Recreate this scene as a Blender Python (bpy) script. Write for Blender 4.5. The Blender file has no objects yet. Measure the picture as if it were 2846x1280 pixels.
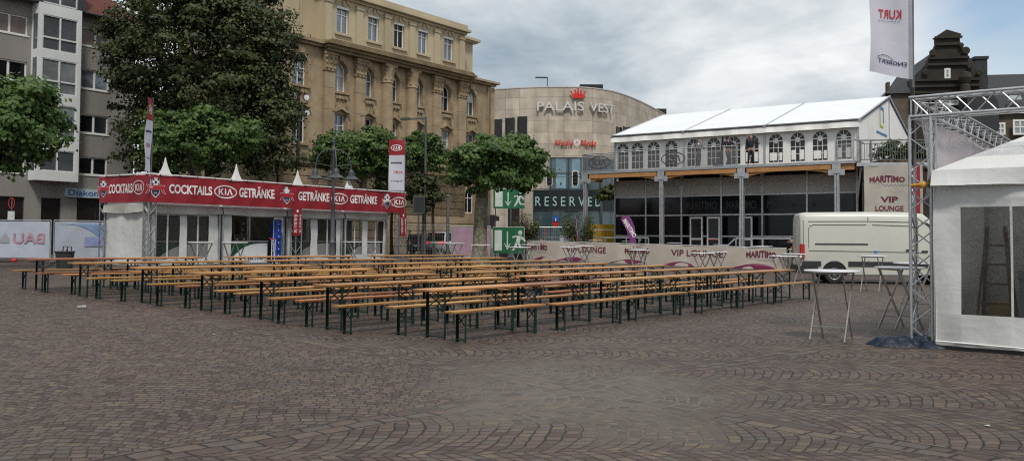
import bpy, bmesh, math, random
from mathutils import Vector, Matrix, Euler
random.seed(7)
R = math.radians
sc = bpy.context.scene
COL = bpy.context.collection

# ------------------------------------------------------------------ camera model (lens, pitch, roll measured from the photograph)
F = 2410.0; CX = 1423.0; H0 = 659.6; PITCH = R(2.0); ROLL = R(.374); CAMH = 1.58
CPY = H0 - F*math.tan(PITCH)
def ray(px, py):
    u2, v2 = px-CX, py-CPY
    c, s = math.cos(ROLL), math.sin(ROLL)
    u = u2*c + v2*s; v = -u2*s + v2*c
    xc, zc = u/F, -v/F
    y = math.cos(PITCH) - zc*math.sin(PITCH); z = math.sin(PITCH) + zc*math.cos(PITCH)
    return xc/y, z/y
def at(px, py, Y):
    a, b = ray(px, py)
    return Vector((a*Y, Y, CAMH + b*Y))
def fp(fr, px, py, c=0.0):
    """where a sight line meets the vertical plane y=c of a frame (ox, oy, angle): local x and height"""
    ox, oy, ang = fr; a, b = ray(px, py)
    ex, ey = math.cos(ang), math.sin(ang); nx, ny = -ey, ex
    k = (ox*nx + oy*ny + c)/(a*nx + ny)
    X, Y = a*k, k
    return (X-ox)*ex + (Y-oy)*ey, CAMH + b*k
def g(x, y):
    t = min(1, max(0, (-x + .6*y - 11)/17))
    return .271*t*t*(3-2*t)
def gx(px, Y):
    """ground point seen in column px at depth Y"""
    x = ray(px, 680)[0]*Y
    return Vector((x, Y, g(x, Y)))
def tilt(x, y):
    e = .3
    return Vector((-(g(x+e, y)-g(x-e, y))/(2*e), -(g(x, y+e)-g(x, y-e))/(2*e), 1)).normalized()

# ------------------------------------------------------------------ materials
MATS = {}
def nt(name):
    m = bpy.data.materials.new(name); m.use_nodes = True
    n = m.node_tree; b = n.nodes['Principled BSDF']; MATS[name] = m
    return m, n, b
def mat(name, col, rough=.6, metal=0., var=.18, scale=3., bump=0., bscale=40., spec=.4, streak=False, rnd=0., alpha=None, dirt=0., dcol=(.05,.045,.035), emit=None, trans=0.):
    m, n, b = nt(name); N = n.nodes; L = n.links
    b.inputs['Roughness'].default_value = rough; b.inputs['Metallic'].default_value = metal
    b.inputs['Specular IOR Level'].default_value = spec
    tc = N.new('ShaderNodeTexCoord')
    mp = N.new('ShaderNodeMapping'); L.new(tc.outputs['Object'], mp.inputs[0])
    if streak: mp.inputs['Scale'].default_value = (1, 1, .12)
    nz = N.new('ShaderNodeTexNoise'); nz.inputs['Scale'].default_value = scale; nz.inputs['Detail'].default_value = 6; nz.inputs['Roughness'].default_value = .62
    L.new(mp.outputs[0], nz.inputs['Vector'])
    mr = N.new('ShaderNodeMapRange'); mr.inputs[1].default_value = .3; mr.inputs[2].default_value = .7
    mr.inputs[3].default_value = 1-var; mr.inputs[4].default_value = 1+var*.8
    L.new(nz.outputs[0], mr.inputs[0])
    hs = N.new('ShaderNodeHueSaturation'); hs.inputs['Color'].default_value = (*col, 1)
    val = mr.outputs[0]
    if rnd:
        oi = N.new('ShaderNodeObjectInfo'); r2 = N.new('ShaderNodeMapRange'); r2.inputs[3].default_value = 1-rnd; r2.inputs[4].default_value = 1+rnd
        L.new(oi.outputs['Random'], r2.inputs[0]); mm = N.new('ShaderNodeMath'); mm.operation = 'MULTIPLY'
        L.new(val, mm.inputs[0]); L.new(r2.outputs[0], mm.inputs[1]); val = mm.outputs[0]
    L.new(val, hs.inputs['Value'])
    out = hs.outputs[0]
    if dirt:
        n2 = N.new('ShaderNodeTexNoise'); n2.inputs['Scale'].default_value = scale*.45; n2.inputs['Detail'].default_value = 8
        mp2 = N.new('ShaderNodeMapping'); mp2.inputs['Location'].default_value = (3.1, 7.7, 1.3); mp2.inputs['Scale'].default_value = (1, 1, .45)
        L.new(tc.outputs['Object'], mp2.inputs[0]); L.new(mp2.outputs[0], n2.inputs['Vector'])
        m2 = N.new('ShaderNodeMapRange'); m2.inputs[1].default_value = .48; m2.inputs[2].default_value = .75; m2.inputs[3].default_value = 0; m2.inputs[4].default_value = dirt
        L.new(n2.outputs[0], m2.inputs[0])
        mx = N.new('ShaderNodeMix'); mx.data_type = 'RGBA'; L.new(m2.outputs[0], mx.inputs[0]); L.new(out, mx.inputs[6]); mx.inputs[7].default_value = (*dcol, 1)
        out = mx.outputs[2]
    L.new(out, b.inputs['Base Color'])
    if bump:
        n3 = N.new('ShaderNodeTexNoise'); n3.inputs['Scale'].default_value = bscale; n3.inputs['Detail'].default_value = 5
        L.new(tc.outputs['Object'], n3.inputs['Vector'])
        bp = N.new('ShaderNodeBump'); bp.inputs['Strength'].default_value = bump; bp.inputs['Distance'].default_value = .03
        L.new(n3.outputs[0], bp.inputs['Height']); L.new(bp.outputs[0], b.inputs['Normal'])
    if emit:
        b.inputs['Emission Color'].default_value = (*emit[0], 1); b.inputs['Emission Strength'].default_value = emit[1]
    if trans:      # thin cloth: some light passes through
        tr = N.new('ShaderNodeBsdfTranslucent'); L.new(out, tr.inputs[0]); ms = N.new('ShaderNodeMixShader'); ms.inputs[0].default_value = trans
        o = N['Material Output']; L.new(b.outputs[0], ms.inputs[1]); L.new(tr.outputs[0], ms.inputs[2]); L.new(ms.outputs[0], o.inputs[0])
    if alpha is not None:
        tr = N.new('ShaderNodeBsdfTransparent'); ms = N.new('ShaderNodeMixShader'); ms.inputs[0].default_value = alpha
        o = N['Material Output']; L.new(tr.outputs[0], ms.inputs[1]); L.new(b.outputs[0], ms.inputs[2]); L.new(ms.outputs[0], o.inputs[0])
    return m

def leafmat(name, c1, c2, tr=.25, ns=.9):
    m, n, b = nt(name); N = n.nodes; L = n.links
    b.inputs['Roughness'].default_value = .5; b.inputs['Specular IOR Level'].default_value = .3
    ge = N.new('ShaderNodeNewGeometry'); tc = N.new('ShaderNodeTexCoord')
    nz = N.new('ShaderNodeTexNoise'); nz.inputs['Scale'].default_value = ns; nz.inputs['Detail'].default_value = 4
    L.new(tc.outputs['Object'], nz.inputs['Vector'])
    a = N.new('ShaderNodeMath'); a.operation = 'MULTIPLY_ADD'; a.inputs[1].default_value = .34; L.new(ge.outputs['Random Per Island'], a.inputs[0])
    s = N.new('ShaderNodeMath'); s.operation = 'MULTIPLY_ADD'; s.inputs[1].default_value = 1.9; s.inputs[2].default_value = -.65; L.new(nz.outputs[0], s.inputs[0])
    L.new(s.outputs[0], a.inputs[2])
    mx = N.new('ShaderNodeMix'); mx.data_type = 'RGBA'; mx.inputs[6].default_value = (*c1, 1); mx.inputs[7].default_value = (*c2, 1); mx.clamp_factor = True
    L.new(a.outputs[0], mx.inputs[0]); L.new(mx.outputs[2], b.inputs['Base Color'])
    t = N.new('ShaderNodeBsdfTranslucent'); L.new(mx.outputs[2], t.inputs[0]); ms = N.new('ShaderNodeMixShader'); ms.inputs[0].default_value = tr
    o = N['Material Output']; L.new(b.outputs[0], ms.inputs[1]); L.new(t.outputs[0], ms.inputs[2]); L.new(ms.outputs[0], o.inputs[0])
    return m

def woodmat(name, c1, c2, axis=0):
    m, n, b = nt(name); N = n.nodes; L = n.links
    b.inputs['Roughness'].default_value = .42; b.inputs['Specular IOR Level'].default_value = .45
    tc = N.new('ShaderNodeTexCoord'); oi = N.new('ShaderNodeObjectInfo')
    mp = N.new('ShaderNodeMapping'); mp.inputs['Scale'].default_value = (.8, 22, 8)
    ad = N.new('ShaderNodeVectorMath'); ad.operation = 'ADD'; L.new(tc.outputs['Object'], ad.inputs[0])
    sc_ = N.new('ShaderNodeMath'); sc_.operation = 'MULTIPLY'; sc_.inputs[1].default_value = 37.0; L.new(oi.outputs['Random'], sc_.inputs[0]); L.new(sc_.outputs[0], ad.inputs[1])
    L.new(ad.outputs[0], mp.inputs[0])
    nz = N.new('ShaderNodeTexNoise'); nz.inputs['Scale'].default_value = 1.6; nz.inputs['Detail'].default_value = 7; nz.inputs['Distortion'].default_value = .6
    L.new(mp.outputs[0], nz.inputs['Vector'])
    cr = N.new('ShaderNodeValToRGB'); cr.color_ramp.elements[0].position = .36; cr.color_ramp.elements[0].color = (*c1, 1); cr.color_ramp.elements[1].position = .60; cr.color_ramp.elements[1].color = (*c2, 1)
    L.new(nz.outputs[0], cr.inputs[0])
    hs = N.new('ShaderNodeHueSaturation'); L.new(cr.outputs[0], hs.inputs['Color'])
    r2 = N.new('ShaderNodeMapRange'); r2.inputs[3].default_value = .72; r2.inputs[4].default_value = 1.22; L.new(oi.outputs['Random'], r2.inputs[0]); L.new(r2.outputs[0], hs.inputs['Value'])
    f2 = N.new('ShaderNodeMath'); f2.operation = 'FRACT'; m7 = N.new('ShaderNodeMath'); m7.operation = 'MULTIPLY'; m7.inputs[1].default_value = 7.31
    L.new(oi.outputs['Random'], m7.inputs[0]); L.new(m7.outputs[0], f2.inputs[0])
    r3 = N.new('ShaderNodeMapRange'); r3.inputs[3].default_value = .488; r3.inputs[4].default_value = .508; L.new(f2.outputs[0], r3.inputs[0]); L.new(r3.outputs[0], hs.inputs['Hue'])
    # worn grey patches
    n2 = N.new('ShaderNodeTexNoise'); n2.inputs['Scale'].default_value = 3.5; n2.inputs['Detail'].default_value = 6; L.new(ad.outputs[0], n2.inputs['Vector'])
    m2 = N.new('ShaderNodeMapRange'); m2.inputs[1].default_value = .55; m2.inputs[2].default_value = .78; m2.inputs[4].default_value = .55; L.new(n2.outputs[0], m2.inputs[0])
    mx = N.new('ShaderNodeMix'); mx.data_type = 'RGBA'; L.new(m2.outputs[0], mx.inputs[0]); L.new(hs.outputs[0], mx.inputs[6]); mx.inputs[7].default_value = (.24, .16, .09, 1)
    # faces turned sideways or down are mixed towards a darker brown
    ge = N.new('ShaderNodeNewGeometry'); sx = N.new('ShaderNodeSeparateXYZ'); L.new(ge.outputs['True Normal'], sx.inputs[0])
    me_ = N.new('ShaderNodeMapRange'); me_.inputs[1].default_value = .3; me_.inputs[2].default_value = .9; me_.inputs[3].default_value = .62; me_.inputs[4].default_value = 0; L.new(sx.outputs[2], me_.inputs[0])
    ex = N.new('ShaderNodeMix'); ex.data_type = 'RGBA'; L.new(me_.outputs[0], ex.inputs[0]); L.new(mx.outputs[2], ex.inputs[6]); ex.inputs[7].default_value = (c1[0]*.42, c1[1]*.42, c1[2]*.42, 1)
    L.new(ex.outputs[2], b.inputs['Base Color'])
    return m

# ------------------------------------------------------------------ mesh builder
class MB:
    def __init__(s): s.v = []; s.f = []; s.mi = []; s.cur = 0; s.uv = {}
    def add(s, vs, fs):
        o = len(s.v); s.v += [tuple(p) for p in vs]
        for f in fs: s.f.append(tuple(i+o for i in f)); s.mi.append(s.cur)
        return s
    def quad(s, a, b, c, d): return s.add([a, b, c, d], [(0, 1, 2, 3)])
    def box(s, x0, x1, y0, y1, z0, z1):
        return s.add([(x0,y0,z0),(x1,y0,z0),(x1,y1,z0),(x0,y1,z0),(x0,y0,z1),(x1,y0,z1),(x1,y1,z1),(x0,y1,z1)],
                     [(3,2,1,0),(4,5,6,7),(0,1,5,4),(1,2,6,5),(2,3,7,6),(3,0,4,7)])
    def bar(s, p, q, w, h=None, up=(0,0,1)):
        p, q = Vector(p), Vector(q); d = (q-p).normalized(); h = h or w; up = Vector(up)
        if abs(d.dot(up)) > .98: up = Vector((1,0,0)) if abs(d.x) < .9 else Vector((0,1,0))
        a = d.cross(up).normalized(); b = a.cross(d).normalized()
        vs = [e + a*i*w/2 + b*j*h/2 for e in (p, q) for i, j in ((-1,-1),(1,-1),(1,1),(-1,1))]
        return s.add(vs, [(3,2,1,0),(4,5,6,7),(0,1,5,4),(1,2,6,5),(2,3,7,6),(3,0,4,7)])
    def tube(s, pts, r, n=8, cap=True):
        pts = [Vector(p) for p in pts]; rs = r if isinstance(r, (list, tuple)) else [r]*len(pts)
        vs, fs = [], []; prev = None
        for i, p in enumerate(pts):
            d = (pts[min(i+1, len(pts)-1)] - pts[max(i-1, 0)]).normalized()
            if prev is None:
                up = Vector((0,0,1)) if abs(d.z) < .9 else Vector((1,0,0)); a = d.cross(up).normalized()
            else: a = (prev - d*prev.dot(d)).normalized()
            prev = a; b = d.cross(a)
            for k in range(n):
                t = 2*math.pi*k/n; vs.append(p + (a*math.cos(t) + b*math.sin(t))*rs[i])
        for i in range(len(pts)-1):
            for k in range(n): fs.append((i*n+k, i*n+(k+1)%n, (i+1)*n+(k+1)%n, (i+1)*n+k))
        if cap: fs += [tuple(range(n))[::-1], tuple(range((len(pts)-1)*n, len(pts)*n))]
        return s.add(vs, fs)
    def lathe(s, prof, c=(0,0,0), n=20, axis='z'):
        vs, fs = [], []
        for r, h in prof:
            for k in range(n):
                t = 2*math.pi*k/n; p = (r*math.cos(t), r*math.sin(t), h)
                if axis == 'y': p = (r*math.cos(t), h, r*math.sin(t))
                if axis == 'x': p = (h, r*math.cos(t), r*math.sin(t))
                vs.append((p[0]+c[0], p[1]+c[1], p[2]+c[2]))
        for i in range(len(prof)-1):
            for k in range(n): fs.append((i*n+k, i*n+(k+1)%n, (i+1)*n+(k+1)%n, (i+1)*n+k))
        fs += [tuple(range(n))[::-1], tuple(range((len(prof)-1)*n, len(prof)*n))]
        return s.add(vs, fs)
    def prism(s, poly, y0, y1):
        """outline in (x, z), extruded along y"""
        n = len(poly); vs = [(x, y0, z) for x, z in poly] + [(x, y1, z) for x, z in poly]
        return s.add(vs, [tuple(range(n)), tuple(range(n, 2*n))[::-1]] + [(i, i+n, (i+1)%n+n, (i+1)%n) for i in range(n)])
    def slab(s, poly, z0, z1):
        n = len(poly); vs = [(x, y, z0) for x, y in poly] + [(x, y, z1) for x, y in poly]
        return s.add(vs, [tuple(range(n))[::-1], tuple(range(n, 2*n))] + [(i, (i+1)%n, (i+1)%n+n, i+n) for i in range(n)])
    def grid(s, fn, nu, nv):
        vs = [fn(i/nu, j/nv) for j in range(nv+1) for i in range(nu+1)]
        return s.add(vs, [(j*(nu+1)+i, j*(nu+1)+i+1, (j+1)*(nu+1)+i+1, (j+1)*(nu+1)+i) for j in range(nv) for i in range(nu)])
    def loft(s, secs, cap=True):
        n = len(secs[0]); vs = [p for sec in secs for p in sec]; fs = []
        for i in range(len(secs)-1):
            for k in range(n): fs.append((i*n+k, i*n+(k+1)%n, (i+1)*n+(k+1)%n, (i+1)*n+k))
        if cap: fs += [tuple(range(n))[::-1], tuple(range((len(secs)-1)*n, len(secs)*n))]
        return s.add(vs, fs)
    def build(s, name, m, parent=None, smooth=False, **kw):
        me = bpy.data.meshes.new(name); me.from_pydata(s.v, [], s.f); ms = m if isinstance(m, (list, tuple)) else [m]
        for x in ms: me.materials.append(MATS[x] if isinstance(x, str) else x)
        if len(ms) > 1: me.polygons.foreach_set('material_index', s.mi)
        if smooth: me.polygons.foreach_set('use_smooth', [True]*len(me.polygons))
        bm = bmesh.new(); bm.from_mesh(me)
        if kw.pop('fixn', True): bmesh.ops.recalc_face_normals(bm, faces=bm.faces)
        if smooth and smooth != 'all':
            for e in bm.edges:
                if len(e.link_faces) == 2 and e.calc_face_angle(0) > R(38): e.smooth = False
        bm.to_mesh(me); bm.free()
        o = bpy.data.objects.new(name, me); COL.objects.link(o)
        if parent: o.parent = parent
        for k, v in kw.items(): o[k] = v
        return o

def thing(name, label, cat, loc=(0,0,0), rz=0., group=None, up=None):
    o = bpy.data.objects.new(name, None); COL.objects.link(o); o.empty_display_size = .2
    if up is not None:
        q = Vector((0,0,1)).rotation_difference(up); m = q.to_matrix() @ Matrix.Rotation(rz, 3, 'Z')
        o.rotation_euler = m.to_euler()
    else: o.rotation_euler = (0, 0, rz)
    o.location = loc; o['label'] = label; o['category'] = cat
    if group: o['group'] = group
    return o
def tag(o, label, cat, group=None, loc=None):
    o['label'] = label; o['category'] = cat
    if group: o['group'] = group
    if loc is not None: o.location = loc
    return o
KIDS = {}
def dup(root, loc, label, rz=None, group=None, up=None):
    r = root.copy(); COL.objects.link(r); r.location = loc; r['label'] = label
    if group: r['group'] = group
    if rz is not None:
        if up is not None: r.rotation_euler = (Vector((0,0,1)).rotation_difference(up).to_matrix() @ Matrix.Rotation(rz, 3, 'Z')).to_euler()
        else: r.rotation_euler = (0, 0, rz)
    if root.name not in KIDS: KIDS[root.name] = [(c, list(c.children)) for c in root.children]
    for c, gs in KIDS[root.name]:
        c2 = c.copy(); COL.objects.link(c2); c2.parent = r
        for k in gs:
            k2 = k.copy(); COL.objects.link(k2); k2.parent = c2
    return r

# ------------------------------------------------------------------ lettering
_TX = {}
def text_geo(s, bold=.0, depth=0.):
    key = (s, bold, depth)
    if key not in _TX:
        cu = bpy.data.curves.new('lettering', 'FONT'); cu.body = s; cu.size = 1; cu.offset = bold; cu.resolution_u = 4; cu.extrude = depth
        ob = bpy.data.objects.new('lettering', cu); COL.objects.link(ob)
        dg = bpy.context.evaluated_depsgraph_get(); me = bpy.data.meshes.new_from_object(ob.evaluated_get(dg))
        vs = [v.co.copy() for v in me.vertices]; fs = [tuple(p.vertices) for p in me.polygons]
        bpy.data.objects.remove(ob); bpy.data.meshes.remove(me); bpy.data.curves.remove(cu)
        x0 = min(v.x for v in vs); x1 = max(v.x for v in vs); y0 = min(v.y for v in vs); y1 = max(v.y for v in vs)
        _TX[key] = ([((v.x-x0)/(x1-x0), (v.y-y0)/(y1-y0), v.z) for v in vs], fs)
    return _TX[key]
def text(mb, s, x0, x1, z0, z1, y=-.006, bold=.02, mirror=False, warp=None, depth=0., slant=0.):
    """letters in the local x-z plane, facing -y"""
    vs, fs = text_geo(s, bold, depth); out = []
    for u, v, w in vs:
        if mirror: u = 1-u
        x = x0 + (x1-x0)*u + slant*v*(z1-z0); z = z0 + (z1-z0)*v
        p = (x, y - w, z)
        out.append(warp(*p) if warp else p)
    mb.add(out, fs); return mb
def ring(mb, cx, cz, rx, rz, w, y=-.006, n=36, warp=None):
    vs = []
    for k in range(n):
        t = 2*math.pi*k/n
        for q in (1, 0):
            p = (cx + math.cos(t)*(rx - w*q), y, cz + math.sin(t)*(rz - w*q)); vs.append(warp(*p) if warp else p)
    mb.add(vs, [(2*k, 2*((k+1)%n), 2*((k+1)%n)+1, 2*k+1) for k in range(n)])
def disc(mb, cx, cz, rx, rz, y=-.004, n=28, warp=None):
    vs = [(cx + math.cos(2*math.pi*k/n)*rx, y, cz + math.sin(2*math.pi*k/n)*rz) for k in range(n)]
    if warp: vs = [warp(*p) for p in vs]
    mb.add(vs, [tuple(range(n))])
def flat(mb, pts, y=-.004, warp=None):
    vs = [(x, y, z) for x, z in pts]
    if warp: vs = [warp(*p) for p in vs]
    mb.add(vs, [tuple(range(len(vs)))])

def wall_open(mb, x0, x1, z0, z1, ops, y=0., depth=.25):
    """wall sheet with real openings (xa, xb, za, zb, arched) and reveals"""
    xs = sorted({x0, x1, *[o[0] for o in ops], *[o[1] for o in ops]}); zs = sorted({z0, z1, *[o[2] for o in ops], *[o[3] for o in ops]})
    xs = [x for x in xs if x0 <= x <= x1]; zs = [z for z in zs if z0 <= z <= z1]
    for i in range(len(xs)-1):
        for j in range(len(zs)-1):
            cx, cz = (xs[i]+xs[i+1])/2, (zs[j]+zs[j+1])/2
            if any(o[0] < cx < o[1] and o[2] < cz < o[3] for o in ops): continue
            mb.quad((xs[i],y,zs[j]), (xs[i+1],y,zs[j]), (xs[i+1],y,zs[j+1]), (xs[i],y,zs[j+1]))
    d = y + depth
    for o in ops:
        xa, xb, za, zb = o[:4]; arch = len(o) > 4 and o[4]; r = (xb-xa)/2; zt = zb - r if arch else zb
        mb.quad((xa,y,za),(xa,d,za),(xa,d,zt),(xa,y,zt)); mb.quad((xb,y,za),(xb,d,za),(xb,d,zt),(xb,y,zt)); mb.quad((xa,y,za),(xb,y,za),(xb,d,za),(xa,d,za))
        if arch:
            n = 12; pts = [((xa+xb)/2 - r*math.cos(math.pi*k/n), zt + r*math.sin(math.pi*k/n)) for k in range(n+1)]
            for k in range(n):
                (a, b), (c, e) = pts[k], pts[k+1]
                mb.quad((a,y,b),(c,y,e),(c,y,zb),(a,y,zb)); mb.quad((a,y,b),(c,y,e),(c,d,e),(a,d,b))
        else: mb.quad((xa,y,zb),(xb,y,zb),(xb,d,zb),(xa,d,zb))
def arch_poly(xa, xb, za, zb, arch, n=12):
    if not arch: return [(xa,za),(xb,za),(xb,zb),(xa,zb)]
    r = (xb-xa)/2; zt = zb-r
    return [(xa,za),(xb,za)] + [((xa+xb)/2 + r*math.cos(math.pi*k/n), zt + r*math.sin(math.pi*k/n)) for k in range(n+1)]
def window(parent, xa, xb, za, zb, y, frame='white_frame', glass='glass', arch=False, mull=(.5,), trans=(.68,), fw=.07, mw=.05, name='window', sill=None, gy=.05):
    """a window part (frame) with its pane as a sub-part; y is the frame's front"""
    m = MB(); r = (xb-xa)/2; zt = zb-r if arch else zb
    m.box(xa, xa+fw, y, y+.08, za, zt); m.box(xb-fw, xb, y, y+.08, za, zt); m.box(xa+fw, xb-fw, y, y+.08, za, za+fw)
    if arch:
        n = 12; c = (xa+xb)/2
        for k in range(n):
            t0, t1 = math.pi*k/n, math.pi*(k+1)/n
            m.add([(c+q*math.cos(t), yy, zt+q*math.sin(t)) for yy in (y, y+.08) for t, q in ((t0,r),(t1,r),(t1,r-fw),(t0,r-fw))], [(0,1,2,3),(4,5,6,7),(3,2,6,7),(0,1,5,4)])
    else: m.box(xa+fw, xb-fw, y, y+.08, zb-fw, zb)
    for q in mull:
        c = xa+(xb-xa)*q; m.box(c-mw/2, c+mw/2, y+.004, y+.076, za+fw, (zb-fw) if not arch or abs(q-.5) < .1 else zt)
    for q in trans:
        c = za+(zb-za)*q; m.box(xa+fw, xb-fw, y-.004, y+.07, c-mw/2, c+mw/2)
    w = m.build(name, frame, parent)
    p = MB(); p.prism(arch_poly(xa+.01, xb-.01, za+.01, zb-.01, arch), y+gy, y+gy+.01); p.build('pane', glass, w)
    if sill:
        s_ = MB(); s_.box(xa-.08, xb+.08, y-sill[0], y+.02, za-.07, za-.002); s_.build('sill', sill[1], w)
    return w
def truss(parent, p, q, size=.29, r=.024, rb=.011, bay=.4, up=(0,0,1), mat_='aluminium', chord='chord', lattice='lattice', ladder=True, split=True, n=8):
    p, q = Vector(p), Vector(q); d = (q-p); Ln = d.length; d.normalize(); up = Vector(up)
    a = d.cross(up).normalized(); b = a.cross(d).normalized(); h = size/2
    cs = [a*h*i + b*h*j for i, j in ((-1,-1),(1,-1),(1,1),(-1,1))]
    if split:
        for c in cs: MB().tube([p+c, q+c], r, n).build(chord, mat_, parent, smooth=True)
        m = MB()
    else:
        m = MB()
        for c in cs: m.tube([p+c, q+c], r, n)
    k = max(1, round(Ln/bay)); st = Ln/k
    for f in range(4):
        c0, c1 = cs[f], cs[(f+1)%4]
        for i in range(k):
            s0, s1 = (c0, c1) if (i+f) % 2 == 0 else (c1, c0)
            m.tube([p+s0+d*(i*st+.02), p+s1+d*((i+1)*st-.02)], rb, 5)
        for e in (0.03, Ln-.03): m.tube([p+c0+d*e, p+c1+d*e], rb*1.2, 5)
    return m.build(lattice, mat_, parent, smooth=True)
# ------------------------------------------------------------------ palette
mat('white_frame', (.72,.72,.70), .4, var=.06); mat('glass', (.20,.225,.25), .08, .55, var=.35, scale=.5, spec=.9)
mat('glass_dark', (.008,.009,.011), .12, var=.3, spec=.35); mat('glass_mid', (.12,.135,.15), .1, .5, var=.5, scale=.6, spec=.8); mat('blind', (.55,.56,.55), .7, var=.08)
mat('attic_plaster', (.465,.39,.262), .85, var=.10, scale=.6, streak=True, dirt=.4, dcol=(.24,.19,.12), bump=.1)
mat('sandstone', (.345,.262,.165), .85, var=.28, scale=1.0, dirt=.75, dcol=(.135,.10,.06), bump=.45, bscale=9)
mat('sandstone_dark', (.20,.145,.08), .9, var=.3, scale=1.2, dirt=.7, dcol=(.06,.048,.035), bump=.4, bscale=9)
mat('sandstone_carved', (.32,.24,.145), .9, var=.3, scale=2.4, dirt=.6, dcol=(.10,.07,.04), bump=.9, bscale=7)
mat('grey_render', (.27,.25,.232), .9, var=.10, scale=.9, streak=True, dirt=.4, dcol=(.13,.12,.105), bump=.35, bscale=60)
mat('bay_white', (.70,.72,.71), .5, var=.06, scale=1, dirt=.15, dcol=(.4,.4,.38)); mat('slate', (.05,.055,.06), .7, var=.3, scale=6, bump=.3)
mat('dark_metal', (.05,.052,.055), .5, .5); mat('zinc', (.16,.16,.16), .5, .6, var=.2)
mat('street_grey', (.09,.095,.10), .5, .3, var=.15); mat('lamp_green', (.075,.085,.085), .5, .4, var=.2)
mat('black', (.012,.012,.013), .5); mat('rubber', (.018,.018,.018), .8, var=.3, scale=8)
mat('aluminium', (.47,.48,.49), .42, .8, var=.15, scale=5, dirt=.25, dcol=(.25,.25,.24)); mat('galvanised', (.50,.51,.52), .45, .7, var=.2, scale=5, dirt=.3, dcol=(.2,.2,.2))
mat('tent_white', (.82,.82,.80), .65, var=.06, scale=1.1, dirt=.25, dcol=(.5,.5,.46), bump=.5, bscale=2.2, trans=.25)
mat('tent_wall_grey', (.62,.625,.61), .6, var=.12, scale=.9, dirt=.55, dcol=(.36,.36,.33), bump=1.0, bscale=2.6); mat('canvas_beige_shaded', (.40,.37,.32), .8, var=.12, scale=1.2, bump=.8, bscale=2.2, dirt=.4, dcol=(.28,.25,.2)); mat('tent_wall', (.84,.83,.80), .65, var=.07, scale=1.3, streak=True, dirt=.4, dcol=(.46,.45,.40), bump=.6, bscale=2.4)  # hanging banner's beige canvas: its weaker light is put into the colour
mat('valance_cloth', (.43,.425,.39), .7, var=.10, scale=2, dirt=.5, dcol=(.33,.32,.28), bump=.9, bscale=3, trans=.1); mat('truss_grey', (.30,.31,.32), .45, .6, var=.2); mat('tent_roof', (.88,.90,.92), .5, var=.05, scale=.8, streak=True, bump=.2, bscale=1.2, trans=.15)
mat('pvc_back_shade', (.055,.046,.032), .5, var=.5, scale=.6, streak=True); mat('pvc', (.045,.043,.036), .16, var=.35, scale=1.5, spec=.5, alpha=.5, bump=.15, bscale=3)
mat('banner_red', (.27,.014,.022), .55, var=.14, scale=1.4, bump=.7, bscale=1.6, dirt=.25, dcol=(.2,.01,.015)); mat('print_white', (.78,.76,.74), .6, var=.05)
mat('print_navy', (.025,.03,.09), .6); mat('print_red', (.42,.02,.03), .6); mat('print_grey', (.30,.30,.33), .7)
mat('cloth_white', (.66,.66,.74), .7, var=.06, scale=2, bump=.3, bscale=3, trans=.35); mat('cloth_lilac', (.58,.53,.56), .75, var=.10, scale=2, bump=.5, bscale=2, trans=.45)
mat('canvas_beige', (.51,.45,.385), .75, var=.10, scale=1.4, bump=.7, bscale=2.0, dirt=.3, dcol=(.36,.29,.23), trans=.1); mat('print_plum', (.13,.018,.04), .6); mat('plum', (.20,.03,.09), .6, var=.2, bump=.4, bscale=2)
mat('fence_print', (.52,.56,.64), .7, var=.10, scale=.9, dirt=.3, dcol=(.36,.42,.56), bump=.5, bscale=2.5, trans=.2); mat('fence_blue', (.25,.38,.60), .7, var=.3, scale=.7, dirt=.5, dcol=(.45,.52,.62), trans=.2); mat('print_faded', (.42,.24,.30), .7); mat('pink_print', (.36,.235,.30), .7, var=.2, scale=1, bump=.4, bscale=2)
mat('exit_green', (.012,.115,.045), .55, var=.15, bump=.3, bscale=2); mat('sign_white', (.52,.56,.52), .6)
mat('steel_green', (.008,.028,.021), .42, .2, var=.35, scale=7, rnd=.3)
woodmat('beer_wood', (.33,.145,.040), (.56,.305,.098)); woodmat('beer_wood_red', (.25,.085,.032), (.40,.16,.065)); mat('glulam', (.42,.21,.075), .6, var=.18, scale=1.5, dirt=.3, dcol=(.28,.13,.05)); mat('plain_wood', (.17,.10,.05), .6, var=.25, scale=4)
mat('table_top', (.68,.69,.70), .35, var=.06, scale=3, dirt=.2, dcol=(.4,.4,.4)); mat('tube_metal', (.36,.34,.315), .42, .7, var=.2, scale=8)
mat('van_paint', (.53,.525,.46), .28, var=.05, scale=.9, spec=.6, dirt=.25, dcol=(.40,.39,.34)); mat('seam', (.06,.06,.055), .6); mat('plastic_dark', (.03,.031,.032), .6, var=.2)
mat('tail_red', (.45,.012,.012), .2, spec=.8); mat('tail_lit', (.6,.02,.015), .2, emit=((1,.05,.04), .45)); mat('rim_metal', (.35,.35,.35), .4, .7)
mat('car_silver', (.50,.50,.51), .3, .15, var=.06); mat('car_dark', (.02,.021,.026), .25, .2, var=.1, spec=.7)
mat('crate_blue', (.01,.05,.30), .45, var=.2, scale=6, rnd=.15); mat('crate_brown', (.03,.018,.014), .5, var=.2); mat('bottle', (.05,.025,.012), .15, spec=.7); mat('bottle_clear', (.55,.62,.68), .1, spec=.8, alpha=.55); mat('label_blue', (.05,.15,.45), .5)
mat('counter_white', (.70,.71,.72), .4, var=.05); mat('counter_green', (.012,.07,.03), .4, var=.2); mat('counter_grey', (.30,.31,.31), .45, var=.1)
mat('tile_red', (.11,.034,.023), .85, var=.4, scale=5, bump=.6, bscale=6); mat('tile_dark', (.028,.03,.034), .7, var=.4, scale=4, bump=.6, bscale=5)
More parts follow.
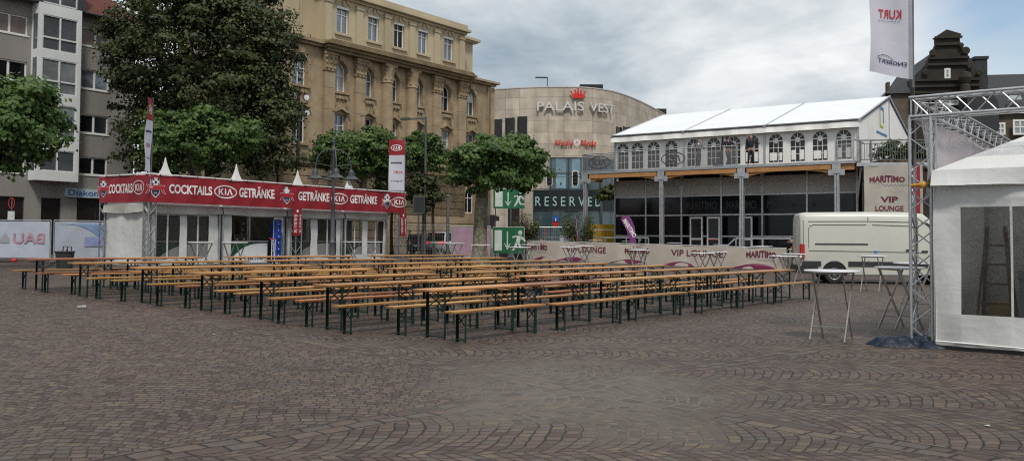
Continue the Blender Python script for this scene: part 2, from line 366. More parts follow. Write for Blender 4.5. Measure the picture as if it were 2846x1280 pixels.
mat('old_stone', (.036,.029,.022), .9, var=.4, scale=.8, dirt=.6, dcol=(.015,.013,.012), bump=.8, bscale=4); mat('old_stone_light', (.10,.078,.058), .9, var=.35, scale=.9, dirt=.5, dcol=(.05,.04,.03), bump=.6, bscale=3)
mat('bark', (.20,.185,.125), .9, var=.6, scale=7, dirt=.95, dcol=(.045,.042,.028), bump=1.0, bscale=8); mat('bark_dark', (.06,.048,.035), .95, var=.4, scale=6, bump=.8)
leafmat('leaf_plane', (.022,.058,.016), (.150,.235,.062), .32); leafmat('leaf_dark', (.012,.021,.007), (.092,.112,.034), .2, .5); leafmat('leaf_bamboo', (.05,.055,.02), (.16,.17,.06)); leafmat('leaf_hedge', (.012,.03,.01), (.06,.11,.03))
mat('skin', (.48,.27,.19), .55, var=.06); mat('hair_dark', (.03,.02,.014), .7, var=.3, scale=30); mat('hair_fair', (.20,.10,.06), .7, var=.3, scale=30)
mat('jacket_grey', (.14,.15,.16), .85, var=.2, scale=6); mat('trousers_dark', (.035,.036,.042), .85, var=.2, scale=6); mat('sweater', (.10,.05,.02), .85, var=.2); mat('navy', (.012,.014,.024), .8, var=.2); mat('shoe', (.03,.028,.027), .6); mat('shirt_white', (.7,.7,.7), .8)
mat('orange', (.50,.17,.02), .55, var=.2); mat('yellow', (.55,.33,.02), .55, var=.15); mat('strap_yellow', (.62,.32,.02), .6, var=.15); mat('tarp_blue', (.010,.018,.035), .45, var=.35, scale=6, bump=.9, bscale=9, spec=.3)
mat('sign_blue', (.015,.08,.35), .5); mat('sign_red', (.45,.02,.02), .5); mat('letter_metal', (.60,.60,.58), .5, .1, var=.1); mat('shop_letter', (.32,.48,.47), .5); mat('crown_red', (.62,.025,.02), .45, var=.1)
mat('granite', (.16,.165,.165), .85, var=.3, scale=30, bump=.3); mat('lit_red', (.5,.02,.02), .4, emit=((1,.06,.03), 4.0)); mat('lens_dark', (.02,.02,.02), .2); mat('lamp_glass', (.35,.27,.22), .2, spec=.6, alpha=.6); mat('floodlight_glass', (.75,.77,.8), .15, spec=.8)
mat('decking', (.12,.085,.055), .8, var=.3); mat('panel_white', (.52,.505,.47), .7, var=.08, scale=1.5, dirt=.3, dcol=(.3,.3,.28)); mat('screen_grey', (.16,.16,.17), .35, var=.15, scale=1, alpha=.50, spec=.5); mat('faint_print', (.075,.075,.08), .5); mat('paper', (.42,.42,.40), .8); mat('asphalt', (.055,.055,.057), .9, var=.2, scale=2)

mat('pane_curtain', (.20,.155,.14), .35, var=.4, scale=1.2, streak=True, spec=.6); mat('glass_pale', (.22,.24,.25), .15, var=.5, scale=.8, spec=.8); mat('shop_dark', (.016,.011,.01), .45, var=.5, scale=3); mat('sign_pale', (.42,.50,.55), .4, var=.05)
mat('pvc_arch', (.02,.02,.02), .2, var=.4, scale=1.2, spec=.5); mat('sign_navy', (.02,.035,.12), .5); mat('logo_lime', (.42,.52,.03), .6); mat('sign_blue_soft', (.06,.22,.48), .6); mat('screen_dark', (.02,.02,.022), .6); mat('faint_glass_print', (.020,.021,.024), .35); mat('glass_door', (.022,.022,.022), .12, var=.4, scale=.7, spec=.5)
mat('logo_faded', (.26,.31,.52), .7)
mat('print_pinkish', (.46,.36,.42), .7)
mat('flag_purple', (.19,.03,.17), .6, var=.15, bump=.3, bscale=3)
mat('pvc_clear', (.035,.035,.033), .10, var=.5, scale=2, spec=.5, alpha=.50, bump=.25, bscale=3); mat('teal', (.02,.16,.13), .5); mat('carton', (.42,.33,.10), .8, var=.3, scale=5)
mat('cup_clear', (.4,.42,.42), .15, spec=.6, alpha=.5)
# shopping centre: pale stone slabs (u = metres along the wall, v = height) and bluish shop glass
def slabmat():
    m, n, b = nt('stone_slab'); N = n.nodes; L = n.links
    uv = N.new('ShaderNodeUVMap'); br = N.new('ShaderNodeTexBrick'); L.new(uv.outputs[0], br.inputs['Vector'])
    br.offset = 0; br.inputs['Scale'].default_value = 1; br.inputs['Brick Width'].default_value = 1.85; br.inputs['Row Height'].default_value = 1.45; br.inputs['Mortar Size'].default_value = .022
    br.inputs['Color1'].default_value = (.40,.345,.275,1); br.inputs['Color2'].default_value = (.54,.475,.385,1); br.inputs['Mortar'].default_value = (.20,.165,.13,1); br.inputs['Bias'].default_value = -.1
    nz = N.new('ShaderNodeTexNoise'); nz.inputs['Scale'].default_value = .8; nz.inputs['Detail'].default_value = 8; L.new(uv.outputs[0], nz.inputs['Vector'])
    mp = N.new('ShaderNodeMapping'); mp.inputs['Scale'].default_value = (1.2, .08, 1); n2 = N.new('ShaderNodeTexNoise'); n2.inputs['Scale'].default_value = 1; n2.inputs['Detail'].default_value = 5; L.new(uv.outputs[0], mp.inputs[0]); L.new(mp.outputs[0], n2.inputs['Vector'])
    ad = N.new('ShaderNodeMath'); L.new(nz.outputs[0], ad.inputs[0]); L.new(n2.outputs[0], ad.inputs[1])
    mr = N.new('ShaderNodeMapRange'); mr.inputs[1].default_value = .7; mr.inputs[2].default_value = 1.3; mr.inputs[3].default_value = .74; mr.inputs[4].default_value = 1.2; L.new(ad.outputs[0], mr.inputs[0])
    hs = N.new('ShaderNodeHueSaturation'); L.new(br.outputs[0], hs.inputs['Color']); L.new(mr.outputs[0], hs.inputs['Value']); L.new(hs.outputs[0], b.inputs['Base Color']); b.inputs['Roughness'].default_value = .8
slabmat()
mat('shop_glass', (.045,.085,.095), .08, var=.5, scale=.25, spec=.8); mat('shop_glass_pale', (.16,.27,.33), .1, var=.5, scale=.3, spec=.9); mat('shop_band', (.010,.018,.020), .35, var=.2); mat('facade_slot', (.02,.02,.02), .3, var=.2)

# ------------------------------------------------------------------ paving: setts laid in segment arches, with straight runs between the fields
def paving():
    m, n, b = nt('sett_paving'); N = n.nodes; L = n.links
    def val(x):
        return x
    def M(op, a, b_=None, c=None, clamp=False):
        k = N.new('ShaderNodeMath'); k.operation = op; k.use_clamp = clamp
        for i, x in enumerate((a, b_, c)):
            if x is None: continue
            if isinstance(x, (int, float)): k.inputs[i].default_value = x
            else: L.new(x, k.inputs[i])
        return k.outputs[0]
    def mix(f, a, b_): return M('ADD', M('MULTIPLY', a, M('SUBTRACT', 1, f)), M('MULTIPLY', b_, f))
    def step(x, lo, hi):
        k = N.new('ShaderNodeMapRange'); k.inputs[1].default_value = lo; k.inputs[2].default_value = hi; L.new(x, k.inputs[0]); return k.outputs[0]
    ge = N.new('ShaderNodeNewGeometry'); sp = N.new('ShaderNodeSeparateXYZ')
    wn = N.new('ShaderNodeTexNoise'); wn.inputs['Scale'].default_value = .55; wn.inputs['Detail'].default_value = 2; L.new(ge.outputs['Position'], wn.inputs['Vector'])
    wn2 = N.new('ShaderNodeTexNoise'); wn2.inputs['Scale'].default_value = 5; wn2.inputs['Detail'].default_value = 1; L.new(ge.outputs['Position'], wn2.inputs['Vector'])
    def warp(node, amt):
        s = N.new('ShaderNodeVectorMath'); s.operation = 'SUBTRACT'; s.inputs[1].default_value = (.5,.5,.5); L.new(node.outputs['Color'], s.inputs[0])
        k = N.new('ShaderNodeVectorMath'); k.operation = 'SCALE'; k.inputs['Scale'].default_value = amt; L.new(s.outputs[0], k.inputs[0]); return k.outputs[0]
    a1 = N.new('ShaderNodeVectorMath'); L.new(ge.outputs['Position'], a1.inputs[0]); L.new(warp(wn, .42), a1.inputs[1])
    a2 = N.new('ShaderNodeVectorMath'); L.new(a1.outputs[0], a2.inputs[0]); L.new(warp(wn2, .05), a2.inputs[1]); L.new(a2.outputs[0], sp.inputs[0])
    x, y = sp.outputs[0], sp.outputs[1]
    # the two straight runs cross at (.66, 9.2)
    x0, y0 = M('SUBTRACT', x, .66), M('SUBTRACT', y, 9.2)
    def rot(ang, px, py):
        c, s = math.cos(ang), math.sin(ang)
        return M('ADD', M('MULTIPLY', px, c), M('MULTIPLY', py, s)), M('SUBTRACT', M('MULTIPLY', py, c), M('MULTIPLY', px, s))
    ua, va = rot(R(42.5), x0, y0)     # along / across run A
    ub, vb = rot(R(-46), x0, y0)      # along / across run B
    # field orientation: the field beyond A and before B (picture left) is turned by 90 degrees
    left = M('MULTIPLY', M('GREATER_THAN', va, 0), M('LESS_THAN', vb, 0))
    s1, t1 = rot(R(4), x, y); s2, t2 = rot(R(98), x, y)
    s, t = mix(left, s1, s2), mix(left, t1, t2)
    Wd = 1.6; Rr = 1.2; h = .116
    ts = M('DIVIDE', t, Wd); strip = M('FLOOR', ts); tl = M('MULTIPLY', M('SUBTRACT', M('SUBTRACT', ts, strip), .5), Wd)
    arc = M('SQRT', M('SUBTRACT', Rr*Rr, M('MULTIPLY', tl, tl)))
    r_f = M('DIVIDE', M('SUBTRACT', s, arc), h); q_f = M('DIVIDE', M('MULTIPLY', M('ARCSINE', M('DIVIDE', tl, Rr)), Rr), .122)
    # straight runs
    ra = M('LESS_THAN', M('ABSOLUTE', va), .21); rb = M('LESS_THAN', M('ABSOLUTE', vb), .21)
    r = mix(ra, mix(rb, r_f, M('DIVIDE', vb, .17)), M('DIVIDE', va, .17)); q = mix(ra, mix(rb, q_f, M('DIVIDE', ub, .27)), M('DIVIDE', ua, .27))
    r = M('ADD', r, 400); k = M('FLOOR', r); fr = M('SUBTRACT', r, k)
    w1 = N.new('ShaderNodeTexWhiteNoise'); w1.noise_dimensions = '2D'; cb = N.new('ShaderNodeCombineXYZ'); L.new(k, cb.inputs[0]); L.new(strip, cb.inputs[1]); L.new(cb.outputs[0], w1.inputs['Vector'])
    q = M('ADD', M('ADD', q, M('MULTIPLY', w1.outputs[0], 1.0)), 400); j = M('FLOOR', q); fq = M('SUBTRACT', q, j)
    w2 = N.new('ShaderNodeTexWhiteNoise'); w2.noise_dimensions = '3D'; cb2 = N.new('ShaderNodeCombineXYZ'); L.new(k, cb2.inputs[0]); L.new(j, cb2.inputs[1]); L.new(M('ADD', strip, M('MULTIPLY', ra, 31)), cb2.inputs[2]); L.new(cb2.outputs[0], w2.inputs['Vector'])
    er = M('MINIMUM', fr, M('SUBTRACT', 1, fr)); eq = M('MINIMUM', fq, M('SUBTRACT', 1, fq))
    wj = M('ADD', .85, M('MULTIPLY', w1.outputs[0], .55))
    er = M('DIVIDE', er, wj)
    ed = M('MINIMUM', er, M('MULTIPLY', eq, 1.25))
    joint = step(M('ADD', ed, M('MULTIPLY', M('SUBTRACT', wn2.outputs[0], .5), .07)), .025, .095)      # 0 in the joint, 1 on the stone
    # stone colours: porphyry, grey-mauve to brown, a few ochre
    cr = N.new('ShaderNodeValToRGB'); e = cr.color_ramp.elements
    e[0].position = 0; e[0].color = (.058,.040,.034,1); e[1].position = 1; e[1].color = (.155,.120,.083,1)
    for p, c in ((.25,(.094,.067,.056,1)), (.55,(.122,.089,.074,1)), (.72,(.098,.082,.072,1)), (.93,(.138,.105,.082,1))):
        z = e.new(p); z.color = c
    L.new(w2.outputs[0], cr.inputs[0])
    big = N.new('ShaderNodeTexNoise'); big.inputs['Scale'].default_value = .22; big.inputs['Detail'].default_value = 6; big.inputs['Roughness'].default_value = .6; L.new(ge.outputs['Position'], big.inputs['Vector'])
    fine = N.new('ShaderNodeTexNoise'); fine.inputs['Scale'].default_value = 22; fine.inputs['Detail'].default_value = 6; L.new(ge.outputs['Position'], fine.inputs['Vector'])
    hs = N.new('ShaderNodeHueSaturation'); L.new(cr.outputs[0], hs.inputs['Color'])
    grit = N.new('ShaderNodeTexNoise'); grit.inputs['Scale'].default_value = 75; grit.inputs['Detail'].default_value = 3; L.new(ge.outputs['Position'], grit.inputs['Vector'])
    v = M('MULTIPLY', M('MULTIPLY', M('ADD', .44, M('MULTIPLY', big.outputs[0], .90)), M('ADD', .55, M('MULTIPLY', fine.outputs[0], .86))), M('ADD', .65, M('MULTIPLY', grit.outputs[0], .7)))
    L.new(v, hs.inputs['Value']); hs.inputs['Saturation'].default_value = 1.18
    # greenish grey patch with sanded joints round the crossing of the runs
    dx, dy = M('SUBTRACT', x, .75), M('SUBTRACT', y, 9.0)
    dist = M('SQRT', M('ADD', M('MULTIPLY', dx, dx), M('MULTIPLY', M('MULTIPLY', dy, dy), .55)))
    edge = N.new('ShaderNodeTexNoise'); edge.inputs['Scale'].default_value = 1.1; edge.inputs['Detail'].default_value = 5; L.new(ge.outputs['Position'], edge.inputs['Vector'])
    patch = M('SUBTRACT', 1, step(M('ADD', M('ADD', dist, M('MULTIPLY', M('SUBTRACT', edge.outputs[0], .5), 2.4)), M('MULTIPLY', M('SUBTRACT', w2.outputs[0], .5), .7)), 1.0, 1.75))
    px = N.new('ShaderNodeMix'); px.data_type = 'RGBA'; L.new(M('MULTIPLY', patch, .24), px.inputs[0]); L.new(hs.outputs[0], px.inputs[6]); px.inputs[7].default_value = (.120,.112,.088,1)
    jc = N.new('ShaderNodeMix'); jc.data_type = 'RGBA'; L.new(M('MULTIPLY', patch, .75), jc.inputs[0]); jc.inputs[6].default_value = (.008,.007,.0065,1); jc.inputs[7].default_value = (.165,.162,.132,1)
    fin = N.new('ShaderNodeMix'); fin.data_type = 'RGBA'; L.new(joint, fin.inputs[0]); L.new(jc.outputs[2], fin.inputs[6]); L.new(px.outputs[2], fin.inputs[7])
    L.new(fin.outputs[2], b.inputs['Base Color'])
    b.inputs['Specular IOR Level'].default_value = .35
    L.new(M('ADD', .5, M('MULTIPLY', fine.outputs[0], .25)), b.inputs['Roughness'])
    dome = M('MULTIPLY', step(ed, 0, .3), 1.0)
    hgt = M('ADD', M('ADD', dome, M('MULTIPLY', fine.outputs[0], .25)), M('MULTIPLY', w2.outputs[0], .35))
    bp = N.new('ShaderNodeBump'); bp.inputs['Strength'].default_value = .75; bp.inputs['Distance'].default_value = .014; L.new(hgt, bp.inputs['Height']); L.new(bp.outputs[0], b.inputs['Normal'])
paving()

# ------------------------------------------------------------------ the ground, one sheet to the horizon
def ground():
    xs = [-900,-400,-200,-120,-80,-60] + [i for i in range(-50, 41)] + [60,90,150,300,900]
    ys = [-200,-60,-20] + [i for i in range(-6, 81)] + [100,130,180,260,400,700,1400]
    vs = [(x, y, g(x, y)) for y in ys for x in xs]; nx = len(xs)
    m = MB().add(vs, [(j*nx+i, j*nx+i+1, (j+1)*nx+i+1, (j+1)*nx+i) for j in range(len(ys)-1) for i in range(nx-1)])
    m.build('ground', 'sett_paving', smooth='all', kind='structure')
ground()
# street along the old building fronts
def road():
    d = Vector((.602,.798,0)); n = Vector((.798,-.602,0)); P = Vector((-15.16,57.2,0)) + n*7.5
    vs = []
    for i in range(13):
        for k in (0, 7):
            q = P + d*(-12 + i*9) + n*k; vs.append((q.x, q.y, g(q.x, q.y)+.012))
    MB().add(vs, [(2*i, 2*i+1, 2*i+3, 2*i+2) for i in range(12)]).build('road', 'asphalt', kind='structure')
road()

# ------------------------------------------------------------------ sky, sun, camera
def world():
    w = bpy.data.worlds.new("World"); sc.world = w; w.use_nodes = True; n = w.node_tree; N = n.nodes; L = n.links
    for k in list(N): N.remove(k)
    out = N.new('ShaderNodeOutputWorld'); sky = N.new('ShaderNodeTexSky'); sky.sky_type = 'NISHITA'; sky.sun_disc = False
    sky.sun_elevation = R(54); sky.sun_rotation = R(172); sky.air_density = 1.2
    bg = N.new('ShaderNodeBackground'); bg.inputs[1].default_value = .13; L.new(sky.outputs[0], bg.inputs[0])
    tc = N.new('ShaderNodeTexCoord'); sp = N.new('ShaderNodeSeparateXYZ'); L.new(tc.outputs['Generated'], sp.inputs[0])
    def M(op, a, b_=None, clamp=False):
        k = N.new('ShaderNodeMath'); k.operation = op; k.use_clamp = clamp
        for i, x in enumerate((a, b_)):
            if x is None: continue
            if isinstance(x, (int, float)): k.inputs[i].default_value = x
            else: L.new(x, k.inputs[i])
        return k.outputs[0]
    zz = M('ADD', M('MAXIMUM', sp.outputs[2], 0.0), .13)
    cb = N.new('ShaderNodeCombineXYZ'); L.new(M('DIVIDE', sp.outputs[0], zz), cb.inputs[0]); L.new(M('DIVIDE', sp.outputs[1], zz), cb.inputs[1])
    def noise(sx, sy, det, rough, dist, off):
        mp = N.new('ShaderNodeMapping'); mp.inputs['Scale'].default_value = (sx, sy, 1); mp.inputs['Location'].default_value = off; L.new(cb.outputs[0], mp.inputs[0])
        k = N.new('ShaderNodeTexNoise'); k.inputs['Scale'].default_value = 1; k.inputs['Detail'].default_value = det; k.inputs['Roughness'].default_value = rough; k.inputs['Distortion'].default_value = dist
        L.new(mp.outputs[0], k.inputs['Vector']); return k.outputs[0]
    n1 = noise(.62, .42, 9, .55, .35, (2.3, 1.2, 0)); n2 = noise(1.7, 1.3, 8, .6, .5, (5.2, .7, 0))
    c = M('ADD', M('MULTIPLY', n1, .68), M('MULTIPLY', n2, .32))
    cr = N.new('ShaderNodeValToRGB'); e = cr.color_ramp.elements
    e[0].position = .37; e[0].color = (.30,.385,.465,1); e[1].position = .60; e[1].color = (.93,.945,.96,1)
    for p, col in ((.44,(.45,.525,.59,1)), (.515,(.67,.72,.755,1))): z = e.new(p); z.color = col
    L.new(c, cr.inputs[0])
    b2 = N.new('ShaderNodeBackground'); zn = N.new('ShaderNodeMapRange'); zn.inputs[1].default_value = .3; zn.inputs[2].default_value = 1; zn.inputs[3].default_value = 1.0; zn.inputs[4].default_value = 1.1; L.new(sp.outputs[2], zn.inputs[0]); L.new(zn.outputs[0], b2.inputs[1]); L.new(cr.outputs[0], b2.inputs[0])
    # clear window of blue, up and to the side of the flag
    dt = N.new('ShaderNodeVectorMath'); dt.operation = 'DOT_PRODUCT'; L.new(tc.outputs['Generated'], dt.inputs[0])
    hole = Vector((.60, 1, .30)).normalized(); dt.inputs[1].default_value = hole
    hm = N.new('ShaderNodeMapRange'); hm.inputs[1].default_value = .9925; hm.inputs[2].default_value = .9992; hm.inputs[3].default_value = 0; hm.inputs[4].default_value = .95
    L.new(M('ADD', dt.outputs['Value'], M('MULTIPLY', M('SUBTRACT', n2, .5), .014)), hm.inputs[0])
    ms = N.new('ShaderNodeMixShader'); L.new(hm.outputs[0], ms.inputs[0]); L.new(b2.outputs[0], ms.inputs[1]); L.new(bg.outputs[0], ms.inputs[2])
    # part of the sky light always comes through
    L.new(ms.outputs[0], out.inputs[0])
world()
su = bpy.data.lights.new('sun', 'SUN'); su.energy = 2.5; su.angle = R(10); su.color = (1,.95,.88)
so = bpy.data.objects.new('sun', su); COL.objects.link(so)
el, az = R(54), R(172)      # azimuth clockwise from +y: over the camera's shoulder, from the side of the tent
so.rotation_euler = Vector((-math.sin(az)*math.cos(el), -math.cos(az)*math.cos(el), -math.sin(el))).to_track_quat('-Z', 'Y').to_euler()
cam = bpy.data.cameras.new('camera'); co = bpy.data.objects.new('camera', cam); COL.objects.link(co); sc.camera = co
cam.sensor_width = 36; cam.lens = 36*F/2846; cam.clip_end = 3000; cam.clip_start = .1
cam.shift_y = -(640 - CPY)/2846; cam.shift_x = 0
co.matrix_world = Matrix.Translation((0,0,CAMH)) @ Matrix.Rotation(math.pi/2 + PITCH, 4, 'X') @ Matrix.Rotation(ROLL, 4, 'Z')
sc.view_settings.view_transform = 'Standard'; sc.view_settings.look = 'None'; sc.view_settings.exposure = 0
sc.render.engine = 'CYCLES'; sc.cycles.use_denoising = False; sc.cycles.use_adaptive_sampling = False; sc.cycles.denoiser = 'OPENIMAGEDENOISE'; sc.cycles.denoising_input_passes = 'RGB_ALBEDO_NORMAL'; sc.cycles.denoising_prefilter = 'ACCURATE'; sc.cycles.filter_width = 1.15; sc.cycles.max_bounces = 5; sc.cycles.diffuse_bounces = 3; sc.cycles.caustics_reflective = False; sc.cycles.caustics_refractive = False; sc.cycles.transparent_max_bounces = 12; sc.render.film_transparent = False
sc.cycles.sample_clamp_indirect = 4
# ================================================================== beer tables and benches
D49 = R(49.06); DV = Vector((math.cos(D49), math.sin(D49), 0)); NV = Vector((DV.y, -DV.x, 0))
def rounded(x0, x1, y0, y1, c):
    return [(x0+c,y0),(x1-c,y0),(x1-c*.3,y0+c*.3),(x1,y0+c),(x1,y1-c),(x1-c*.3,y1-c*.3),(x1-c,y1),(x0+c,y1),(x0+c*.3,y1-c*.3),(x0,y1-c),(x0,y0+c),(x0+c*.3,y0+c*.3)]
def furniture(name, label, cat, L, w, h, th, inset, lw, wood, top):
    t = thing(name, label, cat)
    m = MB(); m.slab(rounded(0, L, -w/2, w/2, .045 if w > .4 else .03), h-th, h)
    for x in (inset+.035, L-inset-.035): m.box(x-.10, x+.10, -w/2+.02, w/2-.02, h-th-.022, h-th)
    if w > .4:
        m.box(L/2-.04, L/2+.04, -w/2+.02, w/2-.02, h-th-.018, h-th)
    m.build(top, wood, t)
    yl = w/2-.045 if w > .4 else w/2-.03
    zt = h-th-.022
    for x, sx in ((inset, 1), (L-inset, -1)):
        for s in (-1, 1):
            l = MB(); l.box(x-.019, x+.019, s*yl-.004*s, s*yl, 0, zt) if s > 0 else l.box(x-.019, x+.019, s*yl, s*yl+.004, 0, zt)
            xx = x + .019*sx
            l.box(min(xx, xx-.004*sx), max(xx, xx-.004*sx), min(s*(yl-.004), s*(yl-.036)), max(s*(yl-.004), s*(yl-.036)), 0, zt)
            l.build('leg', 'steel_green', t)
        c = MB(); c.box(x-.012, x+.012, -yl+.005, yl-.005, .022, .042); c.build('crossbar', 'steel_green', t)
        b = MB(); z0 = h*.62 if w > .4 else h*.52
        b.bar((x-.006, -yl+.01, z0), (x-.006, yl-.01, zt-.01), .016, .012); b.bar((x+.008, yl-.01, z0), (x+.008, -yl+.01, zt-.01), .016, .012)
        b.build('brace', 'steel_green', t)
        if w > .4:
            s_ = MB(); zs = h*.60
            s_.box(x+.014*sx-.006, x+.014*sx+.006, -yl+.036, yl-.036, zs-.008, zs+.008)
            for s in (-1, 1): s_.bar((x+.014*sx, s*.06, zs), (x+.42*sx, s*.06, zt+.004), .018, .008)
            s_.build('folding_stay', 'steel_green', t)
    return t
ROWS = [[(.03,4.33),(4.98,8.87),(9.36,13.21)], [(-.15,4.18),(5.05,9.17),(10.05,14.01)], [(-.04,4.56),(5.66,9.58),(10.26,13.9)], [(.13,4.63),(5.47,9.5),(10.21,13.91)],
        [(.2,4.46),(5.39,9.28),(10.28,14.01)], [(-.08,4.34),(5.23,9.23),(10.28,14.19)], [(-.09,4.34),(5.34,9.54),(10.7,14.61)]]
ORD = ['first','second','third','fourth','fifth','sixth','seventh']
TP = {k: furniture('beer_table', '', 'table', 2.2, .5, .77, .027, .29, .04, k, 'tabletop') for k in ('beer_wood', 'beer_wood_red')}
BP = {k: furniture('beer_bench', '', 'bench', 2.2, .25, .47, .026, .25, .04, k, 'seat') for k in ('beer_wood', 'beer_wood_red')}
used = set()
def put(protos, wood, p, rz, label, group):
    up = tilt(p.x, p.y)
    if (id(protos), wood) not in used:
        used.add((id(protos), wood)); o = protos[wood]; o.location = p; o['label'] = label; o['group'] = group
        o.rotation_euler = (Vector((0,0,1)).rotation_difference(up).to_matrix() @ Matrix.Rotation(rz, 3, 'Z')).to_euler(); return o
    return dup(protos[wood], p, label, rz, group, up)
def field():
    rnd = random.Random(11)
    for r in range(7):
        P = Vector((-1.3491-1.6903*r, 13.4175+1.2164*r, 0)); row = ORD[6-r]
        for bk, (s0, s1) in enumerate(ROWS[r]):
            mid = (s0+s1)/2
            for t in range(2):
                n = ORD[bk*2+t]; s = mid - 2.21 + t*2.22 + rnd.uniform(-.03,.03)
                a = D49 + rnd.uniform(-.012, .012); red = (r == 6 and bk == 0 and t == 0) or (r, bk, t) in ((0,0,1),)
                q = P + DV*s; q.z = g(q.x, q.y)
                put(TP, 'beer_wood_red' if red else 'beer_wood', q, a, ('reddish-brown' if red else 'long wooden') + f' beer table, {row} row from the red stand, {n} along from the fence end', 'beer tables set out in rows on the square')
                for side in (-1, 1):
                    o = side*(.62 + rnd.uniform(-.02, .09)); q = P + DV*(s + rnd.uniform(-.16, .14) - .02) + NV*o; q.z = g(q.x, q.y)
                    red2 = rnd.random() < .12 + .25*(r == 6 and bk == 0)
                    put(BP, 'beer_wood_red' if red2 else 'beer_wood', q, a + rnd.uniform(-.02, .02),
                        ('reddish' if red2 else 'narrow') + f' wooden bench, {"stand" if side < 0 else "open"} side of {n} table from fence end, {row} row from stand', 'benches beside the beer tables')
field()

# ================================================================== high bistro tables
def bistro(rtop=.425):
    t = thing('high_table', '', 'table'); h = 1.1
    m = MB(); m.lathe([(rtop-.012,h-.028),(rtop,h-.022),(rtop,h-.006),(rtop-.01,h)], n=28)
    m.build('tabletop', 'table_top', t, smooth=True)
    for s in (-1, 1):
        for e in (-1, 1):
            y = e*(.265 if s > 0 else .23); l = MB(); l.bar((-s*.24, y, h-.03), (s*.27, y, .0), .034, .022, up=(0,1,0)); l.build('leg', 'tube_metal', t)
        y = .265 if s > 0 else .23
        c = MB(); z = .22; x = -s*.24 + s*.51*(1-z/(h-.03)); c.bar((x, -y+.01, z), (x, y-.01, z), .03, .022); c.build('crossbar', 'tube_metal', t); c = MB(); c.bar((-s*.24, -y, h-.045), (-s*.24, y, h-.045), .03, .022); c.build('top_rail', 'tube_metal', t)
    return t
HT = bistro()
hts = [  # px of the top's centre, depth, turn, label
 (2312, 13.75, -119, 'large white high table standing alone on the cobbles before the white van'),
 (2500, 15.6, 12, 'white high table standing just behind the metal truss tower'),
 (2423, 26.6, -128, 'white high table carrying a plastic water bottle'),
 (2541, 18.6, 10, 'white high table half hidden behind another one at the truss tower'),
 (2176, 25.6, -40, 'white high table by the rear of the van, taller in view of its pair'),
 (2204, 29.6, 30, 'white high table behind another one beside the van tail light'),
 (1952, 30.0, -35, 'white high table before the last VIP LOUNGE words, lower of its pair'),
 (1994, 33.0, 20, 'white high table before the last VIP LOUNGE words, higher of its pair'),
 (1769, 36.2, -60, 'white high table in front of the middle banner wordmark, farther of its pair'),
 (1776, 33.6, -75, 'white high table in front of the middle banner wordmark, closer of its pair'),
 (1585, 35.0, -20, 'white high table before the letters VIP of the first banner words'),
 (1624, 38.0, -30, 'white high table before the letters LO of the first banner words'),
 (1445, 32.6, -40, 'white high table in front of the green exit banner, lower of its pair'),
 (1475, 37.6, 15, 'white high table between the green exit banner and the lounge banner'),
 (1334, 34.5, -10, 'white high table in front of the thick plane tree trunk'),
 (1263, 36.0, 40, 'white high table in front of the pink fence banner'),
 (1222, 37.5, 20, 'white high table in front of the silver car'),
 (981, 36.0, 25, 'white high table by the red stand, beside the lamp post side of a pair'),
 (1036, 37.0, 10, 'white high table by the red stand, at the car end of a pair'),
 (653, 29.0, 65, 'white high table before the open bar counter of the stand'),
 (560, 28.2, 55, 'white high table before the closed tent window of the cocktail stand'),
]
for i, (px, Y, a, lb) in enumerate(hts):
    p = gx(px, Y)
    if i == 0: HT.location = p; HT.rotation_euler = (0,0,R(a-8)); HT['label'] = lb; HT['group'] = 'white high tables'
    else: dup(HT, p, lb, R(a), 'white high tables')
HTP = [gx(px, Y) for px, Y, a, lb in hts]
def bottle_on_table():
    p = HTP[2] + Vector((.1,-.05,1.1)); t = thing('water_bottle', 'clear plastic water bottle standing on a white high table', 'bottle', p)
    MB().lathe([(.034,0),(.04,.01),(.04,.19),(.036,.21),(.016,.275),(.016,.29)], n=14).build('body', 'bottle_clear', t, smooth=True)
    MB().lathe([(.0412,.06),(.0412,.15)], n=14).build('label_band', 'label_blue', t, smooth=True); MB().lathe([(.018,.29),(.018,.315)], n=10).build('cap', 'print_white', t)
bottle_on_table()

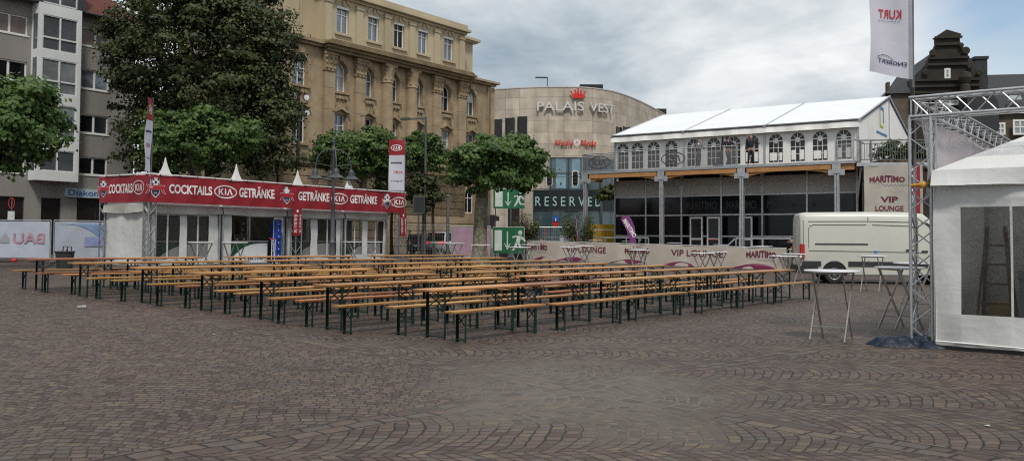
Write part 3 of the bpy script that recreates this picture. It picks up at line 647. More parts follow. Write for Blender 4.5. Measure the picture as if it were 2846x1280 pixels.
# ================================================================== red drinks stand
K0 = Vector((-15.07, 36.0)); KA = math.atan2(14.5, 9.0); KF = (K0.x, K0.y, KA)
KL = 16.86
def kia_local(x, y): return Vector((K0.x + math.cos(KA)*x - math.sin(KA)*y, K0.y + math.sin(KA)*x + math.cos(KA)*y))
def emblem(mw, mn, mr, cx, cz, k=1., warp=None):
    """football over a red ribbon and a navy shield"""
    S = lambda pts, y, m: flat(m, [(cx+a*k, cz+b*k) for a, b in pts], y, warp)
    S([(-.30,.02),(.30,.02),(.22,-.34),(0,-.54),(-.22,-.34)], -.008, mw); S([(-.26,0),(.26,0),(.19,-.32),(0,-.48),(-.19,-.32)], -.012, mn)
    disc(mw, cx, cz+.24*k, .27*k, .27*k, -.010, 20, warp); disc(mn, cx, cz+.24*k, .25*k, .25*k, -.012, 20, warp); disc(mw, cx, cz+.24*k, .225*k, .225*k, -.015, 20, warp)
    for a, b, q in ((0,.26,.085),(-.15,.40,.06),(.15,.40,.06),(-.19,.16,.06),(.19,.16,.06)): disc(mn, cx+a*k, cz+b*k, q*k, q*k, -.018, 6, warp)
    S([(-.56,.12),(.56,.12),(.46,-.10),(.60,-.34),(.38,-.28),(.34,-.14),(-.34,-.14),(-.38,-.28),(-.60,-.34),(-.46,-.10)], -.021, mw)
    S([(-.54,.105),(.54,.105),(.445,-.125),(-.445,-.125)], -.024, mr); S([(-.57,-.32),(-.39,-.265),(-.36,-.15),(-.45,-.11)], -.024, mr); S([(.57,-.32),(.39,-.265),(.36,-.15),(.45,-.11)], -.024, mr)
    text(mw, 'PUBLIC VIEWING', cx-.40*k, cx+.40*k, cz-.06*k, cz+.05*k, -.028, .02, warp=warp); text(mw, '2016', cx-.1*k, cx+.1*k, cz-.33*k, cz-.24*k, -.016, .0, warp=warp)
def kia_logo(m, cx, cz, rx, rz, mirror=False, warp=None, w=None):
    ring(m, cx, cz, rx, rz, w or rx*.085, -.012, warp=warp)
    a = rx*.62; h = rz*.47; s = -1 if mirror else 1
    def seg(pts): flat(m, [(cx + s*x*a, cz + z*h) for x, z in pts], -.012, warp)
    t = .2
    seg([(-1,-1),(-1+t,-1),(-1+t,1),(-1,1)]); seg([(-.8,.0),(-.55,1),(-.28,1),(-.6,0.05),(-.2,-1),(-.48,-1)])
    seg([(-.08,-1),(.12,-1),(.12,1),(-.08,1)]); seg([(.24,-1),(.44,-1),(.62,.62),(.55,1)]); seg([(.55,1),(.62,.62),(.80,-1),(1,-1),(.75,1)])
def ripple(L, amp=.03):
    def f(x, y, z):
        return (x, y + amp*math.sin(x*1.9+z*1.3) + amp*.6*math.sin(x*5.3 - z*3.7) - .0, z)
    return f
def banner(name, label, L, z0, z1, root_loc, rz, prints, cat='banner', amp=.03, top_edge=True, mats=('banner_red',)):
    t = thing(name, label, cat, root_loc, rz); wf = ripple(L, amp); z0r, z1r = z0-root_loc[2], z1-root_loc[2]
    MB().grid(lambda u, v: wf(L*u, 0, z0r+(z1r-z0r)*v), max(4, int(L*5)), 8).build('cloth', mats[0], t, smooth=True)
    if top_edge: 
        m = MB(); m.box(0, L, -.03, .03, z1r+.02, z1r+.07); m.build('top_tube', 'print_white', t)
        m = MB()
        x = .5
        while x < L: m.box(x-.012, x+.012, -.035, .035, z1r-.05, z1r+.075); x += .93
        m.build('ties', 'black', t)
    for nm, mt, fn in prints:
        m = MB(); fn(m, lambda x, y, z: tuple(a+b for a, b in zip(wf(x, 0, z), (0, y, 0))), z0r, z1r); m.build(nm, mt, t)
    return t
def kia_front():
    px2x = lambda px, py: fp(KF, px, py)[0]
    words = [('COCKTAILS', 469, 588), ('GETRÄNKE', 665, 761), ('GETRÄNKE', 830, 914), ('GETRÄNKE', 974, 1048)]
    logos = [(381,515),(626,533),(944,556),(1109,567)]; embl = [428, 795, 1075]
    zc = 3.56
    W_, N_, R_ = MB(), MB(), MB(); off = kia_off
    wf = ripple(17)
    wp = lambda x, y, z: tuple(a+b for a, b in zip(wf(x, 0, z), (0, y, 0)))
    t = banner('fascia_banner', 'long red fascia banner lettered COCKTAILS and GETRÄNKE above the drinks tents', KL, 2.95, 4.1, (K0.x, K0.y, 0), KA, [])
    for w, a, b in words:
        xa, xb = px2x(a, 530), px2x(b, 530); text(W_, w, xa, xb, zc-.20, zc+(.34 if 'Ä' in w else .20), -.012, .03, warp=wp)
    for a, b in logos[1:]:
        c = px2x(a, 530); kia_logo(W_, c, zc, .66, .30, warp=wp)
    for a in embl: emblem(W_, N_, R_, px2x(a, 530)+.05, zc+.02, .82, wp)
    W_.build('lettering', 'print_white', t); N_.build('emblem_print', 'print_navy', t); R_.build('emblem_ribbon', 'print_red', t)
    # return banner on the short side
    L2 = 3.45; p = kia_local(0, L2); a2 = KA - math.pi/2
    t = banner('fascia_banner', 'short red return banner lettered COCKTAILS at the fence end of the stand', L2, 2.97, 4.1, (p.x, p.y, 0), a2, [])
    W_, N_, R_ = MB(), MB(), MB(); emblem(W_, N_, R_, .30, zc+.02, .72, wp); text(W_, 'COCKTAILS', .68, 2.32, zc-.20, zc+.20, -.012, .03, warp=wp); kia_logo(W_, 2.74, zc+.02, .40, .30, warp=wp)
    W_.build('lettering', 'print_white', t); N_.build('emblem_print', 'print_navy', t); R_.build('emblem_ribbon', 'print_red', t)
kia_off = 0
kia_front()
def tower(x, y, zt, label, size=.3, name='truss_tower', r=.024, ang=KA, loc=None, z0=None, bay=.42):
    p = kia_local(x, y) if loc is None else Vector(loc); z0 = g(p.x, p.y) if z0 is None else z0
    t = thing(name, label, 'truss', (p.x, p.y, z0), ang, 'aluminium truss towers of the drinks stand')
    truss(t, (0,0,.03), (0,0,zt-z0), size, .028, .013, bay, up=(0,1,0), mat_='truss_grey'); MB().box(-.3,.3,-.3,.3,0,.03).build('base_plate', 'galvanised', t); return t
tower(.22, 3.3, 4.05, 'aluminium truss tower at the fence end of the red stand', .36)
tower(.22, .26, 4.05, 'aluminium truss tower under the corner of the red banner', .36)
tower(fp(KF, 823, 600, .25)[0], .25, 4.05, 'aluminium truss tower behind the middle price board', .36)
tower(KL-.25, .25, 4.05, 'aluminium truss tower at the car end of the red stand', .36)

def peak_roof(m, w, d, he, hp, n=14):
    prof = []
    for i in range(n+1):
        t = 1-(1-i/n)**2; k = (1-t); z = he + (hp-he)*(.68*t + .32*t**16); prof.append((k*.988+.012, z))
    for (k0, z0), (k1, z1) in zip(prof, prof[1:]):
        c0 = [(w/2+sx*w/2*k0, d/2+sy*d/2*k0, z0) for sx, sy in ((-1,-1),(1,-1),(1,1),(-1,1))]; c1 = [(w/2+sx*w/2*k1, d/2+sy*d/2*k1, z1) for sx, sy in ((-1,-1),(1,-1),(1,1),(-1,1))]
        for a in range(4): m.quad(c0[a], c0[(a+1)%4], c1[(a+1)%4], c1[a])
def valance(m, p, q, z0, z1, sag=.03, out=(0,0)):
    p, q = Vector(p), Vector(q); L = (q-p).length
    def f(u, v):
        c = p.lerp(q, u); w = .045*math.sin(u*L*3.1+1)+.022*math.sin(u*L*8.7) + .05; k = (1-v)**1.4
        return (c.x + out[0]*(.03+w*k), c.y + out[1]*(.03+w*k), z0 + (z1-z0)*v - sag*math.sin(math.pi*u)*k)
    m.grid(f, max(8, int(L*8)), 3)
def wavy_wall(m, x0, x1, z0, z1, ops, y=0., amp=.015, axis='x', ph=0.):
    t = MB(); wall_open(t, x0, x1, z0, z1, ops, 0, .02)
    # finer sheet so that the cloth can crease
    bm = bmesh.new(); vs = [bm.verts.new(v) for v in t.v]
    for f in t.f: bm.faces.new([vs[i] for i in f])
    bmesh.ops.subdivide_edges(bm, edges=[e for e in bm.edges if e.calc_length() > .35], cuts=4, use_grid_fill=True)
    bm.verts.index_update(); out = []
    for v in bm.verts:
        a, b, c = v.co; w = amp*(math.sin(a*4.3+c*1.7+ph) + .6*math.sin(a*11+c*3.1) + .5*math.sin(c*5.2 - a*2.2+ph))
        out.append((a, y+b+w, c) if axis == 'x' else (y-b+w, a, c))
    m.add(out, [tuple(v.index for v in f.verts) for f in bm.faces]); bm.free()
def pavilion(x0, w, front, label, d=2.75, first=False):
    p = kia_local(x0, .42); z = g(p.x, p.y)
    t = thing('pavilion_tent', label, 'tent', (p.x, p.y, z), KA, 'white pavilion tents of the drinks stand'); he = 2.62; hp = 5.0-z+ .12*0
    m = MB(); peak_roof(m, w, d, he, hp); m.build('roof', 'tent_white', t, smooth=True)
    MB().lathe([(.05,hp-.16),(.03,hp-.02),(.012,hp+.06)], (w/2,d/2,0), 8).build('tip', 'tent_white', t)
    v = MB(); valance(v, (0,0), (w,0), he-.33, he, .06, (0,-1)); valance(v, (0,d), (0,0), he-.33, he, .06, (-1,0)); valance(v, (w,0), (w,d), he-.33, he, .06, (1,0)); v.build('valance', 'valance_cloth', t, smooth=True)
    for q in ((.05,.05),(w-.05,.05),(.05,d-.05),(w-.05,d-.05)): MB().bar((*q,0), (*q,he), .06).build('post', 'aluminium', t)
    ops = [o for o in front if o[0] == 'win']; door = [o for o in front if o[0] == 'open']
    fw = MB(); wavy_wall(fw, .08, w-.08, .03, he-.05, [(o[1], o[2], .34, 2.18) for o in ops] + [(o[1], o[2], .031, 2.26) for o in door], .10, .022, ph=x0); fw.build('front_wall', 'tent_wall_grey', t, smooth=True)
    for o in ops:
        k = MB(); k.quad((o[1], .13, .34), (o[2], .13, .34), (o[2], .13, 2.18), (o[1], .13, 2.18)); wn = k.build('window', 'pvc', t)
        c = (o[1]+o[2])/2; s = MB(); s.box(c-.03, c+.03, .08, .12, .34, 2.18); s.build('seam_strip', 'tent_wall_grey', wn)
    b = MB(); b.quad((0,d-.02,.03),(w,d-.02,.03),(w,d-.02,he),(0,d-.02,he)); b.build('back_wall', 'pvc_back_shade', t)  # dark window film over the whole back, coloured to shade the tent interior
    if first:
        s = MB(); wavy_wall(s, .05, d-.05, .03, he-.05, [], .06, .02, axis='y'); s.build('side_wall', 'tent_wall_grey', t, smooth=True)
    return t
xb = [0.0, 4.06, 8.0, 12.16, 15.75]
pavilion(xb[0]+.05, 4.0, [('win', .62, 1.85), ('win', 2.22, 3.38)], 'white peaked tent at the fence end with two dark windows under COCKTAILS', first=True)
pavilion(xb[1]+.05, 3.85, [('open', .62, 3.2)], 'white peaked tent with its front open on the bar and crates')
pavilion(xb[2]+.05, 4.05, [('win', .45, 1.75), ('win', 2.25, 3.65)], 'white peaked tent beside the lamp post with two tall dark windows')
pavilion(xb[3]+.05, 3.55, [('win', .25, 1.55), ('win', 1.95, 3.3)], 'white peaked tent nearest the cars with split dark windows'.replace('nearest', 'next to'))

def counter(x, w, label, y=1.25, txt=True):
    p = kia_local(x, y); z = g(p.x, p.y); t = thing('bar_counter', label, 'counter', (p.x, p.y, z), KA, 'printed bar counters inside the tents')
    MB().box(0, w, 0, .55, 0, 1.02).build('body', 'counter_green', t); MB().box(-.03, w+.03, -.04, .6, 1.02, 1.07).build('worktop', 'counter_grey', t)
    m = MB(); n = 16; pts = [(0,.02)] + [(w,.02)] + [(w*(1-i/n), .92*math.sin(math.pi/2*(1-(i/n)**1.7))+.03) for i in range(n+1)]
    flat(m, pts, -.006); m.build('printed_swoosh', 'counter_white', t)
    m = MB(); text(m, 'VELTINS', w*.48, w*.88, .16, .33, -.012, .03); ring(m, w*.42, .26, .05, .10, .025, -.012); m.build('lettering', 'black', t)
    return t
counter(xb[0]+.5, 3.0, 'white printed bar counter behind the windows of the cocktail tent', .62)
counter(xb[1]+.75, 2.4, 'white and green printed bar counter in the open tent', .85)
counter(xb[2]+.45, 3.2, 'white printed bar counter behind the windows beside the lamp post', .62); counter(xb[3]+.3, 2.9, 'white printed bar counter behind the tent windows by the cars', .62)

def crate(mt):
    t = thing('beer_crate', '', 'crate'); m = MB(); w, d, h = .40, .30, .30
    m.box(0,w,0,.012,0,h*.55); m.box(0,w,d-.012,d,0,h*.55); m.box(0,.012,.012,d-.012,0,h*.55); m.box(w-.012,w,.012,d-.012,0,h*.55); m.box(.012,w-.012,.012,d-.012,0,.02)
    for x0_, x1_ in ((0,.09),(w-.09,w)): m.box(x0_,x1_,0,.012,h*.55,h); m.box(x0_,x1_,d-.012,d,h*.55,h)
    m.box(.09,w-.09,0,.014,h*.82,h); m.box(.09,w-.09,d-.014,d,h*.82,h)
    for x0_ in (0, w-.012): m.box(x0_, x0_+.012, .012, d-.012, h*.55, h*.66); m.box(x0_, x0_+.012, .012, d-.012, h*.84, h)
    m.build('shell', mt, t)
    b = MB()
    for i in range(4):
        for j in range(3): b.lathe([(.03,.025),(.03,.17),(.013,.235),(.013,.275)], (.06+i*.093, .055+j*.095, 0), 8)
    b.build('bottles', 'bottle', t, smooth=True, kind='stuff')
    d_ = MB(); disc(d_, w/2, .08, .028, .028, -.004); d_.build('crate_print', 'print_white', t); return t
CB, CBR = crate('crate_blue'), crate('crate_brown'); cu = set()
LV = ['bottom', 'second', 'third', 'fourth', 'fifth', 'sixth', 'seventh', 'top']
def put_crate(src, x, y, k, label, group, base=0., rzj=0.):
    p = kia_local(x, y); q = Vector((p.x, p.y, g(p.x, p.y) + base + k*.302))
    if src.name not in cu: cu.add(src.name); src.location = q; src.rotation_euler = (0,0,KA+rzj); src['label'] = label; src['group'] = group
    else: dup(src, q, label, KA+rzj, group)
rr = random.Random(3)
for k in range(7): put_crate(CB, xb[1]+3.28, -.12+.55+rr.uniform(-.02,.02), k, f'blue beer crate, {["lowest","second from ground","third from ground","fourth from ground","fifth from ground","second from top","topmost"][k]} in the front blue stack beside the bar', 'blue crates stacked beside the bar', rzj=rr.uniform(-.08,.08))
for k in range(6): put_crate(CB, xb[1]+3.62+rr.uniform(-.02,.02), .80, k, f'blue beer crate, {["lowest","second from ground","third from ground","fourth from ground","second from top","topmost"][k]} in the rear blue stack by the truss', 'blue crates stacked beside the bar', rzj=rr.uniform(-.08,.08))
for k in range(7): put_crate(CBR, xb[1]+2.2, 1.75, k, f'dark brown crate, {["lowest","second from ground","third from ground","fourth from ground","fifth from ground","second from top","topmost"][k]} in the stack behind the bar', 'brown crates stacked behind the bar', rzj=rr.uniform(-.06,.06))
for k in range(2): put_crate(CB, xb[1]+.68, 1.0, k, f'blue crate on the bar counter, {"lower" if k == 0 else "upper"} of two', 'blue crates on the bar counter', 1.07-.3*0)
for k in range(2): put_crate(CBR, xb[1]+1.25+k*.42, 1.05, 0, f'small brown bottle crate on the bar counter, {"beside the blue crates" if k == 0 else "farther from the blue crates"}', 'bottle crates on the bar counter', 1.07)

def price_board(px, label):
    x = fp(KF, px, 580, -.1)[0]; p = kia_local(x-.24, -.09); t = thing('price_board', label, 'sign', (p.x, p.y, 0), KA, 'red price boards hung below the banner')
    MB().box(0, .56, 0, .02, 1.62, 2.98).build('board', 'banner_red', t); m = MB(); rn = random.Random(px); z = 2.62
    while z > 1.7:
        if rn.random() < .88: m.box(.06, .06+rn.uniform(.14,.24), -.004, -.001, z, z+.028); m.box(.42, .51, -.004, -.001, z, z+.028)
        z -= .066
    disc(m, .28, 2.82, .07, .07, -.003); m.build('price_lines', 'print_white', t)
price_board(826, 'red price list board on the truss between the tents'); price_board(1121, 'red price list board at the car end of the stand')
def hand_truck():
    p = kia_local(xb[1]+2.55, -.25); t = thing('hand_truck', 'white sack truck with red grips leaning before the blue crates', 'hand truck', (p.x, p.y, g(p.x,p.y)), KA+.3)
    m = MB()
    for x in (0, .3): m.tube([(x,.12,.12),(x,.10,1.15)], .018, 6)
    for z in (.3,.6,.9): m.tube([(0,.11,z),(.3,.11,z)], .014, 6)
    m.box(-.02,.32,-.2,.12,.02,.04); m.build('frame', 'print_white', t); g_ = MB()
    for x in (0,.3): g_.tube([(x,.10,1.15),(x,.24,1.2)], .024, 6); 
    g_.build('grip', 'sign_red', t)
    for x in (-.05,.35): MB().lathe([(.11,-.025),(.12,0),(.11,.025)], (x,.16,.12), 14, 'x').build('wheel', 'rubber', t, smooth=True)
hand_truck()
# sponsor flags above the stand (seen from their back)
def kia_flag(px, Y, ztop, label, turn, w=.62, h=2.0, lean=0., red=.40):
    p = gx(px, Y); t = thing('sponsor_flag', label, 'flag', (p.x, p.y, 0), turn, 'red and white sponsor flags over the stand')
    MB().tube([(w+.02,0,g(p.x,p.y)+2.2),(w+.02,0,ztop+.05)], .018, 8).build('pole', 'zinc', t, smooth=True)
    wf = lambda x, z: (x - lean*((ztop-z)/h)**2*(1-x/w*.4), .06*math.sin(z*2.4+x*3)*(1-.5*x/w), z)
    zs = ztop-h*red
    MB().grid(lambda u, v: wf(w*u, zs-h*(1-red)*(1-v)), 6, 14).build('cloth', 'cloth_white', t, smooth=True)
    MB().grid(lambda u, v: wf(w*u, zs+.002+h*red*v), 6, 8).build('red_field', 'banner_red', t, smooth=True)
    wp = lambda x, y, z: tuple(a+b for a, b in zip(wf(x, z), (0,y,0)))
    m = MB(); kia_logo(m, w*.48, ztop-h*red*.52, w*.36, h*red*.20, True, wp, w*.045); m.build('logo', 'print_white', t)
    m = MB()
    for q0, q1 in ((.14,.26),(.28,.38),(.40,.52),(.54,.66),(.68,.84)): flat(m, [(w*q0, zs-h*.165),(w*q1, zs-h*.165),(w*q1-.02, zs-h*.135),(w*q0-.02, zs-h*.135)], -.012, wp)
    text(m, 'Engbert', w*.15, w*.85, zs-h*.53, zs-h*.49, -.012, 0, True, wp); m.build('dark_print', 'print_navy', t)
    m = MB(); text(m, 'KURT', w*.3, w*.85, zs-h*.36, zs-h*.31, -.012, .03, True, wp); m.build('red_print', 'print_red', t)
kia_flag(1078, 46.5, 6.78, 'sponsor flag hanging flat over the car end of the stand', -.0, .85, 2.74, 0, .30)
kia_flag(400, 38, 7.67, 'narrow sponsor flag blown sideways over the corner of the stand', R(90), .62, 3.28, .22, .31)
# ================================================================== old sandstone office building
def old_office():
    A = R(52.97); t = thing('office_building', 'tan sandstone office building with tall columns, arched windows and pale attic storey', 'building', (-15.16, 57.2, 0), A)
    L = 22.1; arch = [1.25, 4.84, 7.45, 10.1, 12.72, 16.08, 19.28]
    wn = []
    ops = []
    for x in arch:
        ops.append((x-.58, x+.58, 11.8, 13.86, True)); ops.append((x-.58, x+.58, 7.9, 10.2, False))
        ops.append((x-.6, x+.6, 3.6, 5.7, True))
    ops += [(8.7, 9.75, .2, 2.9, True)]
    m = MB(); wall_open(m, 0, L, .0, 14.6, ops, 0, .4)
    m.quad((0,0,0),(0,13,0),(0,13,15),(0,0,15)); m.quad((L,0,0),(L,13,0),(L,13,15),(L,0,15)); m.box(0,L,.4,13,14.5,14.6)
    m.build('wall', 'sandstone', t)
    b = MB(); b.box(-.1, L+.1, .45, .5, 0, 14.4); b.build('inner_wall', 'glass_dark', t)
    # rusticated ground storey
    m = MB(); z = .3
    while z < 6.4:
        segs = [(0, L)]
        for x in arch: segs = [s for a, b_ in segs for s in (((a, x-.72), (x+.72, b_)) if (z+.5 > 3.4 and z < 5.9) or False else ((a, b_),)) if s[1]-s[0] > .1]
        for a, b_ in segs:
            if z < 3 and a < 9.2 < b_:
                m.box(a, 8.55, -.07, .02, z, z+.54); m.box(9.9, b_, -.07, .02, z, z+.54)
            else: m.box(a, b_, -.07, .02, z, z+.54)
        z += .6
    m.build('rusticated_base', 'sandstone', t)
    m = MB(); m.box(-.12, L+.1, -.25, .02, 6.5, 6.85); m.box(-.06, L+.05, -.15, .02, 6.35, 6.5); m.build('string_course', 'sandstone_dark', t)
    for k_, x in enumerate(arch):
        w_ = window(t, x-.58, x+.58, 11.8, 13.86, .22, arch=True, trans=(.56,), mull=(.5,), glass=('glass','glass_pale','glass','glass_mid','glass','glass_dark','glass_mid')[k_]); window(t, x-.58, x+.58, 7.9, 10.2, .22, trans=(.66,), mull=(.5,), glass=('glass_dark','glass','glass_dark','glass_mid','glass_dark','glass_pale','glass')[k_])
        if k_ == 6: MB().box(x-.52, x+.52, .235, .26, 13.0, 13.6).build('roller_blind', 'blind', w_)
        if k_ in (1, 5): MB().box(x-.5, x-.1, .275, .279, 11.9, 13.0).build('curtain', 'pane_curtain', w_)
        window(t, x-.6, x+.6, 3.6, 5.7, .22, arch=True, trans=(.6,), mull=(.5,), glass='glass_dark')
    m = MB()
    for x in arch:     # window surrounds, keystones and relief panels below the arches
        r = .62
        for k in range(14):
            t0, t1 = math.pi*k/14, math.pi*(k+1)/14; zc = 13.28
            m.add([(x+q*math.cos(tt), yy, zc+q*math.sin(tt)) for yy in (-.12, .02) for tt, q in ((t0,r),(t1,r),(t1,r+.26),(t0,r+.26))], [(0,1,2,3),(4,5,6,7),(3,2,6,7),(0,1,5,4)])
        for s in (-1, 1): m.box(x+s*.62-(.24 if s < 0 else 0), x+s*.62+(.24 if s > 0 else 0), -.10, .02, 11.8, 13.28)
        m.prism([(x-.22,13.95),(x+.22,13.95),(x+.3,14.4),(x-.3,14.4)], -.24, .02); m.box(x-.85, x+.85, -.2, .02, 11.62, 11.78)
        m.prism([(x-.72,10.62),(x-.55,10.45),(x+.55,10.45),(x+.72,10.62),(x+.72,11.5),(x-.72,11.5)], -.09, .02)
        for q in (-.42,-.14,.14,.42): m.lathe([(.14,-.22),(.13,-.05)], (x+q, 0, 11.36), 8, 'y')
        for s in (-1, 1): m.prism([(x+s*.62,10.62),(x+s*.5,10.8),(x+s*.48,11.35),(x+s*.66,11.4)], -.17, .02)
        m.prism([(x-.85,10.28),(x-.5,10.32),(x,10.55),(x+.5,10.32),(x+.85,10.28),(x+.85,10.4),(x,10.72),(x-.85,10.4)], -.26, .02)
        m.box(x-.8, x+.8, -.16, .02, 7.72, 7.88); m.box(x-.72,x-.6,-.07,.02,7.9,10.2); m.box(x+.6,x+.72,-.07,.02,7.9,10.2)
    m.build('carved_surrounds', 'sandstone_carved', t)
    for x, rd in ((3.75,0),(6.65,0),(9.38,1),(12.04,1),(14.95,0),(18.05,0)):
        c = MB()
        if rd:
            c.lathe([(.58,6.9),(.58,7.1),(.50,7.25),(.50,9.5),(.46,13.0)], (x,-.08,0), 20)
        else:
            for z0, z1, e in ((6.87,7.2,.06),(7.2,8.6,0),(8.62,10.4,0),(10.42,11.9,0),(11.92,13.05,0)): c.box(x-.46-e, x+.46+e, -.22-e, .02, z0, z1)
        col = c.build('column', 'sandstone', t, smooth=bool(rd)); k = MB()
        if rd: k.lathe([(.47,13.0),(.52,13.05),(.48,13.15),(.54,13.7),(.62,14.2)], (x,-.08,0), 16)
        else: k.loft([[(x-a,-.24-b_,z),(x+a,-.24-b_,z),(x+a,.02,z),(x-a,.02,z)] for a, b_, z in ((.47,0,13.06),(.52,.05,13.1),(.48,.02,13.2),(.52,.08,13.75),(.58,.14,14.2))])
        k.box(x-.60, x+.60, -.62 if rd else -.44, .02, 14.2, 14.4)
        for q in (-.36, 0, .36):
            for zz in (13.32, 13.68): k.lathe([(.02,-.12),(.12,-.06),(.11,.02)], (x+q, -.28 if not rd else -.50+abs(q)*.4, zz), 7, 'y')
            k.lathe([(.02,-.16),(.11,-.09),(.10,.02)], (x+q*1.2, -.32 if not rd else -.52+abs(q)*.4, 14.02), 8, 'y')
        k.build('capital', 'sandstone_carved', col, smooth=True)
    for x in (.1, 21.9):
        MB().box(x-.45, x+.45, -.16, .02, 6.9, 14.5).build('corner_pilaster', 'sandstone', t)
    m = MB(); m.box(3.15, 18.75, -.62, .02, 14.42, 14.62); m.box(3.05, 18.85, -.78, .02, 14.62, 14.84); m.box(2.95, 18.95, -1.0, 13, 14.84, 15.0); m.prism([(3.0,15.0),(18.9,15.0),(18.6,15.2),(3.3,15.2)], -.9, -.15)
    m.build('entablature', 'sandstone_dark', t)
    m = MB(); m.box(-.25, 3.13, -.30, .02, 14.62, 14.8); m.box(-.45, 2.93, -.55, 13, 14.8, 15.05); m.box(18.97, L+.3, -.30, .02, 14.62, 14.8); m.box(18.97, L+.55, -.55, 13, 14.8, 14.98)
    m.box(-.45, .0, .02, 13, 14.5, 14.79); m.build('cornice', 'sandstone', t)
    # attic storey
    aw = [4.95, 7.94, 10.62, 13.27, 16.33]
    m = MB(); wall_open(m, 3.3, 18.3, 15.02, 18.5, [(x-.56, x+.56, 15.95, 17.84, False) for x in aw], -.12, .3)
    m.quad((3.3,-.12,15.02),(3.3,1.0,15.02),(3.3,1.0,18.5),(3.3,-.12,18.5)); m.quad((18.3,-.12,15.02),(18.3,1.0,15.02),(18.3,1.0,18.5),(18.3,-.12,18.5))
    m.quad((.4,.95,15.06),(3.3,.95,15.06),(3.3,.95,19.4),(.4,.95,19.4)); m.quad((.4,.95,15.06),(.4,12.5,15.06),(.4,12.5,19.4),(.4,.95,19.4))
    m.quad((18.3,.95,14.98),(20.65,.95,14.98),(20.65,.95,18.2),(18.3,.95,18.2)); m.quad((20.65,.95,14.98),(20.65,12.5,14.98),(20.65,12.5,18.2),(20.65,.95,18.2))
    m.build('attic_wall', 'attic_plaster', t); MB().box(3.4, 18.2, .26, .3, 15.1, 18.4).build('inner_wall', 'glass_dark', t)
    rn = random.Random(4)
    for i, x in enumerate(aw):
        window(t, x-.56, x+.56, 15.95, 17.84, .05, trans=(.70,), mull=(.5,), fw=.08, glass='glass' if i != 2 else 'glass_dark')
        s = MB(); s.box(x-.56, x+.56, -.10, .0, 17.68, 17.86); s.build('roller_box', 'white_frame', t)
    m = MB()
    for x in aw:
        m.box(x-.78, x+.78, -.26, -.1, 15.76, 15.93)
        m.box(x-.08, x+.08, -.22, -.1, 17.95, 18.25)
        for s in (-1, 1): m.prism([(x+s*.75,17.98),(x+s*.62,17.96),(x+s*.22,18.22),(x+s*.26,18.36),(x+s*.5,18.3)], -.20, -.1)
    for x in (3.55, 6.45, 9.28, 11.95, 14.8, 17.9):
        m.box(x-.30, x+.30, -.26, -.1, 15.2, 18.2); m.box(x-.36, x+.36, -.32, -.1, 17.9, 18.12)
    m.build('pilaster_strips', 'attic_plaster', t)
    m = MB(); m.box(3.2, 18.4, -.30, .0, 18.36, 18.56); m.box(3.0, 18.6, -.62, 12.6, 18.56, 18.76); m.box(3.15, 18.35, -.46, 12, 18.76, 19.12); m.box(18.6, 20.9, .6, 12.5, 18.2, 18.34); m.box(18.6, 21.1, .4, 12.7, 18.34, 18.56); m.box(.2,3.0,.6,12.5,19.2,19.5)
    m.build('roof_cornice', 'attic_plaster', t)
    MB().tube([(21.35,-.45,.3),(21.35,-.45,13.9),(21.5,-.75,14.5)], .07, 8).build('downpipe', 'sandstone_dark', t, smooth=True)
    MB().tube([(2.0,.85,15.1),(2.0,.85,19.2)], .05, 8).build('downpipe', 'attic_plaster', t, smooth=True)
old_office()

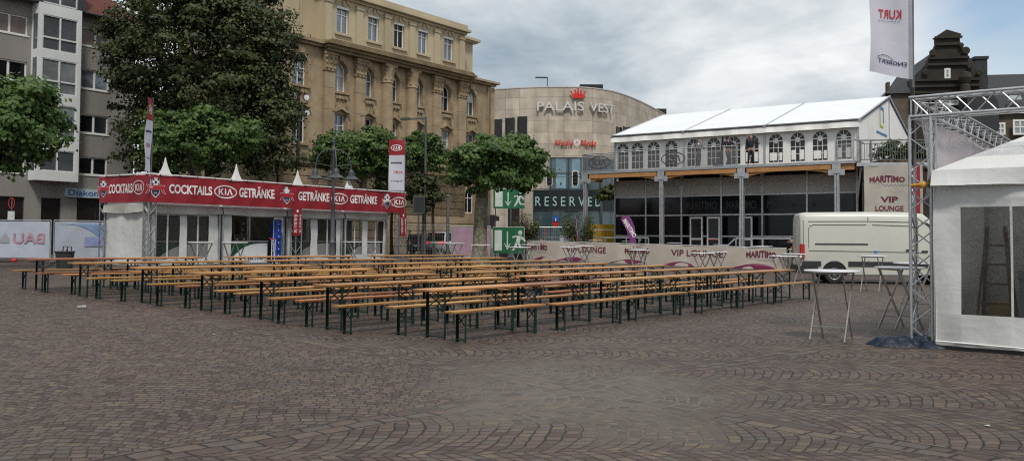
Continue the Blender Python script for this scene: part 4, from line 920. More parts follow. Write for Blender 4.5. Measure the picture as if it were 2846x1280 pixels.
# ================================================================== grey apartment house
def apartments():
    A = math.atan2(.83,.56); t = thing('apartment_building', 'grey rendered apartment house with white glazed bay and red tile roof', 'building', (-28.9, 49.1, 0), A); L = 8.0
    rows = [(13.2,14.35),(10.55,11.75),(7.82,8.98),(5.26,6.36)]
    ops = [(4.4,6.25,a,b) for a, b in rows] + [(-.75,1.18,a,b) for a, b in [(13.08,14.2),(10.4,11.55),(7.7,8.85),(5.1,6.25)]] + [(-4.4,-2.4,a,b) for a, b in rows]
    shop = [(-1.9,1.25,.35,3.74),(2.2,3.38,.35,3.74),(4.35,6.9,.35,3.8)]
    m = MB(); wall_open(m, -6, L, 0, 15.2, ops+shop, 0, .22); m.quad((L,0,0),(L,11,0),(L,11,15.2),(L,0,15.2)); m.build('wall', 'grey_render', t)
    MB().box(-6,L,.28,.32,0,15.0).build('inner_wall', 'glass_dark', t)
    for i, (a, b) in enumerate(rows):
        w = window(t, 4.4, 6.25, a, b, .08, trans=(), mull=(.5,), fw=.08, mw=.12, glass=('blind','glass','glass_dark','glass_dark')[i] if i else 'pane_curtain', sill=(.12,'white_frame'))
    for i, (a, b) in enumerate([(13.08,14.2),(10.4,11.55),(7.7,8.85),(5.1,6.25)]):
        window(t, -.75, 1.18, a, b, .08, trans=(), mull=(.48,), fw=.08, mw=.12, glass=('pane_curtain','glass_dark','glass','glass_dark')[i], sill=(.12,'white_frame'))
    for a, b in rows: window(t, -4.4, -2.4, a, b, .08, trans=(), mull=(.5,), fw=.08, mw=.12, sill=(.12,'white_frame'))
    for xa, xb_, za, zb in shop: window(t, xa, xb_, za, zb, .1, frame='dark_metal', glass='shop_dark', trans=(), mull=(.5,) if xb_-xa > 2 else (), name='shop_window')
    # glazed bay
    y0 = -.8; bays = [(12.35,14.4,.36),(9.85,11.85,.36),(7.2,9.2,.30),(5.28,6.52,0)]
    m = MB(); wall_open(m, 1.4, 3.95, 4.72, 15.05, [(1.62,3.72,a,b) for a, b, c in bays], y0, .1)
    m.quad((1.4,y0,4.72),(1.4,0,4.72),(1.4,0,15.05),(1.4,y0,15.05)); m.quad((3.95,y0,4.72),(3.95,0,4.72),(3.95,0,15.05),(3.95,y0,15.05)); m.quad((1.4,y0,4.72),(3.95,y0,4.72),(3.95,0,4.72),(1.4,0,4.72))
    by = m.build('bay', 'bay_white', t)
    MB().box(1.45,3.9,-.62,-.6,4.8,15.0).build('inner_screen', 'glass_dark', by)
    for i, (a, b, c) in enumerate(bays):
        window(t, 1.62, 3.72, a, b, y0+.02, trans=(c,) if c else (), mull=(.5,), fw=.06, mw=.09, name='bay_window', glass=('glass','glass_pale','glass_pale','glass')[i])
    s = MB()
    for a, b, c in bays:      # slim side lights of the bay
        s.quad((1.396,-.66,a),(1.396,-.2,a),(1.396,-.2,b),(1.396,-.66,b))
    s.build('side_lights', 'glass', by)
    m = MB(); m.box(1.2,1.62,-.78,0,15.06,17.6); m.box(3.72,4.15,-.78,0,15.06,17.6); m.box(1.62,3.72,-.3,0,15.06,17.6); m.build('bay_top_cladding', 'slate', by)
    window(t, 1.64, 3.70, 15.10, 17.3, -.7, trans=(.3,), mull=(.5,), fw=.07, mw=.09, name='bay_window')
    # roof with a hipped end, gutter
    m = MB(); e = .55
    pts = [(-6,-e,15.12),(L+e,-e,15.12),(L+e,11,15.12),(L-4.2,5,20.2),(-6,5,20.2)]
    m.add(pts + [(p[0],p[1],p[2]-.14) for p in pts], [(0,1,3,4),(1,2,3),(5,6,8,9),(6,7,8),(0,5,6,1),(1,6,7,2)]); rf = m.build('roof', 'tile_red', t)
    m = MB(); m.tube([(-6,-e-.06,15.05),(L+e,-e-.06,15.05)], .08, 8); m.build('gutter', 'dark_metal', rf, smooth=True); m = MB(); m.tube([(L+.25,-e+.0,15.0),(L+.12,-.1,14.5),(L+.12,-.1,.3)], .05, 8); m.build('downpipe', 'dark_metal', t, smooth=True)
    # lettered sign
    s = thing('shop_sign', 'pale blue sign lettered Diakonie over the dark shop windows', 'sign', (-28.9, 49.1, 0), A)
    MB().box(3.55, 6.6, -.16, -.03, 3.84, 4.38).build('board', 'sign_pale', s); m = MB(); text(m, 'Diakonie', 3.72, 6.1, 3.95, 4.30, -.168, .01); m.build('lettering', 'sign_blue', s)
apartments()

# ================================================================== shopping centre
PLAN = [(-14,111.5),(-6,109.5),(-2.9,108.2),(1.5,106.5),(5.8,105.8),(8.2,105.9),(9.65,106.4),(11.4,107.5),(13,109.2),(15,112.3),(17.4,116.9),(20.2,123),(23.2,130),(27,140),(31,151)]
def smooth_plan():
    P = [Vector(p) for p in PLAN]; out = []
    for i in range(1, len(P)-2):
        for k in range(8):
            u = k/8; a, b, c, d = P[i-1:i+3]
            out.append(.5*((2*b) + (c-a)*u + (2*a-5*b+4*c-d)*u*u + (3*b-a-3*c+d)*u**3))
    S = [0]
    for a, b in zip(out, out[1:]): S.append(S[-1] + (b-a).length)
    return out, S
SP, SS = smooth_plan()
def on_plan(s, off, z):
    s = max(0, min(SS[-1]-.01, s)); i = max(k for k in range(len(SS)-1) if SS[k] <= s); u = (s-SS[i])/(SS[i+1]-SS[i]); d = (SP[i+1]-SP[i]).normalized(); p = SP[i].lerp(SP[i+1], u)
    return (p.x + d.y*off, p.y - d.x*off, z)      # off > 0: towards the square
def s_at(px):
    a = ray(px, 400)[0]
    return min((abs(p.x/p.y - a), s) for p, s in zip([Vector(on_plan(k*.1,0,0)) for k in range(int(SS[-1]*10))], [k*.1 for k in range(int(SS[-1]*10))]))[1]
def uvmesh(name, m, parent, strip):
    pass
def mall():
    t = thing('shopping_centre', 'curved pale stone shopping centre with a red crown over its name', 'building', (0, 105, 0)); o = Vector((0,105,0)); Q = lambda s, off, z: tuple(Vector(on_plan(s, off, z)) - o)
    ztop = 20.0; n = int(SS[-1]/.9)
    vs, fs, uv = [], [], []
    zl = [-.2, 3, 6, 9, 12, 14.5, 17, ztop]
    for i in range(n+1):
        for z in zl: s = SS[-1]*i/n; vs.append(Q(s, 0, z)); uv.append((s, z))
    k = len(zl)
    for i in range(n):
        for j in range(k-1): fs.append((i*k+j, (i+1)*k+j, (i+1)*k+j+1, i*k+j+1))
    me = bpy.data.meshes.new('wall'); me.from_pydata(vs, [], fs); me.materials.append(MATS['stone_slab']); lay = me.uv_layers.new(name='UVMap')
    for lp in me.loops: lay.data[lp.index].uv = uv[lp.vertex_index]
    w = bpy.data.objects.new('wall', me); COL.objects.link(w); w.parent = t
    m = MB()
    top = [Q(SS[-1]*i/n, .0, ztop) for i in range(n+1)]; m.add(top + [(p[0], p[1]+45, ztop) for p in top], [(i, i+1, n+2+i, n+1+i) for i in range(n)]); m.build('roof', 'zinc', t)
    m = MB()
    for i in range(n): a, b = SS[-1]*i/n, SS[-1]*(i+1)/n; m.add([Q(a,.06,ztop),Q(b,.06,ztop),Q(b,-.5,ztop),Q(a,-.5,ztop),Q(a,.06,ztop+.12),Q(b,.06,ztop+.12),Q(b,-.5,ztop+.12),Q(a,-.5,ztop+.12)], [(4,5,6,7),(0,1,5,4),(2,3,7,6),(0,1,2,3)])
    m.build('parapet', 'panel_white', t)
    for px, hw, z0, z1 in ((1382,.55,10.5,16.3),(1417,.55,10,16.4),(1452,.55,9.5,16.5),(1720,.62,9,15.7),(1737,.55,9,15.9),(1752,.6,9,16.1),(1767,.65,9,16.2)):
        s = s_at(px); m = MB(); m.add([Q(s-hw,.03,z0),Q(s+hw,.03,z0),Q(s+hw,.03,z1),Q(s-hw,.03,z1),Q(s-hw,-.02,z0),Q(s+hw,-.02,z0),Q(s+hw,-.02,z1),Q(s-hw,-.02,z1)], [(0,1,2,3),(0,1,5,4),(1,2,6,5),(2,3,7,6),(3,0,4,7)]); wn = m.build('window', 'facade_slot', t)
        f = MB()
        for q in (-hw-.06, hw-.06): f.add([Q(s+q,.16,z0),Q(s+q+.12,.16,z0),Q(s+q+.12,.16,z1),Q(s+q,.16,z1),Q(s+q,-.02,z0),Q(s+q+.12,-.02,z0),Q(s+q+.12,-.02,z1),Q(s+q,-.02,z1)], [(0,1,2,3),(0,1,5,4),(1,2,6,5),(2,3,7,6),(3,0,4,7)])
        for q in (.33,.66): z = z0+(z1-z0)*q; f.add([Q(s-hw,.07,z),Q(s+hw,.07,z),Q(s+hw,.07,z+.08),Q(s-hw,.07,z+.08)], [(0,1,2,3)])
        f.build('frame', 'dark_metal', wn)
    # glazed shop front
    sa, sb = s_at(1484), s_at(1712); zg = 11.4; nn = 26
    def strip(name, mt, a, b, z0, z1, off, par=None):
        m = MB(); m.grid(lambda u, v: Q(a+(b-a)*u, off, z0+(z1-z0)*v), max(2, int((b-a)/.6)), 1); return m.build(name, mt, par or t)
    sm = s_at(1527)
    gl = strip('shop_front', 'shop_glass', sm, sb, 7.4, zg, .10); strip('upper_glass', 'shop_glass_pale', s_at(1546), s_at(1572), 7.6, zg-.1, .13, gl); strip('upper_glass', 'shop_glass_pale', s_at(1588), s_at(1612), 7.6, zg-.1, .13, gl); strip('lower_glass', 'shop_glass', sa, sb, .2, 4.9, .10, gl); strip('name_band', 'shop_band', sa, sb, 4.9, 7.4, .14, gl)
    m = MB(); s = sa
    while s < sb: m.add([Q(s-.05,.2,.2),Q(s+.05,.2,.2),Q(s+.05,.2,zg if s > sm else 7.5),Q(s-.05,.2,zg if s > sm else 7.5)], [(0,1,2,3)]); s += 2.1
    for z in (4.9, 7.45, 9.4, zg-.1): m.grid(lambda u, v: Q((sa if z < 8 else sm)+(sb-(sa if z < 8 else sm))*u, .21, z+.1*v), 24, 1)
    m.build('mullions', 'dark_metal', gl)
    s0, s1 = s_at(1490), s_at(1667); m = MB(); text(m, 'R E S E R V E D', s0, s1, 5.45, 6.6, -.2, .004, warp=lambda x, y, z: Q(x, -y, z)); m.build('lettering', 'shop_letter', gl)
    strip('door_recess', 'shop_dark', s_at(1414), s_at(1446), .2, 8.0, .06)
    # name in metal letters, crown, second shop name
    s0, s1 = s_at(1493), s_at(1699); sm2 = s_at(1636)
    m = MB(); text(m, 'PALAIS', s0, s_at(1619), 17.1, 18.2, -.35, .004, depth=.10, warp=lambda x, y, z: Q(x, -y, z)); text(m, 'VEST', s_at(1634), s1, 17.1, 18.2, -.35, .004, depth=.10, warp=lambda x, y, z: Q(x, -y, z)); m.build('lettering', 'letter_metal', t)
    c = s_at(1604); cw = .84; zb = 18.62; pts = [(-.7,0),(.7,0),(1,.95),(.62,.5),(.42,1.1),(.2,.55),(0,1.35),(-.2,.55),(-.42,1.1),(-.62,.5),(-1,.95)]
    m = MB(); f_ = [Q(c+a*cw, .45, zb+b*.82) for a, b in pts]; b_ = [Q(c+a*cw, .25, zb+b*.82) for a, b in pts]; k = len(pts); m.add(f_+b_, [tuple(range(k)), tuple(range(k,2*k))[::-1]] + [(i,(i+1)%k,(i+1)%k+k,i+k) for i in range(k)])
    for a, b in ((1,.98),(.42,1.14),(0,1.4),(-.42,1.14),(-1,.98)): p = Q(c+a*cw,.35,zb+b*.82); m.lathe([(.02,-.12),(.11,-.05),(.11,.05),(.02,.12)], p, 8)
    m.build('crown', 'crown_red', t)
    m = MB(); wq = lambda x, y, z: Q(x, -y, z); text(m, 'Media', s_at(1540), s_at(1592), 12.85, 13.55, -.25, .0, depth=.06, warp=wq, slant=.25); text(m, 'Markt', s_at(1610), s_at(1654), 12.85, 13.55, -.25, .0, depth=.06, warp=wq, slant=.25); m.build('shop_lettering', 'crown_red', t)
    m = MB(); c = s_at(1603)
    for i in range(12): a = 2*math.pi*i/12; m.add([Q(c+math.cos(a+d)*r_, .3, 13.25+math.sin(a+d)*r_) for d, r_ in ((0,.12),(.35,.46),(.62,.40),(.3,.12))], [(0,1,2,3)])
    m.build('swirl_sign', 'print_white', t)
    p = at(1644, 239, 112); MB().box(p.x-1.5, p.x+1.5, p.y-105, p.y-102, 20, 21.5).build('plant_room', 'black', t); p = at(1838, 306, 150); MB().box(p.x-.9, p.x+.9, p.y-105, p.y-103, 20, 24.1).build('plant_room', 'black', t)
    p = at(1522, 235, 106.6); m = MB(); m.tube([(p.x,p.y-104,20),(p.x,p.y-104,21.6)], .06, 6); m.box(p.x-1.5,p.x+.05,p.y-104.1,p.y-103.9,21.45,21.6); m.build('roof_lamp', 'dark_metal', t)
mall()

# ================================================================== two-storey hospitality tent
VA = R(-35); V0 = (6.645, 56.036); VF = (*V0, VA)
def vloc(x, y, z=0.): return Vector((V0[0] + math.cos(VA)*x - math.sin(VA)*y, V0[1] + math.sin(VA)*x + math.cos(VA)*y, z))
FZ = 5.72
def lounge():
    t = thing('hospitality_tent', 'two-storey event pavilion: white marquee on a timber balcony over dark glass', 'tent building', (V0[0], V0[1], 0), VA); L = 15.1; Dp = 15.0; he = 8.15; hr = 10.45
    # upper marquee
    m = MB()
    for a, b in ((-.12,4.9),(4.9,9.95),(9.95,L+.1)):
        def f(u, v, a=a, b=b):
            x = a+(b-a)*u; return (x, -.25+(Dp/2+.25)*v, he+.02+(hr-he)*v - .07*math.sin(math.pi*u)*math.sin(math.pi*v))
        m.grid(f, 10, 8); m.grid(lambda u, v, a=a, b=b: (a+(b-a)*u, Dp+.25-(Dp/2+.25)*v, he+.02+(hr-he)*v), 3, 3)
    rf = m.build('roof', 'tent_roof', t, smooth=True)
    m = MB()
    for x in (-.1, 4.9, 9.95, L+.08): m.bar((x,-.3,he+.0),(x,Dp/2,hr+.035), .10, .05); m.box(x-.08,x+.08,-.36,-.2,he-.1,he+.04)
    m.build('roof_ribs', 'galvanised', rf); MB().tube([(-.1,-.3,he-.02),(L+.1,-.3,he-.02)], .07, 8).build('gutter', 'zinc', rf, smooth=True)
    v = MB(); valance(v, (-.1,-.28), (L+.1,-.28), he-.42, he-.03, .0, (0,-1)); v.build('valance', 'tent_wall', rf, smooth=True)
    win = [.58, 1.68, 2.86, 4.12, 5.50, 6.80, 8.15, 9.12, 10.53, 11.80, 13.05, 14.30]
    win = [.58, 1.62, 2.75, 3.95, 5.42, 6.72, 7.98, 9.08, 10.5, 11.75, 13.0, 14.28]
    ops = [(x-.40, x+.40, 6.02, 7.66, True) for x in win]
    m = MB(); wall_open(m, 0, L, FZ, he-.05, ops, 0, .02); fw = m.build('front_wall', 'tent_wall', t)
    for i, x in enumerate(win):
        k = MB(); k.prism(arch_poly(x-.4, x+.4, 6.02, 7.66, True), .016, .02); pn = k.build('window', 'pvc_arch', t)
        s = MB()
        for q in (-.13,.13): s.box(x+q-.014, x+q+.014, .0, .014, 6.02, 7.24)
        for z in (6.45, 6.85): s.box(x-.4, x+.4, .0, .014, z-.014, z+.014)
        s.box(x-.4, x+.4, -.004, .014, 7.22, 7.28)
        for a in (45, 90, 135): s.bar((x+.14*math.cos(R(a)), .006, 7.26+.14*math.sin(R(a))), (x+.4*math.cos(R(a)), .006, 7.26+.4*math.sin(R(a))), .028, .014, up=(0,1,0))
        disc(s, x, 7.26, .15, .15, .002, 14)
        if i >= 7: [s.box(x+a, x+b, -.002, .013, 6.12, 6.58+.1*(i%2)) for a, b in (((-.36,-.10),(.10,.36)) if i % 2 else ((-.36,.06),(.2,.36)))]
        s.build('window_bars', 'tent_wall', pn)
    m = MB(); m.quad((L,0,FZ),(L,Dp,FZ),(L,Dp,he),(L,0,he)); m.add([(L,0,he),(L,Dp,he),(L,Dp/2,hr-.05)], [(0,1,2)]); m.quad((0,0,FZ),(0,Dp,FZ),(0,Dp,he),(0,0,he)); m.add([(0,0,he),(0,Dp,he),(0,Dp/2,hr-.05)], [(0,1,2)]); gb = m.build('gable_wall', 'tent_wall', t)
    m = MB(); m.bar((L+.03,-.25,he-.07),(L+.03,Dp/2,hr-.1), .05, .12); m.bar((L+.03,Dp/2,hr-.1),(L+.03,Dp+.2,he-.07), .05, .12); m.build('gable_trim', 'sign_navy', gb)
    m = MB(); m.box(L+.005, L+.05, Dp/2-.03, Dp/2+.03, FZ, hr-.1); m.build('gable_post', 'galvanised', gb)
    m = MB(); y0 = 5.0; z0 = 8.3
    m.quad((L+.02,y0,z0),(L+.02,y0+.14,z0),(L+.02,y0+.14,z0+1.25),(L+.02,y0,z0+1.25)); m.quad((L+.02,y0+.14,z0),(L+.02,y0+.9,z0),(L+.02,y0+.9,z0+.15),(L+.02,y0+.14,z0+.15)); m.build('logo_yellow_bracket', 'logo_lime', gb)
    m = MB(); m.quad((L+.024,y0+.14,z0+1.08),(L+.024,y0+1.0,z0+1.08),(L+.024,y0+1.0,z0+1.25),(L+.024,y0+.14,z0+1.25)); m.quad((L+.024,y0+.86,z0+.3),(L+.024,y0+1.0,z0+.3),(L+.024,y0+1.0,z0+1.08),(L+.024,y0+.86,z0+1.08)); m.quad((L+.024,y0-.9,z0-.42),(L+.024,y0+1.9,z0-.42),(L+.024,y0+1.9,z0-.3),(L+.024,y0-.9,z0-.3)); m.build('logo_blue_bracket', 'sign_blue_soft', gb)
    for x in (0.0, 4.82, 9.85, L-.05): MB().box(x-.05, x+.05, -.05, .0, FZ, he-.1).build('wall_post', 'galvanised', t)
    # open entrance flap with a dark gap
    m = MB(); m.add([(7.26,-.03,7.7),(7.34,-.03,7.7),(7.34,-.03,FZ+.05),(6.5,-.03,FZ+.05),(7.1,-.03,6.4)], [(0,1,2,3,4)]); m.build('door_gap', 'screen_dark', fw)
    # balcony deck on glulam beams
    y1 = -2.2; xa, xb_ = -1.2, 15.4
    m = MB(); m.box(xa, xb_, y1, 0, FZ-.10, FZ); m.box(-.2, L, 0, Dp, FZ-.10, FZ); dk = m.build('balcony_deck', 'decking', t)
    MB().box(xa-.02, xb_+.02, y1-.05, y1-.002, FZ-.12, FZ+.03).build('deck_edge', 'aluminium', dk)
    cols = [-.95, 4.3, 9.25, 14.45]
    for a, b in zip(cols, cols[1:]):
        m = MB(); n = 14; pts = [(a+.25, FZ-.16)] + [(a+.25+(b-a-.5)*i/n, FZ-.62 + .26*math.sin(math.pi*i/n)) for i in range(n+1)] + [(b-.25, FZ-.16)]
        m.prism(pts[::-1], y1+.05, y1+.22); m.box(a+.3, b-.3, y1-.02, y1+.04, FZ-.40, FZ-.14); m.build('timber_beam', 'glulam', t)
    m = MB(); m.box(-1.15,-.9,y1+.2,0,FZ-.5,FZ-.14); m.box(14.6,15.3,y1+.05,y1+.25,FZ-.45,FZ-.14); m.build('timber_beam', 'glulam', t)
    for x in cols:
        c = MB(); c.box(x-.11,x-.03,y1-.02,y1+.22,.1,FZ-.15); c.box(x+.03,x+.11,y1-.02,y1+.22,.1,FZ-.15); c.box(x-.03,x+.03,y1+.04,y1+.16,.1,FZ-.15); cc = c.build('column', 'galvanised', t)
        p = MB(); p.box(x-.22,x+.22,y1-.06,y1-.025,FZ-.62,FZ-.13); p.box(x+.12,x+.42,y1-.03,y1+.02,FZ-.72,FZ-.42); p.box(x-.42,x-.12,y1-.03,y1+.02,FZ-.72,FZ-.42); p.build('bracket', 'galvanised', cc)
    # balustrade with printed screens, left part of the balcony only
    def rail(a, b, pa=1.):
        r = MB(); r.tube([(a,y1+.04,FZ+1.15),(b,y1+.04,FZ+1.15)], .035, 8); r.box(a,b,y1+.02,y1+.06,FZ+.06,FZ+.10); x = a
        while x <= b+.01: r.box(x-.03,x+.03,y1+.0,y1+.06,FZ-.05,FZ+1.13); x += (b-a)/4
        return r
    rb = rail(-1.15, 9.0).build('balustrade', 'aluminium', t); s = MB(); s.quad((-1.1,y1+.07,FZ+.12),(8.98,y1+.07,FZ+.12),(8.98,y1+.07,FZ+1.08),(-1.1,y1+.07,FZ+1.08)); s.build('screen', 'screen_grey', rb)
    m = MB()
    for c in (.05, 5.05): kia_logo(m, c, FZ+.6, .78, .40)
    m.v = [(x, y+y1+.05, z) for x, y, z in m.v]; m.build('faint_logos', 'faint_print', rb)
    s = MB(); s.tube([(-1.15,y1+.04,FZ+1.15),(-1.15,0,FZ+1.15)], .035, 8); s.box(-1.18,-1.12,-.06,0,FZ,FZ+1.13); s.build('side_rail', 'aluminium', rb); s = MB(); s.quad((-1.15,y1+.1,FZ+.12),(-1.15,-.05,FZ+.12),(-1.15,-.05,FZ+1.08),(-1.15,y1+.1,FZ+1.08)); s.build('side_screen', 'screen_grey', rb)
    r = MB(); r.box(14.35,15.35,y1,y1+.05,FZ+1.1,FZ+1.17)
    for x in (14.38,14.5,15.32): r.box(x-.025,x+.025,y1,y1+.05,FZ,FZ+1.1)
    r.box(14.35,15.35,y1,y1+.05,FZ+.1,FZ+.14); r.box(15.30,15.35,y1+.05,0,FZ+1.1,FZ+1.17); rb2 = r.build('end_balustrade', 'aluminium', t); s = MB(); s.quad((14.4,y1+.06,FZ+.15),(15.3,y1+.06,FZ+.15),(15.3,y1+.06,FZ+1.08),(14.4,y1+.06,FZ+1.08)); s.build('screen', 'screen_grey', rb2)
    # lower storey
    Vx = [0, 2.2, 4.62, 7.18, 9.68, 12.25, 14.95]
    m = MB()
    for a, b in zip(Vx, Vx[1:]): m.box(a+.03,b-.03,.04,.06,4.22,FZ-.45)
    m.build('white_panels', 'panel_white', t)
    gz = [(.55,1.72),(1.76,2.96),(3.08,4.16)]
    g1 = MB()
    for a, b in zip(Vx, Vx[1:]):
        for z0, z1 in gz:
            if z1 < 3 and 4.62 <= a < 7.2: continue
            g1.box(a+.03,b-.03,.05,.07,z0,z1)
    g1.box(0,L,.5,.55,.3,FZ-.2); gw = g1.build('glass_wall', 'glass_dark', t)
    f = MB()
    for x in Vx: f.box(x-.05,x+.05,0,.1,.4,FZ-.2)
    for z in (1.74, 3.02, 4.19): f.box(0,14.95,-.003,.097,z-.045,z+.045)
    for x in (4.62,9.68): f.box(x-.12,x+.12,.02,.08,4.3,FZ-.3) 
    f.build('glazing_bars', 'galvanised', gw)
    for a, b in ((2.6,4.3),(4.9,6.9),(7.5,9.3),(9.95,12.0),(12.5,14.4)):
        m = MB(); text(m, 'MARITIMO', a, b, 3.35, 3.85, .044, .02); m.build('faint_lettering', 'faint_glass_print', gw)
    for a, b, op in ((5.2,6.02,0),(6.30,7.12,0),(8.3,9.1,1)):
        f = MB(); f.box(a,a+.09,-.06,.04,.55,2.9); f.box(b-.09,b,-.06,.04,.55,2.9); f.box(a+.09,b-.09,-.06,.04,2.8,2.9); f.box(a+.09,b-.09,-.06,.04,1.52,1.62); f.box(a+.09,b-.09,-.06,.04,.55,.7); dr = f.build('door', 'white_frame', t)
        MB().box(a+.09,b-.09,-.03,-.01,.7,2.8).build('pane', 'glass_door', dr); h = MB(); h.box(a+.12,b-.12,-.1,-.07,1.5,1.56) if not op else h.box(a+.1,a+.14,-.12,-.07,1.4,1.8); h.build('push_bar', 'sign_red' if a > 6.2 and not op else 'galvanised', dr)
    # terrace with rails
    m = MB(); m.box(-3.2,15.6,-3.6,.4,.12,.52); m.build('terrace', 'decking', t)
    for a, b in ((-3.1,4.1),(9.4,15.4)):
        r = MB(); r.box(a,b,-3.5,-3.44,1.58,1.66); r.box(a,b,-3.49,-3.45,.6,.64); x = a
        while x <= b+.01: r.box(x-.03,x+.03,-3.5,-3.44,.52,1.58); x += (b-a)/(5 if b < 5 else 4)
        r.build('terrace_rail', 'galvanised', t)
    r = MB(); r.bar((3.2,-3.6,.55),(4.0,-4.3,1.5), .05); r.bar((3.5,-3.5,.5),(3.5,-3.5,1.6), .05); r.bar((9.35,-3.5,1.6),(8.9,-4.3,.9), .05); r.build('stair_rail', 'galvanised', t)
    s = MB()
    for i in range(3): s.box(4.4,9.1,-3.6-.3*(i+1),-3.6-.3*i,.0,.40-.13*i)
    s.build('steps', 'decking', t)
    # floor slab inside, coloured black so that the ground floor is dark
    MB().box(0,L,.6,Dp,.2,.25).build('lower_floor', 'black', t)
lounge()
# terrace high tables
for i, (px, lb) in enumerate(((1655,'beside the purple beach flag end of the rail'),(1748,'in front of the purple teardrop flag'),(1874,'before the dark glass beside the second column'),(2003,'in front of the open glass doors'),(2112,'behind the VIP words at the van side, upper'),(2124,'at the van side of the terrace, lower'))):
    c = (-4.6 if i < 5 else -5.0) if i != 2 else -4.4
    lx = fp(VF, px, 680, c)[0]; p = vloc(lx, c); p.z = g(p.x, p.y)+.10
    dup(HT, p, 'white high table on the lounge terrace, ' + lb, R(30*i), 'high tables on the lounge terrace')

# long lounge banner on the barrier
def lounge_banner():
    pa, pb = gx(1464, 50.5), gx(2186, 43.5); d = (pb-pa); Ln = math.hypot(d.x, d.y); A = math.atan2(d.y, d.x); fr = (pa.x, pa.y, A)
    z0 = .02; zt = lambda x: 1.13 + pa.z*(1-x/Ln)
    wf = ripple(Ln, .025); t = thing('barrier_banner', 'long beige barrier banner lettered VIP LOUNGE and MARITIMO with plum waves', 'banner', (pa.x, pa.y, 0), A)
    zb = lambda x: z0 + pa.z*(1-x/Ln)
    MB().grid(lambda u, v: wf(Ln*u, 0, zb(Ln*u) + (zt(Ln*u)-zb(Ln*u))*v - .02*math.sin(u*40)*(1 if v == 1 else 0)), 90, 8).build('cloth', 'canvas_beige', t, smooth=True)
    def wp(x, y, z): p = wf(x, 0, z); return (p[0], p[1]+y, p[2]+pa.z*(1-x/Ln))
    T, P_, S_ = MB(), MB(), MB(); X = lambda px: fp(fr, px, 690)[0]
    for a, b in ((1575,1685),(1866,2010)): xa, xb_ = X(a), X(b); text(T, 'VIP LOUNGE', xa, xb_, .56, .90, -.02, .014, warp=wp)
    for a, b in ((1467,1522),(1737,1806),(2074,2158)):
        xa, xb_ = X(a), X(b); w = xb_-xa
        text(T, 'MARITIMO', xa, xb_, .62, .88, -.02, .035, warp=lambda x, y, z, xa=xa, w=w: wp(x, y, z + .10*math.sin(math.pi*(x-xa)/w)*(z-.62)/.26))
        for k in range(7): disc(T, xa+.05+k*.09, .57, .018, .018, -.02, 8, wp)
        text(S_, 'Wein & Rosé', xa+w*.4, xb_, .44, .56, -.02, .0, warp=wp, slant=.3) if False else None
        x = xa+w*.35; pts = [(x+w*.6*i/24, .50+.045*math.sin(i*1.7)+.02*math.sin(i*.9)) for i in range(25)]
        for (a1, b1), (a2, b2) in zip(pts, pts[1:]): flat(S_, [(a1,b1-.012),(a2,b2-.012),(a2,b2+.012),(a1,b1+.012)], -.02, wp)
    for a, b, h in ((1480,1530,.20),(1545,1630,.26),(1690,1800,.24),(1840,1930,.22),(2030,2160,.26)):
        xa, xb_ = X(a), X(b); n = 14; flat(P_, [(xa,.03),(xb_,.03)] + [(xb_-(xb_-xa)*i/n, .04+h*math.sin(math.pi*(i/n)**.8)) for i in range(1, n)], -.016, wp)
    T.build('lettering', 'print_plum', t); S_.build('script_line', 'print_grey', t); P_.build('wave_print', 'plum', t)
    m = MB(); m.tube([(0,.03,zt(0)),(Ln,.03,zt(Ln))], .03, 6); x = 0
    while x <= Ln: m.tube([(x,.04,zb(x)-.02),(x,.04,zt(x))], .022, 6); m.box(x-.03,x+.03,-.2,.3,zb(x)-.02,zb(x)+.02); x += Ln/8
    m.build('barrier_rail', 'galvanised', t, smooth=True)
lounge_banner()

